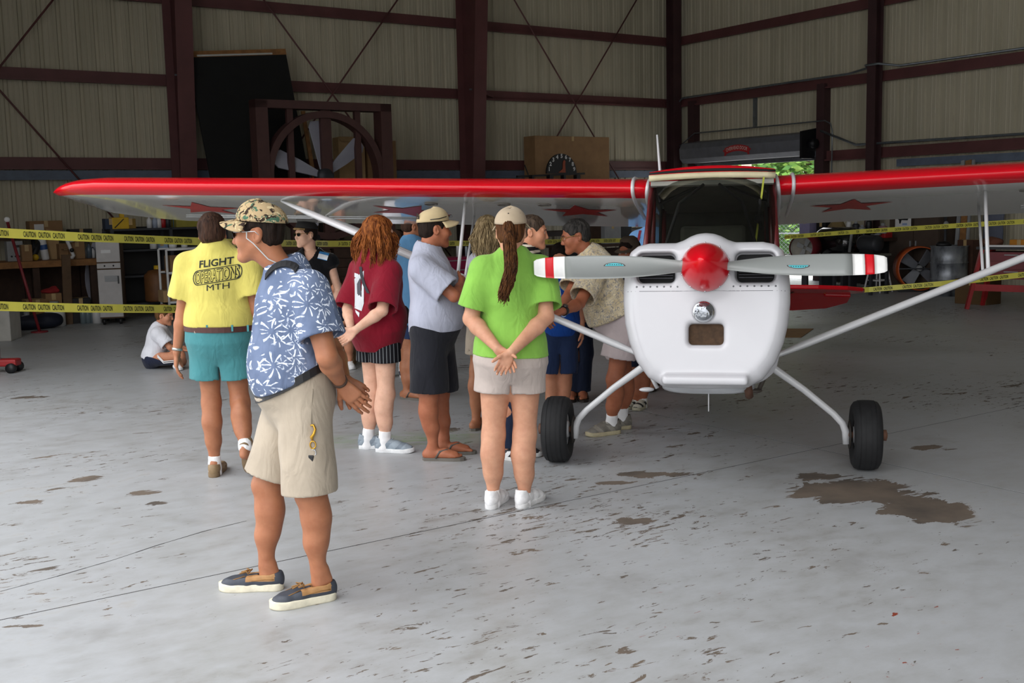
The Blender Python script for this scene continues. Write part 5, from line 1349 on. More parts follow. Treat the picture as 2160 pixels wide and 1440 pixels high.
# ================================================================ P2 man in yellow tee walking away
P = Person('man in yellow lettered t-shirt and teal shorts walking away, seen from behind', .985, 6.9,
    dict(hd=(448, 491), nk=(454, 527), sl=(396, 560), sr=(522, 557), el=(384, 662, .03), er=(540, 655, .0), wl=(373, 742, .0), wr=(546, 735, .10),
         hl=(437, 714), hr=(489, 714), kl=(446, 850, .02), kr=(507, 850, .02), al=(453, 976, .02), ar=(517, 942, -.14)),
    (-.12, 1, -.05), SK_TAN, belly=.03, wid=1.12, h=.0085)
P.feet = {'l': (-.06, 1.0), 'r': (.05, 1.0)}
P.body({'l': ((-.12, .05, -1), (.9, .3, .0), .28, .5), 'r': ((.0, .1, -1), (-1, 0, 0), .4, .5)}, hh=.005)
P.hair(hairmat('brown_hair', '#241813', '#4a3327'), nape=-.085, puff=.014)
TEAL = cloth('teal_denim', '#478489'); P.bottom(TEAL, waist=.155, ends=(.60, .60), r=(.112, .125), loose=.024, seed=8, amp=.004)
YEL = cloth('yellow_cotton', '#cdc166'); P.shirt(YEL, sleeve=.66, hem=.150, loose=.028, sl_r=(.088, .105), seed=6, amp=.006, tuck=True)
b = P.belt(mat('brown_leather', '#4a2823', .6), .128, .036, .034)
for x in (437, 490, 523):
    m = MB(); c = dp(x, 692, 6.735); m.box(c, (.012, .008, .040)); P_ = m.build('belt_loop', TEAL, P.botobj, world=True)
m = MB(); m.box(dp(416, 700, 6.755), (.035, .006, .012)); m.build('pocket_label', mat('label_cream', '#d8c9b8', .7), P.botobj, world=True)
BLK = mat('shirt_print_black', '#20251f', .8)
def put_text(P, txt, cx, cy, wpx, hpx, Y, m, slope=0.0, parent=None, dirv=(0, 1, 0), name='lettering', off=.003, bold=.004, squash=None):
    tv, tf = text_mesh(txt, 1.0, offset=bold); w = np.ptp(tv[:, 0]); h_ = np.ptp(tv[:, 1]); mid = (tv.max(0) + tv.min(0)) / 2
    px = cx + (tv[:, 0] - mid[0]) / w * wpx; py = cy - (tv[:, 1] - mid[1]) / h_ * hpx - (tv[:, 0] - mid[0]) / w * wpx * slope
    return P.drape(P.shirtS, name, [dp(a, c, Y) for a, c in zip(px, py)], tf, dirv, m, parent or P.shirtobj, off)
put_text(P, 'FLIGHT', 467, 551, 68, 15, 6.9, BLK, .12, bold=.02); put_text(P, 'MTH', 472, 601, 45, 12, 6.9, BLK, .12, bold=.0)
put_text(P, 'OPERATIONS', 469, 577, 90, 26, 6.9, BLK, .16, bold=.045); put_text(P, 'OPERATIONS', 469, 577, 86, 22, 6.9, YEL, .16, bold=.0, name='lettering_fill', off=.0045)
rr = []; sl = .16
for t in np.linspace(-90, 90, 9): rr.append((509 + 10 * math.cos(math.radians(t)), 577 - 15.5 * math.sin(math.radians(t))))
for t in np.linspace(90, 270, 9): rr.append((429 + 10 * math.cos(math.radians(t)), 577 - 15.5 * math.sin(math.radians(t))))
V = []; F = []
fine = []
for a, c in zip(rr, rr[1:] + rr[:1]):
    k = 8 if abs(a[0] - c[0]) > 20 else 1
    for i in range(k): fine.append((a[0] + (c[0] - a[0]) * i / k, a[1] + (c[1] - a[1]) * i / k))
for x, y in fine:
    for g in (1.0, .90): V.append(dp(469 + (x - 469) * (1 - (1 - g) * .35), 577 + (y - 577) * g - (x - 469) * sl, 6.9))
n = len(fine)
for i in range(n): F.append((2 * i, 2 * i + 1, 2 * ((i + 1) % n) + 1, 2 * ((i + 1) % n)))
P.drape(P.shirtS, 'lettering_frame', V, F, (0, 1, 0), BLK, P.shirtobj, .003)
P.band('l', .93, mat('silver_watch', '#b4b6b0', .35, .7), 'wristwatch', r=.033, w=.016)
P.sock('l', W_SOCK, .09); P.sock('r', W_SOCK, .08, ext=.0)
P.shoe('l', 'loafer'); P.shoe('r', 'loafer', pitch=1.0, lift=.185)

# ================================================================ P7 woman in green tee
P = Person('woman in lime green t-shirt and beige shorts, tan cap, hands clasped behind', .965, 6.02,
    dict(hd=(1078, 488), nk=(1081, 538), sl=(1020, 569, -.03), sr=(1141, 567, .07), el=(993, 672, -.05), er=(1152, 668, -.05), wl=(1050, 735, -.22), wr=(1079, 742, -.25),
         hl=(1046, 757), hr=(1108, 757), kl=(1041, 918), kr=(1107, 918), al=(1040, 1043), ar=(1106, 1049)),
    (.12, 1, -.05), SK_FAIR, female=True, belly=.02, wid=1.10, h=.0072)
P.feet = {'l': (.30, .95), 'r': (.5, .87)}
P.body({'l': ((.55, -.1, -.75), (-.1, -.9, -.2), .35, .5), 'r': ((-.55, -.15, -.85), (.1, -.9, .1), .45, .5)}, thick=1.12, hh=.0045, leg=1.10)
HB = hairmat('auburn_brown_hair', '#2c1a10', '#6b4426'); P.hair(HB, nape=-.08)
CAPT = cloth('tan_cap_cloth', '#b5a48c', folds=.1); cp = P.cap(CAPT)
m = MB()
for a in np.linspace(0, 2 * math.pi, 7)[:-1]: m.ball((.070 * math.cos(a + .5), .016 + .085 * math.sin(a + .5), .098), .004, 8, 5)
P.hbuild(m, 'eyelets', mat('eyelet_black', '#1c1a18', .6), cp)
pony = [P.hl([(0, .098, .036)])[0], P.hl([(0.0, .125, .022)])[0], P.hl([(-.005, .145, -.04)])[0], dp(1079, 560, 5.74), dp(1073, 590, 5.74), dp(1064, 612, 5.74), dp(1062, 634, 5.74)]
P.locks(HB, [pony], 300, .0038, 5, .019, name='ponytail', wave=.012)
m = MB(); c = P.hl([(0, .112, .028)])[0]; m.ball(c, (.022, .02, .02)); m.build('hair_tie', mat('hair_tie', '#2a1a16', .8), P.root, world=True)
P.bottom(cloth('beige_short_cloth', '#b9ada6'), waist=.15, ends=(.42, .42), r=(.112, .120), loose=.016, seed=4, amp=.004)
P.shirt(cloth('lime_green_cotton', '#86ba50'), sleeve=.80, hem=.04, loose=.020, sl_r=(.080, .098), seed=11, amp=.006, flare=.012, neck=.066)
for q in 'lr': P.sock(q, W_SOCK, .06); P.shoe(q, 'white')

# ================================================================ P6 man in grey tee, arms folded
P = Person('man in pale grey t-shirt, black shorts and flip-flops, arms folded', .99, 7.25,
    dict(hd=(917, 482), nk=(902, 528), sl=(916, 565, .18), sr=(890, 567, -.18), el=(964, 618, .20), er=(958, 624, -.23), wl=(948, 622, -.08), wr=(972, 600, .0),
         hl=(922, 697, .09), hr=(905, 697, -.09), kl=(928, 830, .11), kr=(905, 832, -.09), al=(938, 922, .14), ar=(914, 943, -.04)),
    (1, .38, -.06), SK_DARK, belly=.055, wid=1.06, h=.0085)
P.feet = {'l': (1.0, -.05), 'r': (1.0, -.12)}
P.body({'l': ((-.75, -.75, -.1), (-.4, .6, .0), .25, .5), 'r': ((.2, 1, .1), (-1, 0, 0), .4, .5)}, bare='lr', hh=.005)
P.hair(hairmat('dark_brown_hair', '#1d1512', '#3a2a22'), nape=-.080, puff=.006); CAPB = cloth('beige_cap_cloth', '#c4b089', folds=.1); cp = P.cap(CAPB, opening=True)
m = MB()
for x in (-1, 1): m.tube([(x * .080, -.055, .082), (x * .093, .0, .066), (x * .088, .06, .058)], .003, 6)
m.tube([(-.055, -.095, .085), (0, -.112, .088), (.055, -.095, .085)], .010, 8); P.hbuild(m, 'sunglasses', mat('black_plastic', '#121214', .2), cp)
P.eyes()
P.bottom(cloth('black_board_cloth', '#23242a'), waist=.16, ends=(.95, .95), r=(.118, .130), loose=.018, seed=9, amp=.006)
P.shirt(cloth('pale_grey_cotton', '#a9acbc'), sleeve=.80, hem=.0, loose=.024, sl_r=(.088, .102), seed=17, amp=.006, neck=.068)
m = MB(); m.tube([P.nk + P.Ls * .068 * math.cos(a) * P.sc + P.F * (.066 * math.sin(a) + .012) - P.U * .012 for a in np.linspace(0, 2 * math.pi, 25)], .009, 6, cap=False); m.build('neckband', mat('grey_rib', '#8f93a3', .9), P.shirtobj, world=True)
P.band('r', .55, LEATHER_BK, 'wrist_band')
for q in 'lr': P.shoe(q, 'flipflop')

# ================================================================ P5 woman in maroon tee, red hair
P = Person('woman with long red hair, maroon t-shirt and pinstripe shorts, hands behind back', .975, 7.55,
    dict(hd=(800, 493), nk=(791, 538), sl=(760, 570, .12), sr=(820, 572, -.10), el=(734, 652, .02), er=(806, 655, -.27), wl=(740, 693, -.16), wr=(752, 694, -.30),
         hl=(783, 692, .07), hr=(812, 692, -.07), kl=(786, 828, .08), kr=(814, 832, -.06), al=(777, 920, .07), ar=(812, 925, -.05)),
    (.85, .55, -.08), SK_PALE, female=True, belly=.03, wid=1.14, h=.0085)
P.feet = {'l': (.95, -.05), 'r': (.97, -.22)}
P.body({'l': ((-.3, -.3, -.9), (-.6, -.5, .2), .4, .5), 'r': ((-.75, -.1, -.65), (-.2, -.8, .3), .35, .7)}, hh=.005)
RH = hairmat('curly_red_hair', '#4a2110', '#a5622f', (40, 40, 16)); P.hair(RH, nape=-.11, puff=.014, back=.004, ears=False)
hc = P.J['hd']; paths = []
for (x, y, d) in ((752, 560, .05), (762, 600, -.02), (775, 605, -.08), (790, 590, -.12), (805, 585, -.14), (820, 570, -.12), (828, 558, -.04), (758, 530, .06), (832, 535, .02), (770, 575, .08)):
    e = dp(x, y, 7.55 + d); top = P.hl([(np.random.RandomState(int(x)).uniform(-.04, .04), .03, .10)])[0]; side = hc + (e - hc) * np.array([.95, .95, .2]); side = side + unit((side - hc) * [1, 1, 0]) * .012
    paths.append([top, top * .45 + side * .55 + UP * .025, side, (side + e) / 2 + unit((side - hc) * [1, 1, 0]) * .012, e])
P.locks(RH, paths, 420, .0040, 8, .013, name='long_hair', wave=.016)
P.bottom(m_stripes('black_pinstripe_cloth', '#1c1c20', '#8b8f92', 42.0, 0, .16), name='shorts', waist=.15, ends=(.50, .50), r=(.105, .112), loose=.018, seed=2, amp=.003)
MAR = cloth('maroon_cotton', '#7d1426'); P.shirt(MAR, sleeve=.95, hem=-.30, loose=.030, sl_r=(.085, .105), seed=21, amp=.006, flare=.012)
PW = mat('shirt_print_white', '#c9cdd2', .8)
back = unit(-P.F); rt = unit(np.cross(back, UP)) * -1
def back_poly(px, nm, m_, off=.003):
    V = [dp(x, y, 7.40) for x, y in px]; c = sum(V) / len(V); n = len(V); VV = [c] + [a * (1 - k / 4) + V[(i + 1) % n] * k / 4 for i, a in enumerate(V) for k in range(4)]; nn = 4 * n
    return P.drape(P.shirtS, nm, VV, [(0, 1 + i, 1 + (i + 1) % nn) for i in range(nn)], (0.1, 1, 0), m_, P.shirtobj, off)
back_poly([(740, 577), (752, 579), (752, 588), (740, 586)], 'print_block', PW)
b0 = back_poly([(740, 590), (766, 571), (766, 640), (762, 656), (742, 652)], 'print_figure', PW); back_poly([(748, 600), (757, 586), (760, 626), (748, 636)], 'print_shading', mat('print_grey', '#4b4a52', .8), .0045)
put_text(P, 'ARTS', 754, 643, 17, 14, 7.4, MAR, 0, parent=P.shirtobj, name='print_letters', off=.005); back_poly([(744, 655), (757, 660), (757, 669), (746, 660)], 'print_tail', PW)
s1 = [dp(757, 563, 7.4), dp(760, 580, 7.4), dp(766, 598, 7.4), dp(777, 618, 7.4)]
V = []; F = []
for p in s1: V += [p + np.array([-.012, 0, 0]), p + np.array([.012, 0, 0])]
for i in range(3): F.append((2 * i, 2 * i + 1, 2 * i + 3, 2 * i + 2))
P.drape(P.shirtS, 'bag_strap', V, F, (0.1, 1, 0), mat('dark_strap', '#2e2c33', .8), P.root, .006)
m = MB(); m.ball(dp(849, 665, 7.62), (.055, .07, .075), 18, 12); bg = m.build('shoulder_bag', mat('black_nylon', '#17171b', .7, bump=.3), P.root, world=True)
for q in 'lr': P.sock(q, W_SOCK, .11, .043); P.shoe(q, 'grey')
# ================================================================ P4 teenager in black sleeveless jersey
P = Person('teenager in black sleeveless jersey, sunglasses and dark bandana, head turned aside', .92, 9.5,
    dict(hd=(645, 493), nk=(656, 533), sl=(696, 553, -.02), sr=(617, 553, .02), el=(714, 612, .0), er=(604, 615, .0), wl=(706, 652, -.10), wr=(600, 670, -.05),
         hl=(674, 655, 0), hr=(636, 655, 0), kl=(686, 748, 0), kr=(640, 748, 0), al=(690, 838, 0), ar=(640, 838, 0)), (-.72, -.68, -.03), SK_PALE, h=.0105, wid=.95)
P.feet = {'l': (.1, -1), 'r': (-.2, -1)}
P.body({'l': ((-.1, -.3, -.95), (-.9, .1, 0), .35, .5)}, hh=.0065, thick=.9)
P.hair(hairmat('black_hair', '#120d0b', '#2a1f1a'), nape=-.10, puff=.012); c = P.cap(mat('black_bandana', '#1a1817', .8), brim=False, seams=False)
m = MB(); m.tube([(-.075, -.055, .045), (-.04, -.098, .052), (0, -.108, .055), (.04, -.098, .052), (.075, -.055, .045)], .010, 7); P.hbuild(m, 'patterned_band', mat('tan_pattern', '#8d7046', .8, var=.5, scale=60), c)
m = MB(); m.prism([(.05, .0), (.14, -.02), (.15, -.07), (.06, -.04)], -.02, .02, 'yz'); P.hbuild(m, 'bandana_tail', mat('black_bandana', '#1a1817'), c)
P.glasses(mat('black_lens', '#0c0c0e', .08), mat('gold_frame', '#a5804a', .3, .7))
P.bottom(cloth('black_shorts_cloth', '#191a1e'), waist=.14, ends=(1.0, 1.0), r=(.11, .125), seed=3)
P.shirt(cloth('black_jersey', '#141417'), sleeve=.10, hem=-.12, loose=.028, sl_r=(.075, .080), seed=31, neck=.07, vneck=.13, amp=.004)
for q, g in (('sl', 1), ('sr', -1)):
    a = P.axis(.97) + P.Ls * .07 * g * P.sc + P.U * .02; b = P.J[q] + P.Ls * .035 * g + UP * .005; k = 6
    V = []; F = []
    for i in range(k + 1): p = a + (b - a) * i / k + UP * .06; V += [p + P.F * -.006, p + P.F * .006]
    for i in range(k): F.append((2 * i, 2 * i + 1, 2 * i + 3, 2 * i + 2))
    P.drape(P.shirtS, 'white_piping', V, F, (0, 0.25, -1), mat('white_piping', '#e4e4e4', .7), P.shirtobj, .003)
lab_patch(P, dp(681, 540, 9.4), (1, 0, 0), UP, (0, -1, 0), P.shirtS, .085, .062, -.25)
for q in 'lr': P.shoe(q, 'white')
m = MB(); m.box(dp(709, 690, 9.42), (.10, .012, .13), M=roty(.25)); tag(m.build('paper_folder', mat('buff_paper', '#c9b184', .8), thing('folder', 'buff paper folder held at the thigh of the teenager in black', 'folder', dp(709, 690, 9.42)), world=True))

# ================================================================ P3 boy seated on the floor
P = Person('boy in white t-shirt and navy shorts sitting cross-legged on the floor', .80, 12.0,
    dict(hd=(347, 664), nk=(337, 692), sl=(345, 702, .13), sr=(334, 704, -.13), el=(362, 730, .17), er=(358, 732, -.18), wl=(388, 733, .05), wr=(386, 738, -.10),
         hl=(322, 757, .08), hr=(322, 757, -.08), kl=(378, 748, .22), kr=(380, 750, -.22), al=(372, 768, -.12), ar=(388, 768, .06)), (1, -.12, -.18), SK_MID, h=.011, kid=True, wid=.95)
P.feet = {'l': (.5, -.85), 'r': (.6, .8)}
P.body({'r': ((1, .2, -.1), (0, .2, -1), .4, .5), 'l': ((1, 0, -.1), (0, 0, -1), .4, .5)}, hh=.007)
P.hair(hairmat('light_brown_hair', '#3a2718', '#7a5532'), nape=-.085, puff=.014); P.eyes()
P.bottom(cloth('navy_shorts', '#252a3d'), waist=.14, ends=(.86, .86), r=(.105, .112), seed=3)
P.shirt(cloth('white_cotton', '#dcdde4'), sleeve=.85, hem=.0, loose=.035, sl_r=(.085, .10), seed=41, amp=.006)
for dx, dz in ((0, 0), (0, .018)):
    a = dp(332, 752, 11.80) + UP * dz; m = MB(); m.tube([a, a + np.array([.07, -.02, -.07]), a + np.array([.22, -.05, -.055])], .006, 6); m.build('side_stripe', mat('white_piping', '#e4e4e4'), P.botobj, world=True)
for q in 'lr': P.sock(q, W_SOCK, .09); P.shoe(q, 'white')

# ================================================================ P17 child seated behind the teenager
P = Person('child in dark navy shirt seated in the background behind the maroon-shirted woman', .80, 12.0,
    dict(hd=(709, 602), nk=(710, 632), sl=(733, 644), sr=(690, 644), el=(738, 675, -.1), er=(686, 680, -.1), wl=(716, 690, -.25), wr=(704, 692, -.25),
         hl=(719, 705), hr=(703, 705), kl=(734, 708, -.36), kr=(706, 708, -.36), al=(738, 752, -.34), ar=(708, 752, -.34)), (.35, -.9, -.1), SK_MID, h=.012, kid=True)
P.feet = {'l': (.3, -1), 'r': (.2, -1)}
P.body({'l': ((-.5, -.5, -.2), (0, .2, -1), .5, .5)}, hh=.008); P.hair(hairmat('brown_hair', '#241813', '#4a3327'), puff=.012); P.eyes()
P.bottom(cloth('navy_shorts', '#252a3d'), waist=.14, ends=(.95, .95), r=(.10, .105)); P.shirt(cloth('dark_navy_cotton', '#1d2438'), sleeve=.8, hem=.0, loose=.02, seed=2)
for q in 'lr': P.shoe(q, 'white')
st = thing('wooden_crate', 'plain wooden crate used as a seat by the child in navy', 'crate', (P.base[0], P.base[1], 0)); zc = P.pel[2] - .10
for i in range(5):
    for sy in (-.18, .18): m = MB(); m.box((0, sy, .02 + i * (zc - .03) / 4.2), (.40, .016, (zc - .03) / 5)); m.build('slat', mat('crate_wood', '#7d5c3a', .8, var=.25, scale=12), st)
for sx in (-.18, .18): m = MB(); m.box((sx, 0, zc / 2 - .005), (.02, .34, zc - .01)); m.build('end_panel', mat('crate_wood', '#7d5c3a'), st)
m = MB(); m.box((0, 0, zc - .008), (.40, .40, .016)); m.build('lid', mat('crate_wood', '#7d5c3a'), st)

# ================================================================ P8 blonde woman, P9 striped top
P = Person('woman with long blonde hair and pale grey top, behind the lime-shirted woman', .93, 8.2,
    dict(hd=(1030, 489), nk=(1028, 530), sl=(1008, 553, .05), sr=(1062, 552, -.05), el=(1003, 622, .02), er=(1064, 625, 0), wl=(1030, 650, .15), wr=(1050, 655, .15),
         hl=(1013, 667), hr=(1046, 667), kl=(1007, 780), kr=(1040, 780), al=(1004, 892), ar=(1040, 890)), (.45, .9, -.1), SK_TAN, female=True, h=.0105)
P.feet = {'l': (.5, .85), 'r': (.5, .85)}; P.body({}, bare='lr')
BH = hairmat('ash_blonde_hair', '#6b5a40', '#c2ab82', (50, 50, 10)); P.hair(BH, nape=-.11, puff=.018, ears=False)
hc = P.J['hd']; paths = []
for (x, y, d) in ((1006, 545, -.02), (1012, 555, -.08), (1020, 560, -.12), (1030, 558, -.13), (1042, 555, -.12), (1052, 545, -.08), (1010, 530, .02)):
    e = dp(x, y, 8.2 + d); top = P.hl([((x - 1030) / 600, .04, .10)])[0]; side = hc + (e - hc) * np.array([1.1, 1.1, .2]) + unit((e - hc) * [1, 1, 0]) * .02; paths.append([top, (top + side) / 2 + UP * .035, side, (side + e) / 2, e])
P.locks(BH, paths, 200, .0045, 8, .018, name='long_hair')
P.bottom(cloth('khaki_twill', '#b5aa9a'), waist=.14, ends=(.72, .72), r=(.105, .112)); P.shirt(cloth('pale_lavender_cotton', '#b3b4c0'), sleeve=.7, hem=.0, loose=.022, seed=5)
for q in 'lr': P.shoe(q, 'flipflop')

P = Person('slim person in black and cream striped top and dark jeans, face in profile', .90, 7.2,
    dict(hd=(1124, 488), nk=(1116, 525), sl=(1122, 546, .13), sr=(1112, 548, -.13), el=(1128, 620, .16), er=(1108, 622, -.15), wl=(1140, 650, .05), wr=(1130, 655, -.08),
         hl=(1103, 695, .07), hr=(1098, 695, -.07), kl=(1090, 825, .05), kr=(1082, 828, -.06), al=(1085, 938, .10), ar=(1072, 950, -.02)), (1, -.08, -.12), SK_MID, h=.0105, female=True)
P.feet = {'l': (.9, -.3), 'r': (.75, -.55)}; P.body({}); P.hair(hairmat('cropped_brown_hair', '#2a211b', '#55463a'), nape=-.08, puff=.004); P.eyes()
P.bottom(cloth('dark_denim', '#20283c'), name='jeans', waist=.14, ends=(1.93, 1.93), r=(.092, .072), loose=.010)
P.shirt(m_stripes('black_cream_stripe_cloth', '#17171c', '#c9bfae', 26.0, 2, .42), sleeve=.7, hem=.02, loose=.018, seed=5)
for q in 'lr': P.shoe(q, 'blackwhite')

# ================================================================ P10 boy in blue tee
P = Person('boy in bright blue t-shirt with name badge and denim shorts behind the propeller tip', .80, 8.6,
    dict(hd=(1182, 543), nk=(1182, 580), sl=(1213, 600), sr=(1152, 600), el=(1224, 650, .0), er=(1143, 648, -.05), wl=(1228, 695, -.04), wr=(1178, 642, -.20),
         hl=(1198, 690), hr=(1168, 690), kl=(1193, 788), kr=(1163, 788), al=(1190, 858), ar=(1162, 872)), (-.15, -1, -.25), SK_MID, h=.0105, kid=True)
P.feet = {'l': (.1, -1), 'r': (-.25, -1)}; P.body({'l': ((0, -.1, -1), (-1, 0, 0), .3, .5), 'r': ((1, .05, .1), (0, 1, 0), .4, .5)}, hh=.0065); P.hair(hairmat('black_hair', '#120d0b', '#2a1f1a'), puff=.012); P.eyes()
P.bottom(cloth('blue_denim', '#263556'), name='shorts', waist=.14, ends=(.98, .98), r=(.108, .118), loose=.016); P.shirt(cloth('royal_blue_cotton', '#1c4a9c'), sleeve=.8, hem=-.16, loose=.03, sl_r=(.085, .10), seed=15)
lab_patch(P, dp(1172, 618, 8.4), (1, 0, 0), UP, (0, -1, 0), P.shirtS, .085, .065, .1)
for x, y in ((1183, 655), (1190, 665), (1178, 668)):
    V = [dp(x + 6 * math.cos(t), y + 6 * math.sin(t), 8.4) for t in np.linspace(0, 6.28, 9)[:-1]]; P.drape(P.shirtS, 'shirt_print', V, [tuple(range(8))[::-1]], (0, 1, 0), mat('print_pale_blue', '#9fb8dd', .8), P.shirtobj, .003)
for q in 'lr': P.sock(q, W_SOCK, .10); P.shoe(q, 'navy')

# ================================================================ P11 man in cream print shirt leaning on the strut
P = Person('grey-haired man in cream squiggle-print shirt and pale shorts bending to the wing strut', .985, 7.95,
    dict(hd=(1214, 497), nk=(1245, 540), sl=(1252, 582, -.20), sr=(1232, 562, .16), el=(1222, 640, -.36), er=(1200, 622, .02), wl=(1186, 657, -.58), wr=(1186, 652, -.35),
         hl=(1318, 680, -.10), hr=(1302, 680, .10), kl=(1297, 800, -.10), kr=(1318, 795, .12), al=(1290, 890, -.02), ar=(1312, 874, .16)), (-1, -.10, -.22), SK_DARK, belly=.05, wid=1.08, h=.0085)
P.feet = {'l': (-.92, -.40), 'r': (-.9, -.2)}
P.body({'l': ((-.85, -.45, -.3), (.2, .1, -1), .75, .4), 'r': ((-.8, -.5, -.2), (0, 0, -1), .6, .5)}, hh=.005); P.hair(hairmat('dark_grey_hair', '#1c1b1a', '#4a4744'), nape=-.08, puff=.006); P.eyes()
m = MB()
for x in (-1, 1):
    m.tube([(x * .032 + .022 * math.cos(t), -.104, .016 * math.sin(t)) for t in np.linspace(0, 6.28, 13)], .0018, 5, cap=False); m.tube([(x * .054, -.100, .006), (x * .08, -.02, .008), (x * .083, .02, -.006)], .0022, 5)
P.hbuild(m, 'spectacles', mat('gold_frame', '#a5804a'))
P.bottom(cloth('pale_mauve_twill', '#c3b6b6'), waist=.15, ends=(.62, .62), r=(.115, .13), loose=.02, seed=7, amp=.006); P.belt(mat('dark_brown_belt', '#2c1c18', .6), .15, .026)
P.shirt(m_floral(), sleeve=.78, hem=.12, loose=.032, sl_r=(.088, .105), seed=19, amp=.007, tuck=True)
P.band('l', .90, mat('black_watch_strap', '#1c1c1e', .5), 'wristwatch', r=.035, w=.024, face=(-.2, -.8, .5))
for q in 'lr': P.sock(q, W_SOCK, .12, .043); P.shoe(q, 'nb')

# ================================================================ people behind the nose of the aircraft
P = Person('person in light blue shirt with red shoulder strap, standing behind the engine cowling', .98, 9.9,
    dict(hd=(1384, 442), nk=(1380, 482), sl=(1417, 505), sr=(1344, 504), el=(1425, 580), er=(1338, 580), wl=(1420, 640), wr=(1342, 640), hl=(1397, 614), hr=(1368, 614), kl=(1408, 712), kr=(1374, 712), al=(1410, 800), ar=(1378, 802)), (-.3, -1, -.2), SK_MID, h=.012)
P.feet = {'l': (.2, -1), 'r': (-.3, -1)}; P.body({}, bare='lr'); P.hair(hairmat('brown_hair', '#241813', '#4a3327')); P.eyes()
P.bottom(cloth('khaki_twill', '#b5aa9a'), ends=(.9, .9)); P.shirt(cloth('sky_blue_cotton', '#7fb0e6'), sleeve=.75, hem=-.05, loose=.024, seed=6)
for pts, nm, m_ in (([(1352, 486), (1348, 500), (1344, 515), (1341, 545)], 'red_strap', mat('red_strap', '#8a2136', .7)), ([(1366, 482), (1366, 500), (1367, 530), (1367, 545)], 'lanyard', mat('navy_lanyard', '#1f2a4a', .7))):
    V = []; F = []; hw = 2.6 if nm == 'red_strap' else .9
    for x, y in pts: V += [dp(x - hw, y, 9.8), dp(x + hw, y, 9.8)]
    for i in range(3): F.append((2 * i, 2 * i + 1, 2 * i + 3, 2 * i + 2))
    P.drape(P.shirtS, nm, V, F, (0, 1, 0), m_, P.root, .006)
for q in 'lr': P.shoe(q, 'sandal')

P = Person('short person in brown bucket hat half hidden behind the engine cowling', .82, 8.95,
    dict(hd=(1327, 530), nk=(1335, 566), sl=(1362, 585, 0), sr=(1306, 585, .02), el=(1368, 640), er=(1318, 640), wl=(1362, 690), wr=(1330, 680), hl=(1356, 690), hr=(1334, 690), kl=(1358, 780), kr=(1338, 780), al=(1356, 850, .0), ar=(1338, 852)), (-.7, -.7, -.15), SK_DARK, h=.012, kid=True)
P.feet = {'l': (-.5, -.9), 'r': (-.8, -.5)}; P.body({}); P.hair(hairmat('black_hair', '#120d0b', '#2a1f1a')); P.eyes()
m = MB(); m.lathe([(.0, .135), (.05, .132), (.078, .11), (.090, .05), (.094, .035), (.135, .012), (.138, .008), (.092, .028)], (0, .012, 0), 28, 'z'); P.hbuild(m, 'bucket_hat', mat('brown_hat_cloth', '#54473a', .9, var=.15))
P.bottom(cloth('navy_shorts', '#252a3d'), ends=(.9, .9)); P.shirt(cloth('dark_navy_cotton', '#1d2438'), sleeve=.75, hem=-.05, loose=.02, seed=6)
for q in 'lr': P.sock(q, W_SOCK, .10); P.shoe(q, 'whitelogo')

P = Person('person in dark top and dark blue jeans standing behind the leaning man', .94, 9.45,
    dict(hd=(1212, 478), nk=(1214, 514), sl=(1241, 534), sr=(1189, 534), el=(1252, 596), er=(1180, 598), wl=(1246, 650, -.05), wr=(1184, 655), hl=(1228, 648), hr=(1204, 648), kl=(1232, 744), kr=(1208, 744), al=(1228, 828), ar=(1206, 828)), (-.2, -1, -.3), SK_DARK, h=.012, female=True)
P.feet = {'l': (0, -1), 'r': (-.1, -1)}; P.body({'l': ((-.2, -.1, -1), (-1, 0, 0), .4, .5)}, bare='lr', hh=.007); P.hair(hairmat('black_hair', '#120d0b', '#2a1f1a')); P.eyes()
P.bottom(cloth('dark_denim', '#20283c'), name='jeans', ends=(1.95, 1.95), r=(.098, .092), loose=.012); P.shirt(cloth('black_jersey', '#141417'), sleeve=.7, hem=-.1, loose=.02, seed=6)
for q in 'lr': P.shoe(q, 'sandal')

P = Person('person in loose denim-blue shirt and sandals, mostly hidden behind the grey-shirted man', .95, 9.6,
    dict(hd=(872, 476), nk=(870, 514), sl=(851, 545, .12), sr=(890, 545, -.10), el=(846, 610, .12), er=(898, 612, -.1), wl=(868, 640, .05), wr=(905, 640), hl=(860, 655, .06), hr=(880, 655, -.06), kl=(861, 750, .05), kr=(880, 750), al=(858, 828, .03), ar=(882, 828)), (1, .3, -.1), SK_TAN, h=.012, female=True, wid=1.08)
P.feet = {'l': (.9, -.5), 'r': (.9, -.2)}; P.body({}, bare='lr'); P.hair(hairmat('brown_hair', '#241813', '#4a3327')); P.eyes()
P.bottom(cloth('blue_denim', '#263556'), name='shorts', ends=(.6, .6), r=(.105, .115)); P.shirt(cloth('washed_denim', '#5f8fb8'), sleeve=.85, hem=-.2, loose=.045, sl_r=(.095, .11), seed=26, amp=.009)
for q in 'lr': P.shoe(q, 'flipflop')

P = Person('child in white t-shirt with blue sleeves glimpsed beside the red-haired woman', .80, 11.0,
    dict(hd=(836, 510), nk=(834, 538), sl=(857, 552), sr=(813, 552), el=(862, 592), er=(808, 592), wl=(858, 630), wr=(812, 630), hl=(846, 640), hr=(822, 640), kl=(847, 712), kr=(822, 712), al=(848, 768), ar=(824, 768)), (-.3, -1, -.15), SK_MID, h=.012, kid=True)
P.feet = {'l': (.2, -1), 'r': (-.2, -1)}; P.body({}); P.hair(hairmat('brown_hair', '#241813', '#4a3327')); P.eyes()
P.bottom(cloth('navy_shorts', '#252a3d'), ends=(.95, .95)); P.shirt(cloth('white_cotton', '#dcdde4'), sleeve=.5, hem=-.05, loose=.02, seed=6)
for q in 'lr': P.sock(q, W_SOCK, .10); P.shoe(q, 'navy')
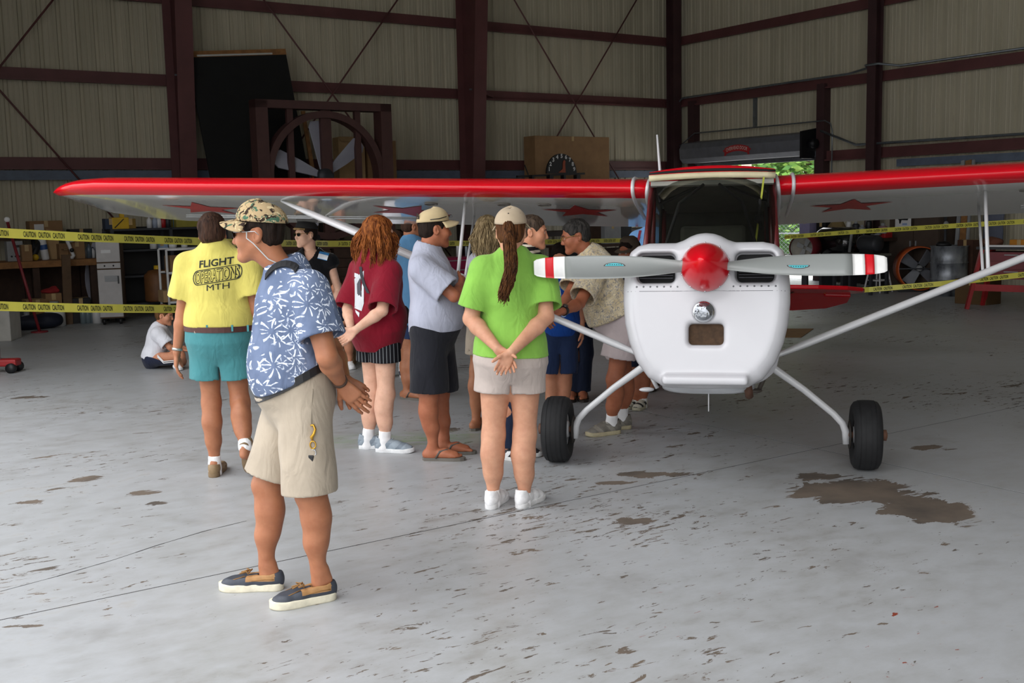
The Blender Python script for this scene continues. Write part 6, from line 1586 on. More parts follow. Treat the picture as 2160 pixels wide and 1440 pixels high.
# ================================================================ things round the hangar
RZR = -_ua
def onback(px, py, t):
    d = ray(px, py); n = np.array([VD[0], VD[1], 0]); o = np.array([0, 0, CAMH]); c = np.array([CORNER[0], CORNER[1], 0])
    return o + d * ((t - (o - c) @ n) / (d @ n))
def onright(px, py, s):
    d = ray(px, py); n = np.array([-U[0], -U[1], 0]); o = np.array([0, 0, CAMH]); c = np.array([CORNER[0], CORNER[1], 0])
    return o + d * ((s - (o - c) @ n) / (d @ n))
M_CARD = mat('brown_cardboard', '#8a6a48', .85, var=.12, scale=5); M_CARD2 = mat('pale_cardboard', '#a5875f', .85, var=.12); M_TAPE = mat('packing_tape', '#b59a6e', .35)
M_WOOD = mat('raw_timber', '#8c6238', .8, var=.25, scale=9); M_DWOOD = mat('dark_timber', '#3d2a1f', .8, var=.25, scale=9); M_BLKP = mat('black_plastic_m', '#161618', .5); M_GREYP = mat('grey_enamel', '#8c8e90', .45, var=.1)
M_WHITEP = mat('white_enamel', '#cfcfcf', .4, var=.05); M_YELP = mat('yellow_plastic', '#c9a21c', .5); M_REDPL = mat('red_enamel', '#9c1f22', .45, var=.1); M_BLUEP = mat('blue_plastic', '#2c4f8c', .5); M_DRED = mat('dark_red_enamel', '#6e1a24', .45)
M_DGREY = mat('dark_grey_metal', '#33353a', .55, .2, var=.2)
def carton(loc, d, label, rz=RZ, m=M_CARD, name='cardboard_box', cat='box', flaps=False, sticker=None):
    t = thing(name, label, cat, loc, rz); w, dp_, h = d
    b = MB(); b.box((0, 0, h / 2), d); b.build('carton', m, t, bevel=.006)
    b = MB(); b.box((0, 0, h + .001), (w * .99, .06, .002)); b.box((0, -dp_ / 2 - .001, h - .05), (.06, .002, .1)); b.build('tape', M_TAPE, t)
    if flaps:
        b = MB(); b.box((0, -dp_ / 2 - .06, h - .035), (w * .98, .15, .006), M=rotx(.6)); b.build('flap', m, t)
    if sticker:
        b = MB(); b.box((sticker[0] * w, -dp_ / 2 - .002, h * sticker[1]), (sticker[2], .003, sticker[3])); b.build('label_sticker', M_WHITEP, t)
    return t
def can(loc, r, h, label, m, cap=None, name='can', cat='can', rz=0.0, group=None, band=None):
    t = thing(name, label, cat, loc, rz, group); b = MB(); b.lathe([(0, 0), (r, 0), (r, h * .9), (r * .93, h * .94), (r * .6, h), (0, h)], n=18); b.build('canister', m, t)
    b = MB(); b.lathe([(r * .45, h), (r * .45, h + r * .6), (0, h + r * .6)], n=12); b.build('cap', cap or M_WHITEP, t)
    if band: b = MB(); b.lathe([(r * 1.01, h * .25), (r * 1.01, h * .7)], n=18); b.build('paper_label', band, t)
    return t
def bottle(loc, r, h, label, m, cap=None, group=None):
    t = thing('bottle', label, 'bottle', loc, 0, group); b = MB(); b.lathe([(0, 0), (r, 0), (r, h * .6), (r * .8, h * .72), (r * .32, h * .82), (r * .3, h * .92)], n=16); b.build('bottle_shell', m, t)
    b = MB(); b.lathe([(r * .36, h * .9), (r * .36, h), (0, h)], n=12); b.build('cap', cap or M_BLKP, t); return t

# ---- back wall storage racks
M_RACK = mat('rack_steel_brown', '#2f2522', .6, .2, var=.2)
def rack(label, s0, s1, t0, dep, levels, rz=RZ):
    o = hang((s0 + s1) / 2, t0 + dep / 2); t = thing('storage_rack', label, 'rack', o, rz); L = s1 - s0
    for i in range(int(max(2, round(L / 1.9) + 1))):
        n = int(max(2, round(L / 1.9) + 1)); x = -L / 2 + .04 + (L - .08) * i / (n - 1)
        for y in (-dep / 2 + .03, dep / 2 - .03): b = MB(); b.box((x, y, levels[-1] / 2), (.06, .05, levels[-1])); b.build('upright', M_RACK, t)
    for z in levels:
        for y in (-dep / 2, dep / 2): b = MB(); b.box((0, y, z - .05), (L, .04, .09)); b.build('beam', M_RACK, t)
        b = MB(); b.box((0, 0, z - .012), (L, dep, .024)); b.build('shelf_deck', M_DWOOD, t)
    return t
rack('long dark storage rack under the slatted brown fan frame', 6.4, 11.9, .35, 1.15, (.45, 1.0, 2.02))
rack('dark storage rack carrying the numbered half-round dial', 1.2, 5.8, .35, 1.1, (.5, 1.15, 2.05))
# black panel leaning against the wall
a = onback(555, 372, 1.0); pn = thing('display_board', 'tall black panel with plywood top edge leaning on the back wall', 'panel', (a[0], a[1], 2.02), RZ)
tilt = roty(-.085) @ rotx(-.16)
b = MB(); b.box(tilt @ np.array([0, 0, 1.28]), (1.86, .05, 2.50), M=tilt); b.build('black_sheet', mat('matt_black_sheet', '#0d0e0d', .9, var=.3, scale=3), pn)
b = MB(); b.box(tilt @ np.array([0, .03, 2.585]), (1.88, .10, .11), M=tilt); b.build('plywood_edge', M_WOOD, pn)
b = MB(); b.box(tilt @ np.array([-.05, -.03, 2.555]), (1.42, .008, .03), M=tilt); b.build('paper_strip', mat('paper_strip', '#b9bab4', .8), pn)
# big square fan frame with arch and blades
c = onback(686, 372, 1.80); FR = 1.31; zb = 1.02
ff = thing('fan_frame', 'large square brown fan frame with arched ring and white blades', 'fan', (c[0], c[1], zb), RZ); M_FR = mat('brown_frame_paint', '#4a2f2c', .6, var=.12); D = .30; zt = 3.62 - zb
for x, w in ((-FR + .11, .22), (-.64, .11), (.04, .20), (.67, .11), (FR - .11, .22)):
    b = MB(); b.box((x, 0, zt / 2), (w, D if w > .2 else .08, zt)); b.build('upright_bar', M_FR, ff)
for z in (.07, zt - .07): b = MB(); b.box((0, 0, z), (2 * FR, D, .14)); b.build('cross_bar', M_FR, ff)
cz = zt / 2; ring = []
V = []; F = []; n = 64
for i in range(n):
    t = 2 * math.pi * i / n
    for r in (1.02, 1.14):
        for y in (-.13, .13): V.append((r * math.cos(t), y, cz + r * math.sin(t)))
for i in range(n):
    a_, c_ = 4 * i, 4 * ((i + 1) % n)
    F += [(a_, a_ + 1, c_ + 1, c_), (a_ + 2, c_ + 2, c_ + 3, a_ + 3), (a_, c_, c_ + 2, a_ + 2), (a_ + 1, a_ + 3, c_ + 3, c_ + 1)]
obj('shroud_ring', mesh('shroud_ring', V, F, M_FR), ff)
for k_, sx_ in ((0, -.66), (1, .66)):
    cr = rotz(RZ) @ np.array([sx_, 0, 0]); t = thing('pallet_crate', ('timber crate under the left half of the brown fan frame', 'timber crate under the right half of the brown fan frame')[k_], 'crate', (c[0] + cr[0], c[1] + cr[1], 0), RZ)
    for i in range(6): b = MB(); b.box((0, -.17, .09 + i * .165), (1.26, .02, .15)); b.build('slat', M_DWOOD, t)
    b = MB(); b.box((0, .02, .51), (1.24, .34, 1.015)); b.build('crate_core', M_DWOOD, t)
M_FBL = mat('fan_blade_white', '#9b9ca8', .5, var=.05)
for ang in (160, 97, 38, 248, 310):
    t = math.radians(ang); R2 = roty(-t) @ rotx(.35); pl = [(.12, -.06), (.5, -.13), (.9, -.17), (.98, -.10), (.98, .12), (.88, .18), (.5, .12), (.12, .06)]
    b = MB(); b.prism(pl, -.012, .012, 'xz', T=lambda v: R2 @ v + np.array([0, .06, cz])); b.build('fan_blade', M_FBL, ff)
b = MB(); b.lathe([(0, -.12), (.13, -.12), (.14, -.05), (.14, .12), (0, .12)], (0, .06, cz), 20, 'y'); b.build('fan_hub', M_DGREY, ff)
# timber and cardboard behind the frame
b_ = onback(668, 372, .95); t = thing('timber_plank', 'narrow raw timber plank leaning behind the brown fan frame', 'plank', (b_[0], b_[1], 2.02), RZ); b = MB(); b.box((-.12, .0, .75), (.07, .04, 1.55), M=roty(-.13)); b.build('board', M_WOOD, t)
p = onback(738, 372, .9); carton((p[0], p[1], 2.02), (.55, .25, 1.05), 'tall pale cardboard carton standing behind the fan frame', m=M_CARD2, flaps=True)
p = onback(800, 372, .85); carton((p[0], p[1], 2.02), (.62, .3, 1.0), 'brown cardboard carton at the right side of the fan frame')
p = onback(1197, 345, .55); carton((p[0], p[1], 2.05), (2.05, .42, 1.15), 'long brown cardboard box on the rack behind the numbered dial')
# half-round dial with figures
p = onback(1184, 372, 1.25); dl = thing('training_dial', 'black half-round training dial with white figures one to nine', 'dial', (p[0], p[1], 2.05), RZ); M_DB = mat('dial_black', '#0e0f12', .6)
zD = dp(1184, 366, p[1])[2] - 2.05; RD = .40
b = MB(); b.prism([(RD * math.cos(t), zD + RD * 1.05 * math.sin(t)) for t in np.linspace(0, math.pi, 25)], -.02, .02, 'xz'); b.build('dial_plate', M_DB, dl)
for i in range(9):
    t = math.radians(172 - i * 20.5); tv, tf = text_mesh(str(i + 1), .115, offset=.004); q = tv - (tv.max(0) + tv.min(0)) / 2
    V = np.stack([q[:, 0] + .335 * math.cos(t), np.full(len(q), -.023), q[:, 1] + zD + .05 + .32 * math.sin(t)], 1); obj('figure', mesh('figure', V, tf, M_WHITEP), dl)
b = MB(); b.prism([(-.09, zD + .02), (.10, zD + .02), (.09, zD + .20), (.10, zD + .26), (.06, zD + .29), (.03, zD + .24), (.02, zD + .1)], -.026, -.021, 'xz'); b.build('pointer_figure', mat('dial_orange', '#8a3a1c', .6), dl)
b = MB(); b.bar((-1.15, 0, zD - .06), (.62, 0, zD + .0), .05, .04); b.build('beam', M_DB, dl)
for x in (-.78, -.30, .05, .42): b = MB(); b.box((x, 0, (zD - .03) / 2), (.10 if x in (-.30, .42) else .05, .12, zD - .03)); b.build('foot', M_DB, dl)
b = MB(); b.bar((-.95, 0, zD + .18), (-.86, 0, zD - .02), .02, .02); b.build('lever', M_DB, dl)
# rack contents under the wing, seen between the people
for i, (px, py, w, h, m_, lab) in enumerate(((655, 492, .30, .30, M_CARD2, 'pale carton on the rack shelf nearest the teenager in black'), (690, 495, .36, .42, mat('beige_cabinet', '#a3937a', .6), 'beige steel locker on the rack behind the wing strut'), (735, 500, .34, .40, mat('beige_cabinet', '#a3937a'), 'second beige locker on the rack beside the red-haired woman'),
        (868, 500, .5, .30, M_DWOOD, 'dark wooden chest on the rack behind the grey-shirted man'), (1010, 500, .4, .24, M_DWOOD, 'dark wooden case on the far rack beside the jury struts'))):
    p = onback(px, py, 1.05); carton((p[0], p[1], 1.0 if px < 950 else 1.15), (w, .34, h), lab, m=m_, name='storage_box')
# maroon tool chest with cans, behind the jury struts
p = onback(972, 600, 4.2); tc = thing('tool_chest', 'maroon roller tool chest with cans standing on its top', 'tool chest', (p[0], p[1], 0), RZ); zt = dp(972, 541, p[1])[2]
b = MB(); b.box((0, 0, zt / 2 + .05), (1.0, .5, zt - .1)); b.build('chest_case', mat('maroon_enamel', '#8a1a44', .4), tc, bevel=.01)
for i in range(5): b = MB(); b.box((0, -.255, zt - .10 - i * .16), (.94, .015, .14)); dr = b.build('drawer', mat('maroon_enamel', '#8a1a44'), tc); b = MB(); b.box((0, -.27, zt - .05 - i * .16), (.86, .012, .014)); b.build('drawer_pull', M_GREYP, dr)
for x in (-.42, .42):
    for y in (-.2, .2): b = MB(); b.lathe([(0, -.02), (.05, -.02), (.05, .02), (0, .02)], (x, y, .05), 12, 'x'); b.build('caster', M_BLKP, tc)
for px, r, h, m_, lab in ((967, .035, .20, M_WHITEP, 'white spray can standing on the maroon tool chest'), (984, .022, .17, mat('pale_blue_can', '#a9b4bc', .5), 'slim pale bottle on the maroon tool chest'), (993, .045, .09, M_DGREY, 'squat dark tin on the maroon tool chest')):
    q = onback(px, 541, 4.2); can((q[0], q[1], zt), r, h, lab, m_, M_BLKP, name='spray_can')
# grey case on a dark bench behind the leaning man
p = onback(1300, 560, 2.6); bn = thing('work_table', 'dark work table against the back wall behind the leaning man', 'table', (p[0], p[1], 0), RZ)
b = MB(); b.box((0, 0, .88), (3.0, .8, .05)); b.build('table_top', M_DWOOD, bn)
for x in (-1.4, 1.4):
    for y in (-.35, .35): b = MB(); b.box((x, y, .43), (.08, .08, .86)); b.build('leg', M_DWOOD, bn)
b = MB(); b.box((0, .3, .45), (2.8, .03, .7)); b.build('back_board', M_DWOOD, bn)
q = onback(1282, 540, 2.6); carton((q[0], q[1], .905), (.42, .35, .40), 'grey metal case standing on the dark table behind the leaning man', m=M_GREYP, name='metal_case', cat='case')
q = onback(1310, 530, 2.5); carton((q[0], q[1], .905), (.35, .3, .55), 'black crate beside the grey metal case on the dark table', m=M_BLKP, name='plastic_crate', cat='crate')
q = onback(1250, 530, 2.5); carton((q[0], q[1], .905), (.30, .3, .62), 'dark timber box left of the grey metal case', m=M_DWOOD, name='timber_box')

# ---- left workbench and what stands on and under it
ZB = 1.0; p0 = onback(-70, 600, 1.25); p1 = onback(205, 600, 1.25); L = np.linalg.norm((p1 - p0)[:2]); ctr = (p0 + p1) / 2
wbch = thing('workbench', 'long timber workbench along the back wall at the left', 'workbench', (ctr[0], ctr[1], 0), RZ)
b = MB(); b.box((0, .15, ZB - .05), (L, .9, .10)); b.build('bench_top', M_WOOD, wbch)
for x in (-L / 2 + .1, 0, L / 2 - .1):
    for y in (-.2, .5): b = MB(); b.box((x, y, (ZB - .1) / 2), (.1, .1, ZB - .1)); b.build('leg', M_DWOOD, wbch)
b = MB(); b.box((0, .2, .30), (L - .2, .75, .03)); b.build('lower_shelf', M_DWOOD, wbch)
b = MB(); b.box((0, .57, .6), (L, .02, .75)); b.build('back_panel', M_DWOOD, wbch)
def onbench(px, t=1.1, z=None): q = onback(px, 560, t); return (q[0], q[1], ZB if z is None else z)
t = thing('test_meter', 'pale grey test meter with dials on the left workbench', 'instrument', onbench(32), RZ); b = MB(); b.box((0, 0, .16), (.24, .22, .32)); b.build('meter_case', M_GREYP, t, bevel=.01); b = MB(); b.box((.05, -.112, .24), (.09, .006, .04)); b.build('display', M_BLKP, t)
for x in (-.06, .0, .06): b = MB(); b.lathe([(0, -.02), (.015, -.02), (.015, 0)], (x, -.11, .08), 10, 'y'); b.build('knob', M_BLKP, t)
can(onbench(58), .08, .16, 'clear squat jar beside the pale grey test meter', mat('cloudy_jar', '#a9adb0', .2), M_GREYP, 'jar', 'jar'); carton(onbench(57, 1.3), (.16, .16, .26), 'small brown box behind the squat jar', m=M_CARD, name='parts_box')
t = thing('angle_grinder', 'black and yellow power tool lying on the left workbench', 'tool', onbench(75), RZ); b = MB(); b.tube([(-.12, 0, .05), (.0, 0, .12), (.10, 0, .30)], [.05, .055, .04], 12); b.build('grip', M_BLKP, t); b = MB(); b.lathe([(0, 0), (.05, 0), (.055, .1), (0, .1)], (0, -.06, .05), 14, 'y'); b.build('gear_head', M_YELP, t)
t = thing('gas_cylinder', 'white gas cylinder leaning on the left workbench', 'cylinder', onbench(98), RZ); R2 = roty(-.12)
b = MB(); b.lathe([(0, 0), (.055, 0), (.06, .02), (.06, .36), (.045, .42), (.03, .45), (0, .46)], (0, 0, .0), 18, R=R2); b.build('tank', M_WHITEP, t); b = MB(); b.lathe([(.061, .17), (.061, .25)], (0, 0, 0), 18, R=R2); b.build('blue_label', M_BLUEP, t); b = MB(); b.box((-.06, 0, .46), (.14, .05, .05)); b.build('valve', M_GREYP, t)
t = thing('cardboard_sheet', 'tilted sheet of tan cardboard behind the white gas cylinder', 'cardboard', onbench(113, 1.0), RZ); b = MB(); b.box((0, .05, .24), (.22, .012, .48), M=roty(.18)); b.build('sheet', M_CARD2, t)
carton(onbench(138, 1.05), (.20, .22, .25), 'small open carton on the bench left of the white pulley', flaps=True); carton(onbench(162, 1.15), (.24, .22, .30), 'brown carton on the bench behind the white pulley')
t = thing('pulley_block', 'white pulley block hanging over a cardboard carton', 'pulley', onbench(153, 1.35), RZ); b = MB(); b.ball((0, 0, .36), (.11, .06, .085), 18, 10); b.build('housing', M_WHITEP, t); b = MB(); b.tube([(-.06, 0, .32), (-.02, 0, .20), (.03, 0, .06), (.0, 0, .02)], .03, 8); b.build('arm', M_WHITEP, t); b = MB(); b.ball((0, -.03, .15), .035); b.build('knuckle', M_BLKP, t); b = MB(); b.ball((0, 0, .03), .03); b.build('foot', M_WHITEP, t)
for i, (px, r, h, m_, lab) in enumerate(((180, .04, .20, M_GREYP, 'grey bottle at the right end of the left workbench'), (190, .05, .26, mat('smoke_bottle', '#5a6670', .3), 'smoky blue bottle at the right end of the left workbench'), (198, .035, .18, M_WHITEP, 'small white bottle next to the tall cabinet'))): bottle(onbench(px), r, h, lab, m_)
# wall shelf above the bench with the topmost carton
q0 = onback(-60, 500, .4); q1 = onback(200, 500, .4); L2 = np.linalg.norm((q1 - q0)[:2]); cc = (q0 + q1) / 2; zs = 1.36
sh = thing('wall_shelf', 'plank shelf fixed above the left workbench', 'shelf', (cc[0], cc[1], zs), RZ); b = MB(); b.box((0, .05, -.02), (L2, .45, .04)); b.build('plank', M_DWOOD, sh)
for x in (-L2 / 2 + .2, 0, L2 / 2 - .2): b = MB(); b.box((x, .2, -.12), (.04, .12, .2)); b.build('bracket', M_DGREY, sh)
q = onback(95, 500, .4); carton((q[0], q[1], zs), (.52, .32, .27), 'brown carton with white labels on the shelf above the bench', sticker=(-.22, .62, .15, .1)); q = onback(168, 500, .4); carton((q[0], q[1], zs), (.36, .3, .12), 'flat black case on the shelf above the bench', m=M_BLKP, name='flat_case', cat='case')
# under the bench
def low(px, py, t=2.0): q = onback(px, py, t); return (q[0], q[1], 0.0)
for (px, w, h, m_, lab) in ((30, .5, .36, M_DGREY, 'dark bin with clear lid under the left workbench'), (78, .34, .42, M_CARD, 'carton under the bench behind the red pole'), (112, .24, .50, M_CARD, 'tall stacked carton topped with a red rag'), (168, .30, .40, M_BLKP, 'black crate of bottles under the bench')):
    carton(low(px, 675, 1.75), (w, .35, h), lab, m=m_, name='storage_carton')
q = low(112, 675, 1.75); t = thing('red_rag', 'crumpled red rag on the carton under the bench', 'rag', (q[0], q[1], .50), RZ); S = SDF(); S.ell((0, 0, .03), (.14, .12, .05), None, .02); S.ell((.05, 0, .06), (.06, .06, .05), None, .03); S.disp = folds(3, .015, 40, (1, 1, 1)); V, F = S.mesh(.014); obj('cloth', mesh('cloth', V, F, mat('red_rag', '#8c1c20', .9), True), t)
t = thing('timber_plank', 'upright timber plank standing against the bench leg', 'plank', low(146, 672, 1.95), RZ); b = MB(); b.box((0, 0, .55), (.13, .04, 1.10), M=roty(.03)); b.build('board', mat('dull_timber', '#5b4632', .85, var=.2, scale=9), t)
for i, (px, r, h, lab) in enumerate(((57, .09, .20, 'white plastic tub on the floor under the bench'), (117, .15, .30, 'white round drum on the floor under the bench'), (205, .07, .22, 'white jug on the floor beside the tall cabinet'))): can(low(px, 674, 2.1), r, h, lab, M_WHITEP, M_GREYP, 'plastic_tub', 'tub')
for i, px in enumerate((176, 186, 196)): bottle(low(px, 672, 2.0), .05, .30, ('clear glass jug under the bench, leftmost of three', 'clear glass jug under the bench, middle of three', 'clear glass jug under the bench, rightmost of three')[i], mat('dull_glass', '#6f7d82', .15), M_WHITEP)
t = thing('tarp_bundle', 'dark blue tarpaulin bundle on the floor before the bench', 'tarpaulin', low(75, 682, 2.3), RZ); S = SDF(); S.ell((0, 0, .1), (.42, .2, .12), None, .02); S.ell((.2, 0, .14), (.2, .16, .1), None, .04); S.plane((0, 0, 0), (0, 0, -1)); S.disp = folds(13, .02, 20, (1, 1, 1)); V, F = S.mesh(.02); obj('bundle', mesh('bundle', V, F, mat('navy_tarp', '#12182a', .7), True), t)
# tall grey cabinet on casters
q = gp(238, 684); zc = dp(238, 508, q[1])[2]; cb = thing('tall_cabinet', 'tall narrow grey cabinet on casters with wooden side panel', 'cabinet', (q[0], q[1], 0), RZ - .33)
b = MB(); b.box((.0, .33, .10 + (zc - .1) / 2), (.35, .70, zc - .1)); b.build('body', mat('brown_side_panel', '#5b4736', .8, var=.2), cb)
for z0, z1, nm in ((.12, .86, 'lower_door'), (.88, .96, 'vent_panel'), (.98, zc - .01, 'upper_door')):
    b = MB(); b.box((0, -.035, (z0 + z1) / 2), (.345, .025, z1 - z0)); o_ = b.build(nm, mat('scuffed_grey_paint', '#b0adac', .5, var=.08, scale=7), cb, bevel=.004)
    if nm == 'lower_door': b = MB(); b.box((.03, -.05, .72), (.2, .015, .09)); b.build('latch_plate', M_GREYP, o_); b = MB(); b.box((.13, -.062, .70), (.02, .02, .12)); b.build('handle', M_BLKP, o_); b = MB(); b.lathe([(0, -.052), (.025, -.052), (.025, -.045)], (.03, 0, .22), 14, 'y'); b.build('port', M_BLKP, o_)
    if nm == 'vent_panel':
        for x in (-.06, .07): b = MB(); b.lathe([(0, -.052), (.013, -.052), (.013, -.045)], (x, 0, .92), 10, 'y'); b.build('hole', M_BLKP, o_)
    if nm == 'upper_door': b = MB(); b.box((-.03, -.049, zc - .16), (.14, .004, .05)); b.build('name_plate', M_WHITEP, o_)
for x in (-.12, .12):
    for y in (.03, .6): b = MB(); b.lathe([(0, -.02), (.05, -.02), (.05, .02), (0, .02)], (x, y, .05), 14, 'x'); b.build('caster', M_BLKP, cb)
q = gp(206, 668); t = thing('bent_sheet', 'curved clear plastic sheet propped behind the tall cabinet', 'sheet', (q[0], q[1], 0), RZ); V = []; F = []
for i in range(13):
    z = 1.25 * i / 12; x = -.16 * math.sin(math.pi * i / 12)
    V += [(x, 0, z), (x + .28, .25, z)]
F = [(2 * i, 2 * i + 1, 2 * i + 3, 2 * i + 2) for i in range(12)]; o_ = obj('sheet', mesh('sheet', V, F, mat('hazy_plastic', '#a9a9b4', .2, var=.1), True), t); o_.modifiers.new('s', 'SOLIDIFY').thickness = .006
# rack behind the tall cabinet: yellow case, bottles, pipe frame
q0 = onback(232, 560, 1.7); q1 = onback(470, 560, 1.7); L3 = np.linalg.norm((q1 - q0)[:2]); cc = (q0 + q1) / 2; t = thing('shelf_unit', 'dark metal shelf unit behind the tall cabinet and yellow-shirted man', 'shelf unit', (cc[0], cc[1], 0), RZ)
for x in (-L3 / 2, 0, L3 / 2):
    for y in (-.25, .25): b = MB(); b.box((x, y, .74), (.05, .05, 1.48)); b.build('post', M_DGREY, t)
for z in (.25, .70, 1.12, 1.46): b = MB(); b.box((0, 0, z), (L3, .55, .03)); b.build('shelf', M_DGREY, t)
b = MB(); b.box((0, .27, .8), (L3, .01, 1.4)); b.build('back_sheet', M_BLKP, t)
SU = 1.475
def onsu(px, z=SU, t_=1.7): q = onback(px, 520, t_); return (q[0], q[1], z)
t = thing('tool_case', 'bright yellow tool case on top of the dark shelf unit', 'case', onsu(254), RZ); b = MB(); b.box((0, 0, .09), (.27, .22, .19)); b.build('case_shell', M_YELP, t, bevel=.012); b = MB(); b.bar((-.1, -.115, .02), (.05, -.115, .16), .012, .012); b.build('strap', M_BLKP, t); b = MB(); b.box((.05, 0, .215), (.07, .05, .06)); b.build('handle', M_YELP, t)
carton(onsu(275), (.17, .2, .16), 'dull yellow box beside the bright yellow case', m=mat('mustard_box', '#7a5f20', .7), name='parts_box'); carton(onsu(234), (.18, .2, .17), 'dark blue box left of the bright yellow case', m=mat('navy_box', '#29364a', .7), name='parts_box')
for i, (px, m_, lab) in enumerate(((318, M_WHITEP, 'white bottle on the shelf unit, leftmost in the row'), (330, mat('pale_bottle', '#9aa3b4', .5), 'pale blue bottle on the shelf unit, next to the white one'), (338, M_WHITEP, 'white bottle on the shelf unit, beside the red one'), (347, M_REDPL, 'red bottle in the row on the shelf unit'), (357, M_DGREY, 'dark bottle in the row on the shelf unit'), (374, mat('cyan_bottle', '#1d6f9c', .5), 'bright blue bottle at the end of the row on the shelf unit'))): bottle(onsu(px), .045, .20, lab, m_, M_BLKP)
bottle(onsu(324, 1.135, 1.9), .06, .22, 'white jug with blue label on the second shelf', M_WHITEP, M_BLUEP); carton(onsu(338, 1.135), (.2, .2, .14), 'small white and blue carton on the second shelf', m=mat('pale_blue_card', '#8fa3bd', .7), name='parts_box')
carton(onsu(400, SU), (.5, .3, .20), 'yellow crate with pale lid on the shelf unit behind the yellow shirt', m=mat('olive_yellow', '#8c8430', .7), name='plastic_crate', cat='crate')
t = thing('fuel_tank', 'orange-brown fuel tank on the shelf right of the tall cabinet', 'tank', onsu(328, .29, 2.1), RZ); b = MB(); b.lathe([(0, 0), (.2, 0), (.21, .03), (.21, .42), (.14, .50), (0, .52)], n=24); b.build('shell', mat('rust_orange', '#6b4422', .6, var=.2), t); b = MB(); b.lathe([(.05, .52), (.05, .58), (0, .58)], n=12); b.build('filler_cap', M_YELP, t)
# white pipe rack with cartons
q = onback(398, 640, 3.2); pr = thing('pipe_rack', 'white pipe rack holding cartons behind the yellow-shirted man', 'rack', (q[0], q[1], 0), RZ); zt_ = dp(398, 524, q[1])[2]
for x in (-.36, .36):
    for y in (-.2, .2): b = MB(); b.tube([(x, y, 0), (x, y, zt_ + (.2 if x > 0 else 0))], .019, 8); b.build('pipe_leg', M_WHITEP, pr)
for z in (.35, .8, zt_):
    for y in (-.2, .2): b = MB(); b.tube([(-.36, y, z), (.36, y, z)], .019, 8); b.build('pipe_rail', M_WHITEP, pr)
    b = MB(); b.box((0, 0, z - .012), (.7, .4, .01)); b.build('tray', M_DGREY, pr)
def onpr(dx, z): a_ = rotz(RZ) @ np.array([dx, -.02, 0]); return (q[0] + a_[0], q[1] + a_[1], z)
carton(onpr(-.1, .80), (.40, .3, .26), 'brown carton on the middle tray of the white pipe rack', flaps=True); carton(onpr(-.28, .355), (.30, .28, .18), 'flat pale carton low on the white pipe rack', m=M_CARD2); carton(onpr(.05, .355), (.28, .3, .26), 'carton under the middle tray of the white pipe rack')
for dx, r, lab in ((-.2, .06, 'white funnel-shaped bottle on top of the pipe rack'), (-.02, .05, 'small white bottle on top of the pipe rack')): bottle(onpr(dx, zt_), r, .16, lab, M_WHITEP)
# floor things at far left: white chest, red hoist
q = gp(10, 720); t = thing('white_chest', 'white lidded chest at the left edge of the floor', 'chest', (q[0] - .25, q[1] + .2, 0), RZ - .45); b = MB(); b.box((0, 0, .22), (.62, .5, .44)); b.build('chest_body', mat('off_white_paint', '#b5b3ad', .6), t, bevel=.012); b = MB(); b.box((0, 0, .455), (.65, .53, .05)); b.build('lid', mat('off_white_paint', '#b5b3ad'), t, bevel=.01)
q = gp(5, 785); h0 = np.array([q[0], q[1], 0]); ht = thing('floor_jack', 'red floor jack with long pole handle at the left edge', 'jack', h0, 0)
b = MB(); b.box((-.12, 0, .11), (.62, .16, .08)); b.build('jack_frame', M_REDPL, ht, bevel=.02)
for x, y in ((.14, -.09), (.14, .09), (-.3, -.09), (-.3, .09)): b = MB(); b.lathe([(0, -.025), (.055, -.025), (.055, .025), (0, .025)], (x, y, .055), 14, 'y'); b.build('wheel', M_BLKP, ht)
b = MB(); b.tube([(-.02, 0, .13), (-.02, 0, .65)], .016, 8); b.build('jack_post', M_GREYP, ht)
q = onback(80, 655, 2.9); e = onback(15, 466, 2.5); tt = thing('tow_pole', 'slanting red pole with white ball on top before the bench', 'pole', (q[0], q[1], 0), 0)
b = MB(); b.tube([(0, 0, .02), tuple(e - np.array([q[0], q[1], 0]))], .022, 10); b.build('red_pole', mat('red_pole', '#7a2028', .5), tt); b = MB(); b.ball(e - np.array([q[0], q[1], -.02]), .042, 14, 10); b.build('ball_tip', mat('bright_white', '#f4f4f4', .3), tt)
b = MB(); b.lathe([(.0, 0), (.12, 0), (.12, .02), (0, .02)], (0, 0, 0), 16); b.build('foot_plate', mat('red_pole', '#7a2028'), tt)

# ---- right-hand wall
def rfloor(px, py): q = gp(px, py); return np.array([q[0], q[1], 0])
q = rfloor(1900, 612); zw = dp(1900, 452, q[1] + 1.0)[2]
a0 = onright(1885, 600, .9); a1 = onright(1990, 600, .9); c = (a0 + a1) / 2; Lw = np.linalg.norm((a1 - a0)[:2]); t = thing('locker', 'large dark brown locker against the right wall with a white notice', 'locker', (c[0], c[1], 0), RZR)
b = MB(); b.box((0, .1, .8), (Lw, .5, 1.6)); b.build('locker_body', mat('umber_paint', '#45382f', .7, var=.12), t)
for i in (-1, 1): b = MB(); b.box((i * Lw / 4, -.16, .8), (Lw / 2 - .02, .02, 1.55)); d_ = b.build('door', mat('umber_paint', '#45382f'), t); b = MB(); b.box((i * .06, -.18, .85), (.02, .02, .12)); b.build('handle', M_GREYP, d_)
sgn = onright(1905, 468, 1.165); t = thing('notice_sign', 'white notice with dark pictogram on the brown locker', 'sign', sgn, RZR); b = MB(); b.box((0, 0, 0), (.34, .012, .24)); b.build('plate', M_WHITEP, t, bevel=.004); b = MB(); b.prism([(-.11, .06), (.12, .07), (.10, .03), (-.03, .035), (-.05, -.03), (-.075, -.03), (-.085, .03)], -.009, -.0065, 'xz'); b.build('pictogram', M_BLKP, t); b = MB(); b.box((.04, -.008, -.04), (.10, .003, .035)); b.build('text_block', mat('notice_blue', '#8a9fc0', .6), t)
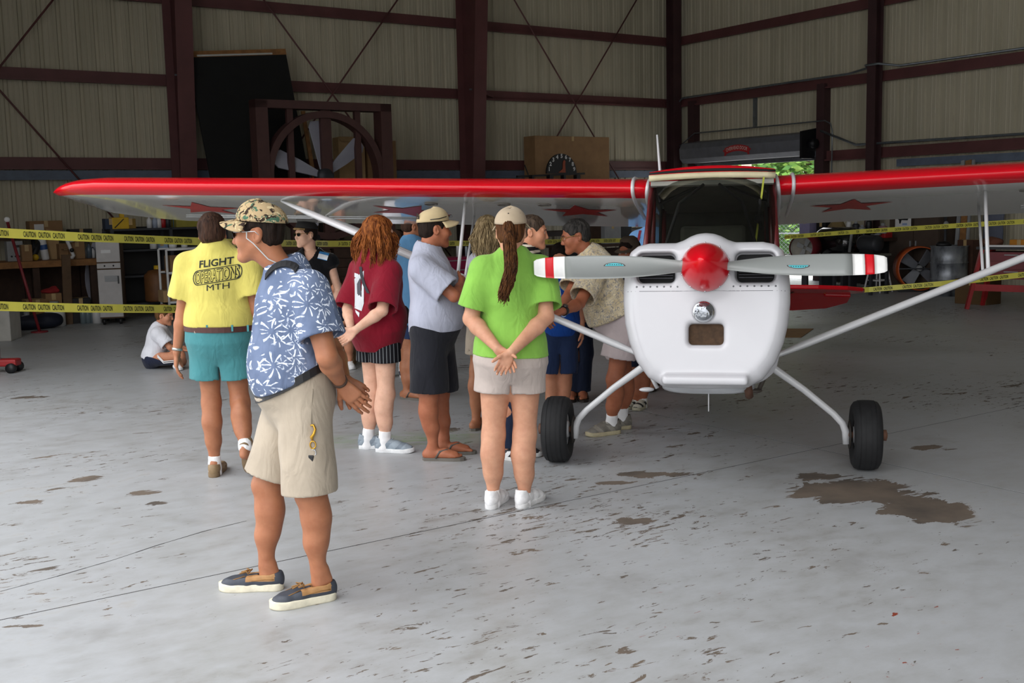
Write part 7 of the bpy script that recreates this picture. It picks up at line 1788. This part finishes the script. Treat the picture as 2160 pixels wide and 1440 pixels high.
# bench beside the door
a0 = onright(1715, 560, 1.2); a1 = onright(1868, 560, 1.2); c = (a0 + a1) / 2; Lb = np.linalg.norm((a1 - a0)[:2]); t = thing('side_bench', 'dark workbench by the coiling door on the right wall', 'workbench', (c[0], c[1], 0), RZR); ZR = .98
b = MB(); b.box((0, .1, ZR - .04), (Lb + .3, .8, .06)); b.build('bench_top', M_DWOOD, t)
for x in (-Lb / 2, Lb / 2):
    for y in (-.25, .42): b = MB(); b.box((x, y, (ZR - .07) / 2), (.08, .08, ZR - .07)); b.build('leg', M_DGREY, t)
b = MB(); b.box((0, .45, .5), (Lb, .02, .9)); b.build('back_board', M_BLKP, t)
def onrb(px, z=ZR, s=1.2): q = onright(px, 500, s); return (q[0], q[1], z - .01)
carton(onrb(1705), (.26, .24, .36), 'pale lilac carton at the door end of the right bench', rz=RZR, m=mat('lilac_card', '#8d87a8', .8)); carton(onrb(1738), (.22, .2, .30), 'black box on the right bench beside the lilac carton', rz=RZR, m=M_BLKP, name='equipment_box')
t = thing('sack', 'slumped tan sack on the right bench', 'sack', onrb(1765), RZR); S = SDF(); S.ell((0, 0, .14), (.20, .15, .17), None, .02); S.ell((.02, 0, .30), (.10, .09, .10), None, .05); S.plane((0, 0, 0), (0, 0, -1)); S.disp = folds(5, .012, 26, (1, 1, 1)); V, F = S.mesh(.015); obj('sackcloth', mesh('sackcloth', V, F, mat('tan_sackcloth', '#7d6a45', .9), True), t)
for i, (px, r, h, m_, lab) in enumerate(((1790, .05, .30, M_WHITEP, 'white bottle on the right bench beside the tan sack'), (1805, .07, .26, M_DGREY, 'dark tin on the right bench'), (1818, .06, .20, M_GREYP, 'grey tin with shiny lid on the right bench'), (1832, .06, .32, M_BLKP, 'tall black bottle on the right bench'), (1862, .08, .22, mat('rose_tin', '#8d6a70', .6), 'rose-coloured tin at the far end of the right bench'))): can(onrb(px), r, h, lab, m_, M_GREYP, 'tin', 'tin')
t = thing('bench_vise', 'red bench vise clamped to the end of the right bench', 'vise', onrb(1868, ZR, 1.35), RZR); b = MB(); b.box((0, 0, .05), (.14, .22, .10)); b.build('vise_base', M_REDPL, t, bevel=.012); b = MB(); b.box((0, -.12, .13), (.18, .05, .09)); b.build('jaw', M_GREYP, t); b = MB(); b.tube([(0, -.14, .07), (0, -.3, .07)], .018, 10); b.tube([(-.1, -.3, .07), (.1, -.3, .07)], .008, 8); b.build('screw_handle', M_GREYP, t)
# round air duct mouth, black tank
q = onright(1700, 540, 2.3); zq = dp(1690, 522, q[1])[2]; t = thing('duct_fan', 'round duct fan with pale open mouth by the coiling door', 'fan', (q[0], q[1], 0), .93); b = MB(); b.lathe([(.22, -.25), (.235, -.25), (.235, .3), (.18, .3)], (0, 0, zq), 32, 'x'); b.build('drum_shell', M_DRED, t); b = MB(); b.lathe([(0, .05), (.14, .02), (.218, -.22)], (0, 0, zq), 32, 'x'); b.build('inner_cone', mat('pale_cone', '#a9a59c', .5), t)
for k in range(4): b = MB(); R2 = rotx(k * math.pi / 2 + .4); b.prism([(-.03, .03), (.03, .03), (.05, .18), (-.05, .18)], -.06, -.05, 'yz', T=lambda v: R2 @ v + np.array([0, 0, zq])); b.build('blade', M_GREYP, t)
b = MB(); b.box((0, 0, (zq - .22) / 2), (.08, .08, zq - .22)); b.box((0, 0, .03), (.5, .5, .05)); b.build('stand', M_DGREY, t)
q = onright(1768, 540, 1.75); t = thing('air_tank', 'glossy black air tank lying beside the duct fan', 'tank', (q[0], q[1], 0), RZR); b = MB(); b.lathe([(0, -.48), (.16, -.46), (.27, -.38), (.30, -.30), (.30, .30), (.27, .38), (.16, .46), (0, .48)], (0, 0, .88), 28, 'x'); b.build('vessel', mat('gloss_black', '#0d0e10', .15, coat=.5), t)
for x in (-.25, .25): b = MB(); b.box((x, 0, .3), (.06, .4, .6)); b.build('saddle', M_DGREY, t)
b = MB(); b.box((-.25, -.31, .72), (.16, .01, .10)); b.build('data_plate', M_WHITEP, t)
# compressor with motor
q = onright(1815, 560, 2.2); t = thing('pump_motor', 'dark pump motor on a table beside the stool', 'motor', (q[0], q[1], 0), RZR); b = MB(); b.box((0, 0, .70), (.9, .55, .04)); b.build('table_top', mat('grey_green_top', '#5d5f55', .6), t)
for x in (-.4, .4):
    for y in (-.22, .22): b = MB(); b.box((x, y, .34), (.05, .05, .68)); b.build('leg', M_DGREY, t)
b = MB(); b.lathe([(0, -.2), (.13, -.2), (.15, -.15), (.15, .15), (.13, .2), (0, .2)], (.2, 0, .90), 24, 'x'); b.build('motor_body', M_DGREY, t); b = MB(); b.box((.2, 0, .76), (.3, .2, .08)); b.build('mount', M_BLKP, t); b = MB(); b.tube([(-.25, 0, .74), (-.2, 0, 1.08), (.05, 0, 1.12)], .03, 10); b.build('hose', M_GREYP, t)
# stool
q = rfloor(1852, 616); hs_ = dp(1852, 541, q[1])[2]; t = thing('stool', 'bar stool with white legs and round brown seat', 'stool', q, RZR); b = MB(); b.lathe([(0, hs_ - .04), (.17, hs_ - .04), (.18, hs_ - .02), (.17, hs_), (0, hs_ + .004)], n=24); b.build('seat', mat('brown_seat', '#7a4a2e', .5), t)
for i in range(4):
    a_ = math.pi / 4 + i * math.pi / 2; ca, sa = math.cos(a_), math.sin(a_); b = MB(); b.tube([(.12 * ca, .12 * sa, hs_ - .04), (.25 * ca, .25 * sa, 0)], .017, 8); b.build('leg', M_WHITEP, t)
for z in (.22, .46):
    f = .25 - .13 * z / hs_
    for i in range(4): a_ = math.pi / 4 + i * math.pi / 2; c_ = a_ + math.pi / 2; b = MB(); b.tube([(f * math.cos(a_), f * math.sin(a_), z), (f * math.cos(c_), f * math.sin(c_), z)], .011, 6); b.build('rung', M_WHITEP, t)
# orange drum fan
q = rfloor(1935, 614); r_ = 44 / 2317 * q[1] * 1.0; t = thing('drum_fan', 'orange-rimmed drum fan with grey blades standing on the floor', 'fan', q, RZR + .85); cz = dp(1932, 565, q[1])[2]
M_OR = mat('orange_enamel', '#b5501c', .45, var=.1); b = MB(); b.lathe([(r_, -.22), (r_ + .02, -.22), (r_ + .02, .22), (r_, .22), (r_, -.22)], (0, 0, cz), 40, 'y'); b.build('drum', M_OR, t)
for k in range(4):
    R2 = roty(k * math.pi / 2 + .6) @ rotz(.0); b = MB(); b.prism([(-.07, .06), (.07, .06), (.13, r_ * .88), (-.10, r_ * .92)], -.012, .012, 'xz', T=lambda v: R2 @ (rotz(.5) @ v) + np.array([0, -.08, cz])); b.build('blade', mat('fan_grey', '#6d7076', .5), t)
b = MB(); b.lathe([(0, -.16), (.05, -.16), (.06, -.12), (.06, .05), (0, .05)], (0, 0, cz), 18, 'y'); b.build('hub', M_GREYP, t); b = MB(); b.lathe([(0, .05), (.12, .05), (.12, .25), (0, .25)], (0, 0, cz), 18, 'y'); b.build('motor', M_DGREY, t); b = MB(); b.box((0, 0, .03), (.7, .35, .06)); b.build('base', M_BLKP, t)
b = MB(); b.box((0, -.2, cz), (2 * r_, .02, .02)); b.build('guard_bar', M_DGREY, t)
# steel drum
q = rfloor(2000, 622); rd = .305; hd_ = .86; t = thing('steel_drum', 'bare steel drum with rolled hoops beside the orange fan', 'drum', q, 0); b = MB(); b.lathe([(0, 0), (rd, 0), (rd, .27), (rd + .012, .285), (rd + .012, .295), (rd, .31), (rd, .55), (rd + .012, .565), (rd + .012, .575), (rd, .59), (rd, hd_ - .02), (rd + .012, hd_ - .01), (rd + .012, hd_), (rd - .01, hd_), (rd - .01, hd_ - .03), (0, hd_ - .03)], n=36)
def m_drum():
    N = NT('stained_steel'); v = N.coord(); f = N.noise(N.mapping(v, (1, 1, .5)), 5, 4).outputs['Fac']; N.color(N.ramp(f, [(.35, '#46484e'), (.5, '#8c9198'), (.7, '#a9adb2')])); N.set(rough=.42, metal=.55); return N.m
b.build('barrel', m_drum(), t); b = MB(); b.lathe([(0, hd_ - .03), (.04, hd_ - .03), (.04, hd_ - .01), (0, hd_ - .01)], (.18, 0, 0), 12); b.build('bung', M_DGREY, t); b = MB(); b.ball((-.1, .0, hd_ + .02), (.14, .1, .06)); b.build('oily_rag', M_BLKP, t)
# leaning boards and pipe
for i, (px, m_, lab, w) in enumerate(((2018, mat('pale_board', '#8d8f90', .6), 'pale metal strip leaning on the right wall behind the drum', .07), (2030, M_WOOD, 'brown timber board leaning on the right wall', .12), (2040, mat('pale_board', '#8d8f90'), 'second pale metal strip leaning beside the timber board', .05))):
    f0 = onright(px - 6, 560, 1.0); f1 = onright(px + 12, 400, .25); t = thing('leaning_board', lab, 'board', (f0[0], f0[1], 0), 0); b = MB(); d0 = f1 - np.array([f0[0], f0[1], 0]); b.bar((0, 0, .01), tuple(d0 * np.array([1, 1, 0]) + np.array([0, 0, 2.35])), w, .03, up=(U[0], U[1], 0)); b.build('board', m_, t)
q = onright(1992, 560, .9); t = thing('standpipe', 'thin upright pipe with pale valve behind the drum', 'pipe', (q[0], q[1], 0), 0); b = MB(); b.tube([(0, 0, 0), (0, 0, 1.45)], .028, 10); b.build('pipe', M_DGREY, t); b = MB(); b.ball((0, -.03, 1.2), (.05, .04, .07)); b.build('valve', M_GREYP, t)
# grey coat hanging on wall, right table with red legs, tool cabinet
q = onright(2095, 490, .35); t = thing('hanging_coat', 'grey overall hanging on the right wall', 'clothing', (q[0], q[1], 0.9), RZR); S = SDF(); S.ec((0, 0, .02), (0, 0, .55), (.19, .06), (.20, .07), (1, 0, 0)); S.ec((0, 0, .55), (0, 0, .72), (.20, .07), (.08, .05), (1, 0, 0)); S.disp = folds(8, .015, 18, (1, 1, .2)); V, F = S.mesh(.02); obj('coat_cloth', mesh('coat_cloth', V, F, mat('slate_cloth', '#5a5f6e', .9), True), t); b = MB(); b.box((0, .08, .74), (.08, .12, .05)); b.build('peg', M_DGREY, t)
q = rfloor(2130, 652); t = thing('red_stand', 'red steel tool stand with splayed legs at the right edge', 'stand', q, RZR + .25); zt_ = .92
b = MB(); b.box((.05, .1, zt_), (1.0, .6, .04)); b.build('stand_top', M_BLKP, t); b = MB(); b.box((.0, -.17, zt_ + .03), (.55, .05, .035)); b.build('steel_rule', M_WHITEP, t)
for x in (-.38, .35):
    for y, dy in ((-.15, -.12), (.35, .1)): b = MB(); b.bar((x, y, zt_ - .02), (x + (-.16 if x < 0 else .05), y + dy, 0), .07, .05); b.build('leg', M_REDPL, t)
b = MB(); b.box((.0, -.22, .33), (.9, .03, .10)); b.build('cross_rail', M_REDPL, t); b = MB(); b.box((.05, .1, .66), (.75, .5, .40)); cs = b.build('drawer_case', M_DRED, t)
for i in range(3): b = MB(); b.box((.05, -.16, .54 + i * .125), (.70, .02, .11)); d_ = b.build('drawer', M_DRED, cs); b = MB(); b.box((.05, -.175, .57 + i * .125), (.2, .012, .015)); b.build('drawer_pull', M_GREYP, d_)
w_ = rotz(RZR + .25)
carton(q + w_ @ np.array([.12, .1, zt_ + .02]), (.30, .2, .10), 'orange parts box on top of the red tool stand', rz=RZR, m=mat('amber_box', '#b5761c', .6), name='parts_box')
t = thing('rag_pile', 'brown rag pile at the left end of the red tool stand top', 'rags', q + w_ @ np.array([-.33, .15, zt_ + .02]), RZR); S = SDF(); S.ell((0, 0, .05), (.17, .14, .09), None, .02); S.disp = folds(23, .02, 34, (1, 1, 1)); S.plane((0, 0, 0), (0, 0, -1)); V, F = S.mesh(.015); obj('cloth', mesh('cloth', V, F, mat('brown_rag', '#5f3a2a', .9), True), t)
t = thing('paper_pile', 'loose white papers and tools heaped on the red tool stand', 'papers', q + w_ @ np.array([.42, .1, zt_ + .02]), RZR)
for i in range(4): b = MB(); b.box((.03 * i - .04, .02 * i, .012 + .012 * i), (.26, .2, .01), rz=.4 * i); b.build('sheet', M_WHITEP, t)
q2 = rfloor(2160, 660); t = thing('tool_cabinet', 'black drawer cabinet with pale handles at the right edge', 'tool chest', (q2[0] + .42, q2[1] + .05, 0), RZR + .25); b = MB(); b.box((0, 0, .52), (.6, .5, .86)); b.build('case', M_BLKP, t, bevel=.01)
for i in range(6): b = MB(); b.box((0, -.26, .16 + i * .14), (.56, .02, .125)); d_ = b.build('drawer', M_DGREY, t); b = MB(); b.box((0, -.275, .21 + i * .14), (.5, .012, .015)); b.build('drawer_pull', M_WHITEP, d_)
for x in (-.24, .24):
    for y in (-.2, .2): b = MB(); b.lathe([(0, -.02), (.055, -.02), (.055, .02), (0, .02)], (x, y, .055), 12, 'x'); b.build('caster', M_BLKP, t)
q = rfloor(2062, 640); carton(q, (.55, .4, .40), 'brown floor carton between the drum and the red stand', rz=RZR, m=mat('dark_carton', '#5a4326', .85))
q = onright(2045, 560, 1.2); carton((q[0], q[1], .0), (.3, .3, .95), 'tall rust-coloured carton behind the steel drum', rz=RZR, m=mat('rust_carton', '#4a2f22', .85))
t = thing('floor_mat', 'flat sheet of brown cardboard lying on the floor behind the aircraft', 'cardboard', (*gp(1672, 702)[:2], 0.0), RZ); b = MB(); b.prism([(*(rotz(-RZ) @ (gp(x, y) - gp(1672, 702)))[:2],) for x, y in ((1590, 712), (1690, 712), (1716, 694), (1600, 694))], .003, .009); b.build('sheet', M_CARD, t)
# tie-down rope of the tail
r0 = G_((.62, 4.9, .70)); r1 = gp(1640, 662); pts = [r0, r0 * .6 + r1 * .4 + UP * -.02, r0 * .3 + r1 * .7 - UP * .02, r1]; t = thing('tie_rope', 'dark tie-down rope with knot hanging from the red tailplane', 'rope', (r1[0], r1[1], 0), 0); b = MB(); b.tube([p - np.array([r1[0], r1[1], 0]) for p in pts], .012, 6); b.build('cord', M_BLKP, t); b = MB(); b.ball(pts[2] - np.array([r1[0], r1[1], 0]), (.06, .04, .05)); b.build('knot', M_BLKP, t)

# ---- caution tape
M_CT = mat('caution_tape_yellow', '#dcd65c', .35, var=.05); M_CTX = mat('caution_tape_ink', '#2a2c1e', .6)
def ctape(label, pts, w=.076, drop=0.0, start=.05):
    P3 = [dp(*p) for p in pts]; seg = [0.0]
    for a, c in zip(P3[:-1], P3[1:]): seg.append(seg[-1] + np.linalg.norm(c - a))
    Lt = seg[-1]; P3 = np.array(P3); at = lambda s: np.array([np.interp(s, seg, P3[:, k]) for k in range(3)])
    o = thing('caution_tape', label, 'tape', P3[0]); n = int(Lt / .25); V = []; F = []
    for i in range(n + 1): c = at(Lt * i / n); V += [c - UP * w / 2, c + UP * w / 2 + np.array([0, .004 * math.sin(i), 0])]
    F = [(2 * i, 2 * i + 2, 2 * i + 3, 2 * i + 1) for i in range(n)]; obj('ribbon', mesh('ribbon', V, F, M_CT), o, world=True)
    tv, tf = text_mesh('CAUTION', .062, offset=.0012); tw = np.ptp(tv[:, 0]); tv = tv - (tv.max(0) + tv.min(0)) / 2; tv = tv * np.array([.125 / tw, 1, 1]); s = start; k = 0
    while s < Lt - .1:
        c = at(s); d = unit(at(s + .05) - at(s - .05)); nr = unit(np.cross(d, UP))
        V = [c + d * x + UP * y + nr * .003 for x, y, _ in tv]; obj('tape_word', mesh('tape_word', V, tf, M_CTX), o, world=True); k += 1; s += .15 if k % 3 else .27
    return o
ctape('upper yellow caution tape strung across the left side at head height', [(-80, 486, 8.3), (0, 491, 8.6), (200, 501, 9.5), (420, 509, 10.9), (500, 512, 11.6), (700, 514, 13.6), (1000, 513, 16.4), (1300, 507, 19.6), (1420, 504, 20.8)])
ctape('lower yellow caution tape strung across the left side at knee height', [(-80, 641, 8.3), (0, 646, 8.6), (200, 650, 9.5), (420, 652, 10.9), (600, 651, 12.2), (780, 650, 13.6)])
ctape('upper yellow caution tape strung along the right wall', [(1655, 500, 20.0), (1800, 489, 18.9), (2000, 477, 17.4), (2240, 462, 15.8)])
ctape('lower yellow caution tape strung along the right wall', [(1600, 622, 15.8), (1700, 616, 16.0), (1830, 611, 16.2), (2000, 597, 15.6), (2240, 570, 14.2)])

# ---- outside the coiling door
def outp(px, py, Y): return dp(px, py, Y)
M_LEAF = [mat('leaf_green_a', '#5f8a36', .7, var=.3, scale=3), mat('leaf_green_b', '#42702c', .7, var=.3, scale=3), mat('leaf_green_c', '#7fa048', .7, var=.3, scale=3)]; M_BARK = mat('bark', '#5b4a3a', .9, var=.3)
def tree(px, Y, h, r, label, seed):
    q = dp(px, 470, Y); t = thing('tree', label, 'tree', (q[0], q[1], -.2), 0, 'trees beyond the coiling door'); rn = np.random.RandomState(seed)
    b = MB(); b.tube([(0, 0, 0), (.1, 0, h * .3), (0, .1, h * .7)], [.22, .17, .08], 8)
    for k in range(5): a = rn.uniform(0, 6.28); b.tube([(0, 0, h * (.3 + .08 * k)), (r * .5 * math.cos(a), r * .5 * math.sin(a), h * (.5 + .08 * k))], [.08, .03], 6)
    b.build('trunk', M_BARK, t); n = 2600; V = []; F = []
    cl = rn.normal(size=(26, 3)) * np.array([r * .45, r * .45, h * .2]) + np.array([0, 0, h * .58])
    for i in range(n):
        c = cl[i % 26] + rn.normal(size=3) * r * .16; a, e = rn.uniform(0, 6.28), rn.uniform(-.8, .8); d1_ = np.array([math.cos(a), math.sin(a), e * .5]); d2_ = unit(np.cross(d1_, rn.normal(size=3))); s_ = rn.uniform(.10, .20); k = len(V)
        V += [c - d1_ * s_, c + d2_ * s_ * .45, c + d1_ * s_, c - d2_ * s_ * .45]; F.append((k, k + 1, k + 2, k + 3))
    tag(obj('foliage', mesh('foliage', V, F, M_LEAF, False, rn.randint(0, 3, len(F))), t), kind='stuff')
for i, (px, Y, h, r) in enumerate(((1560, 42, 5.2, 2.6), (1650, 45, 6.5, 3.2), (1700, 40, 5.6, 2.6), (1610, 50, 7.5, 3.4), (1745, 46, 6.5, 3.0), (1500, 48, 6.0, 3.0))):
    tree(px, Y, h, r, ('broad green tree beyond the coiling door, left of the lamp post', 'tallest green tree seen through the coiling door', 'green tree at the right side of the door opening', 'far green tree behind the others outside the door', 'green tree mostly hidden by the right door post', 'green tree mostly hidden by the left door post')[i], i + 3)
h0 = dp(1520, 470, 66); t = thing('outbuilding', 'white outbuilding with pink roof edge seen through the door', 'building', (h0[0], h0[1], -.2), .3); b = MB(); b.box((0, 0, 2.6), (9, 6, 5.2)); b.build('walls', mat('white_render', '#dcdcd8', .8), t); b = MB(); b.box((0, 0, 5.3), (9.6, 6.6, .4)); b.build('roof_edge', mat('pink_fascia', '#b58a80', .8), t); b = MB(); b.box((1.5, -3.02, 3.0), (1.2, .05, 1.2)); b.build('window', M_DGREY, t)
h0 = dp(1574, 470, 34); t = thing('concrete_post', 'square concrete post outside the coiling door', 'post', (h0[0], h0[1], -.2), 0); b = MB(); b.box((0, 0, 2.2), (.26, .26, 4.4)); b.build('shaft', mat('post_concrete', '#b3aba0', .85), t); b = MB(); b.box((0, 0, 4.45), (.36, .36, .12)); b.build('capital', mat('post_concrete', '#b3aba0'), t)
f0 = dp(1500, 520, 33); f1 = dp(1860, 510, 31); fn = thing('chain_link_fence', 'chain-link fence crossing outside the coiling door', 'fence', (f0[0], f0[1], -.2)); dv = (f1 - f0) * np.array([1, 1, 0]); FL = np.linalg.norm(dv); dv /= FL
for i in range(6): b = MB(); c = dv * FL * i / 5; b.tube([(c[0], c[1], 0), (c[0], c[1], 1.7)], .035, 8); b.build('post', M_GALV, fn)
for z in (.2, 1.65, .95): b = MB(); b.tube([(0, 0, z), tuple(dv * FL + np.array([0, 0, z]))], .025, 6); b.build('rail', M_GALV, fn)
b = MB(); n = int(FL / .12)
for i in range(n):
    for sg in (1, -1): a_ = dv * (i * .12); e_ = dv * np.clip(i * .12 + sg * 1.45, 0, FL); k_ = abs(np.clip(i * .12 + sg * 1.45, 0, FL) - i * .12) / 1.45; b.tube([(a_[0], a_[1], .2), (e_[0], e_[1], .2 + 1.45 * k_)], .004, 3, cap=False)
tag(b.build('mesh_wire', M_GALV, fn), kind='stuff')
h0 = dp(1640, 500, 39); t = thing('hedge', 'low green hedge behind the chain-link fence', 'hedge', (h0[0], h0[1], -.2)); rn = np.random.RandomState(77); V = []; F = []
for i in range(5200):
    c = np.array([rn.uniform(-7, 7), rn.uniform(-.6, .6), rn.uniform(0.2, 2.0)]); a_ = rn.uniform(0, 6.28); d1_ = np.array([math.cos(a_), math.sin(a_), rn.uniform(-.6, .6)]); d2_ = unit(np.cross(d1_, rn.normal(size=3))); s_ = rn.uniform(.07, .15); k = len(V); V += [c - d1_ * s_, c + d2_ * s_ * .5, c + d1_ * s_, c - d2_ * s_ * .5]; F.append((k, k + 1, k + 2, k + 3))
tag(obj('foliage', mesh('foliage', V, F, M_LEAF, False, rn.randint(0, 3, len(F))), t), kind='stuff')
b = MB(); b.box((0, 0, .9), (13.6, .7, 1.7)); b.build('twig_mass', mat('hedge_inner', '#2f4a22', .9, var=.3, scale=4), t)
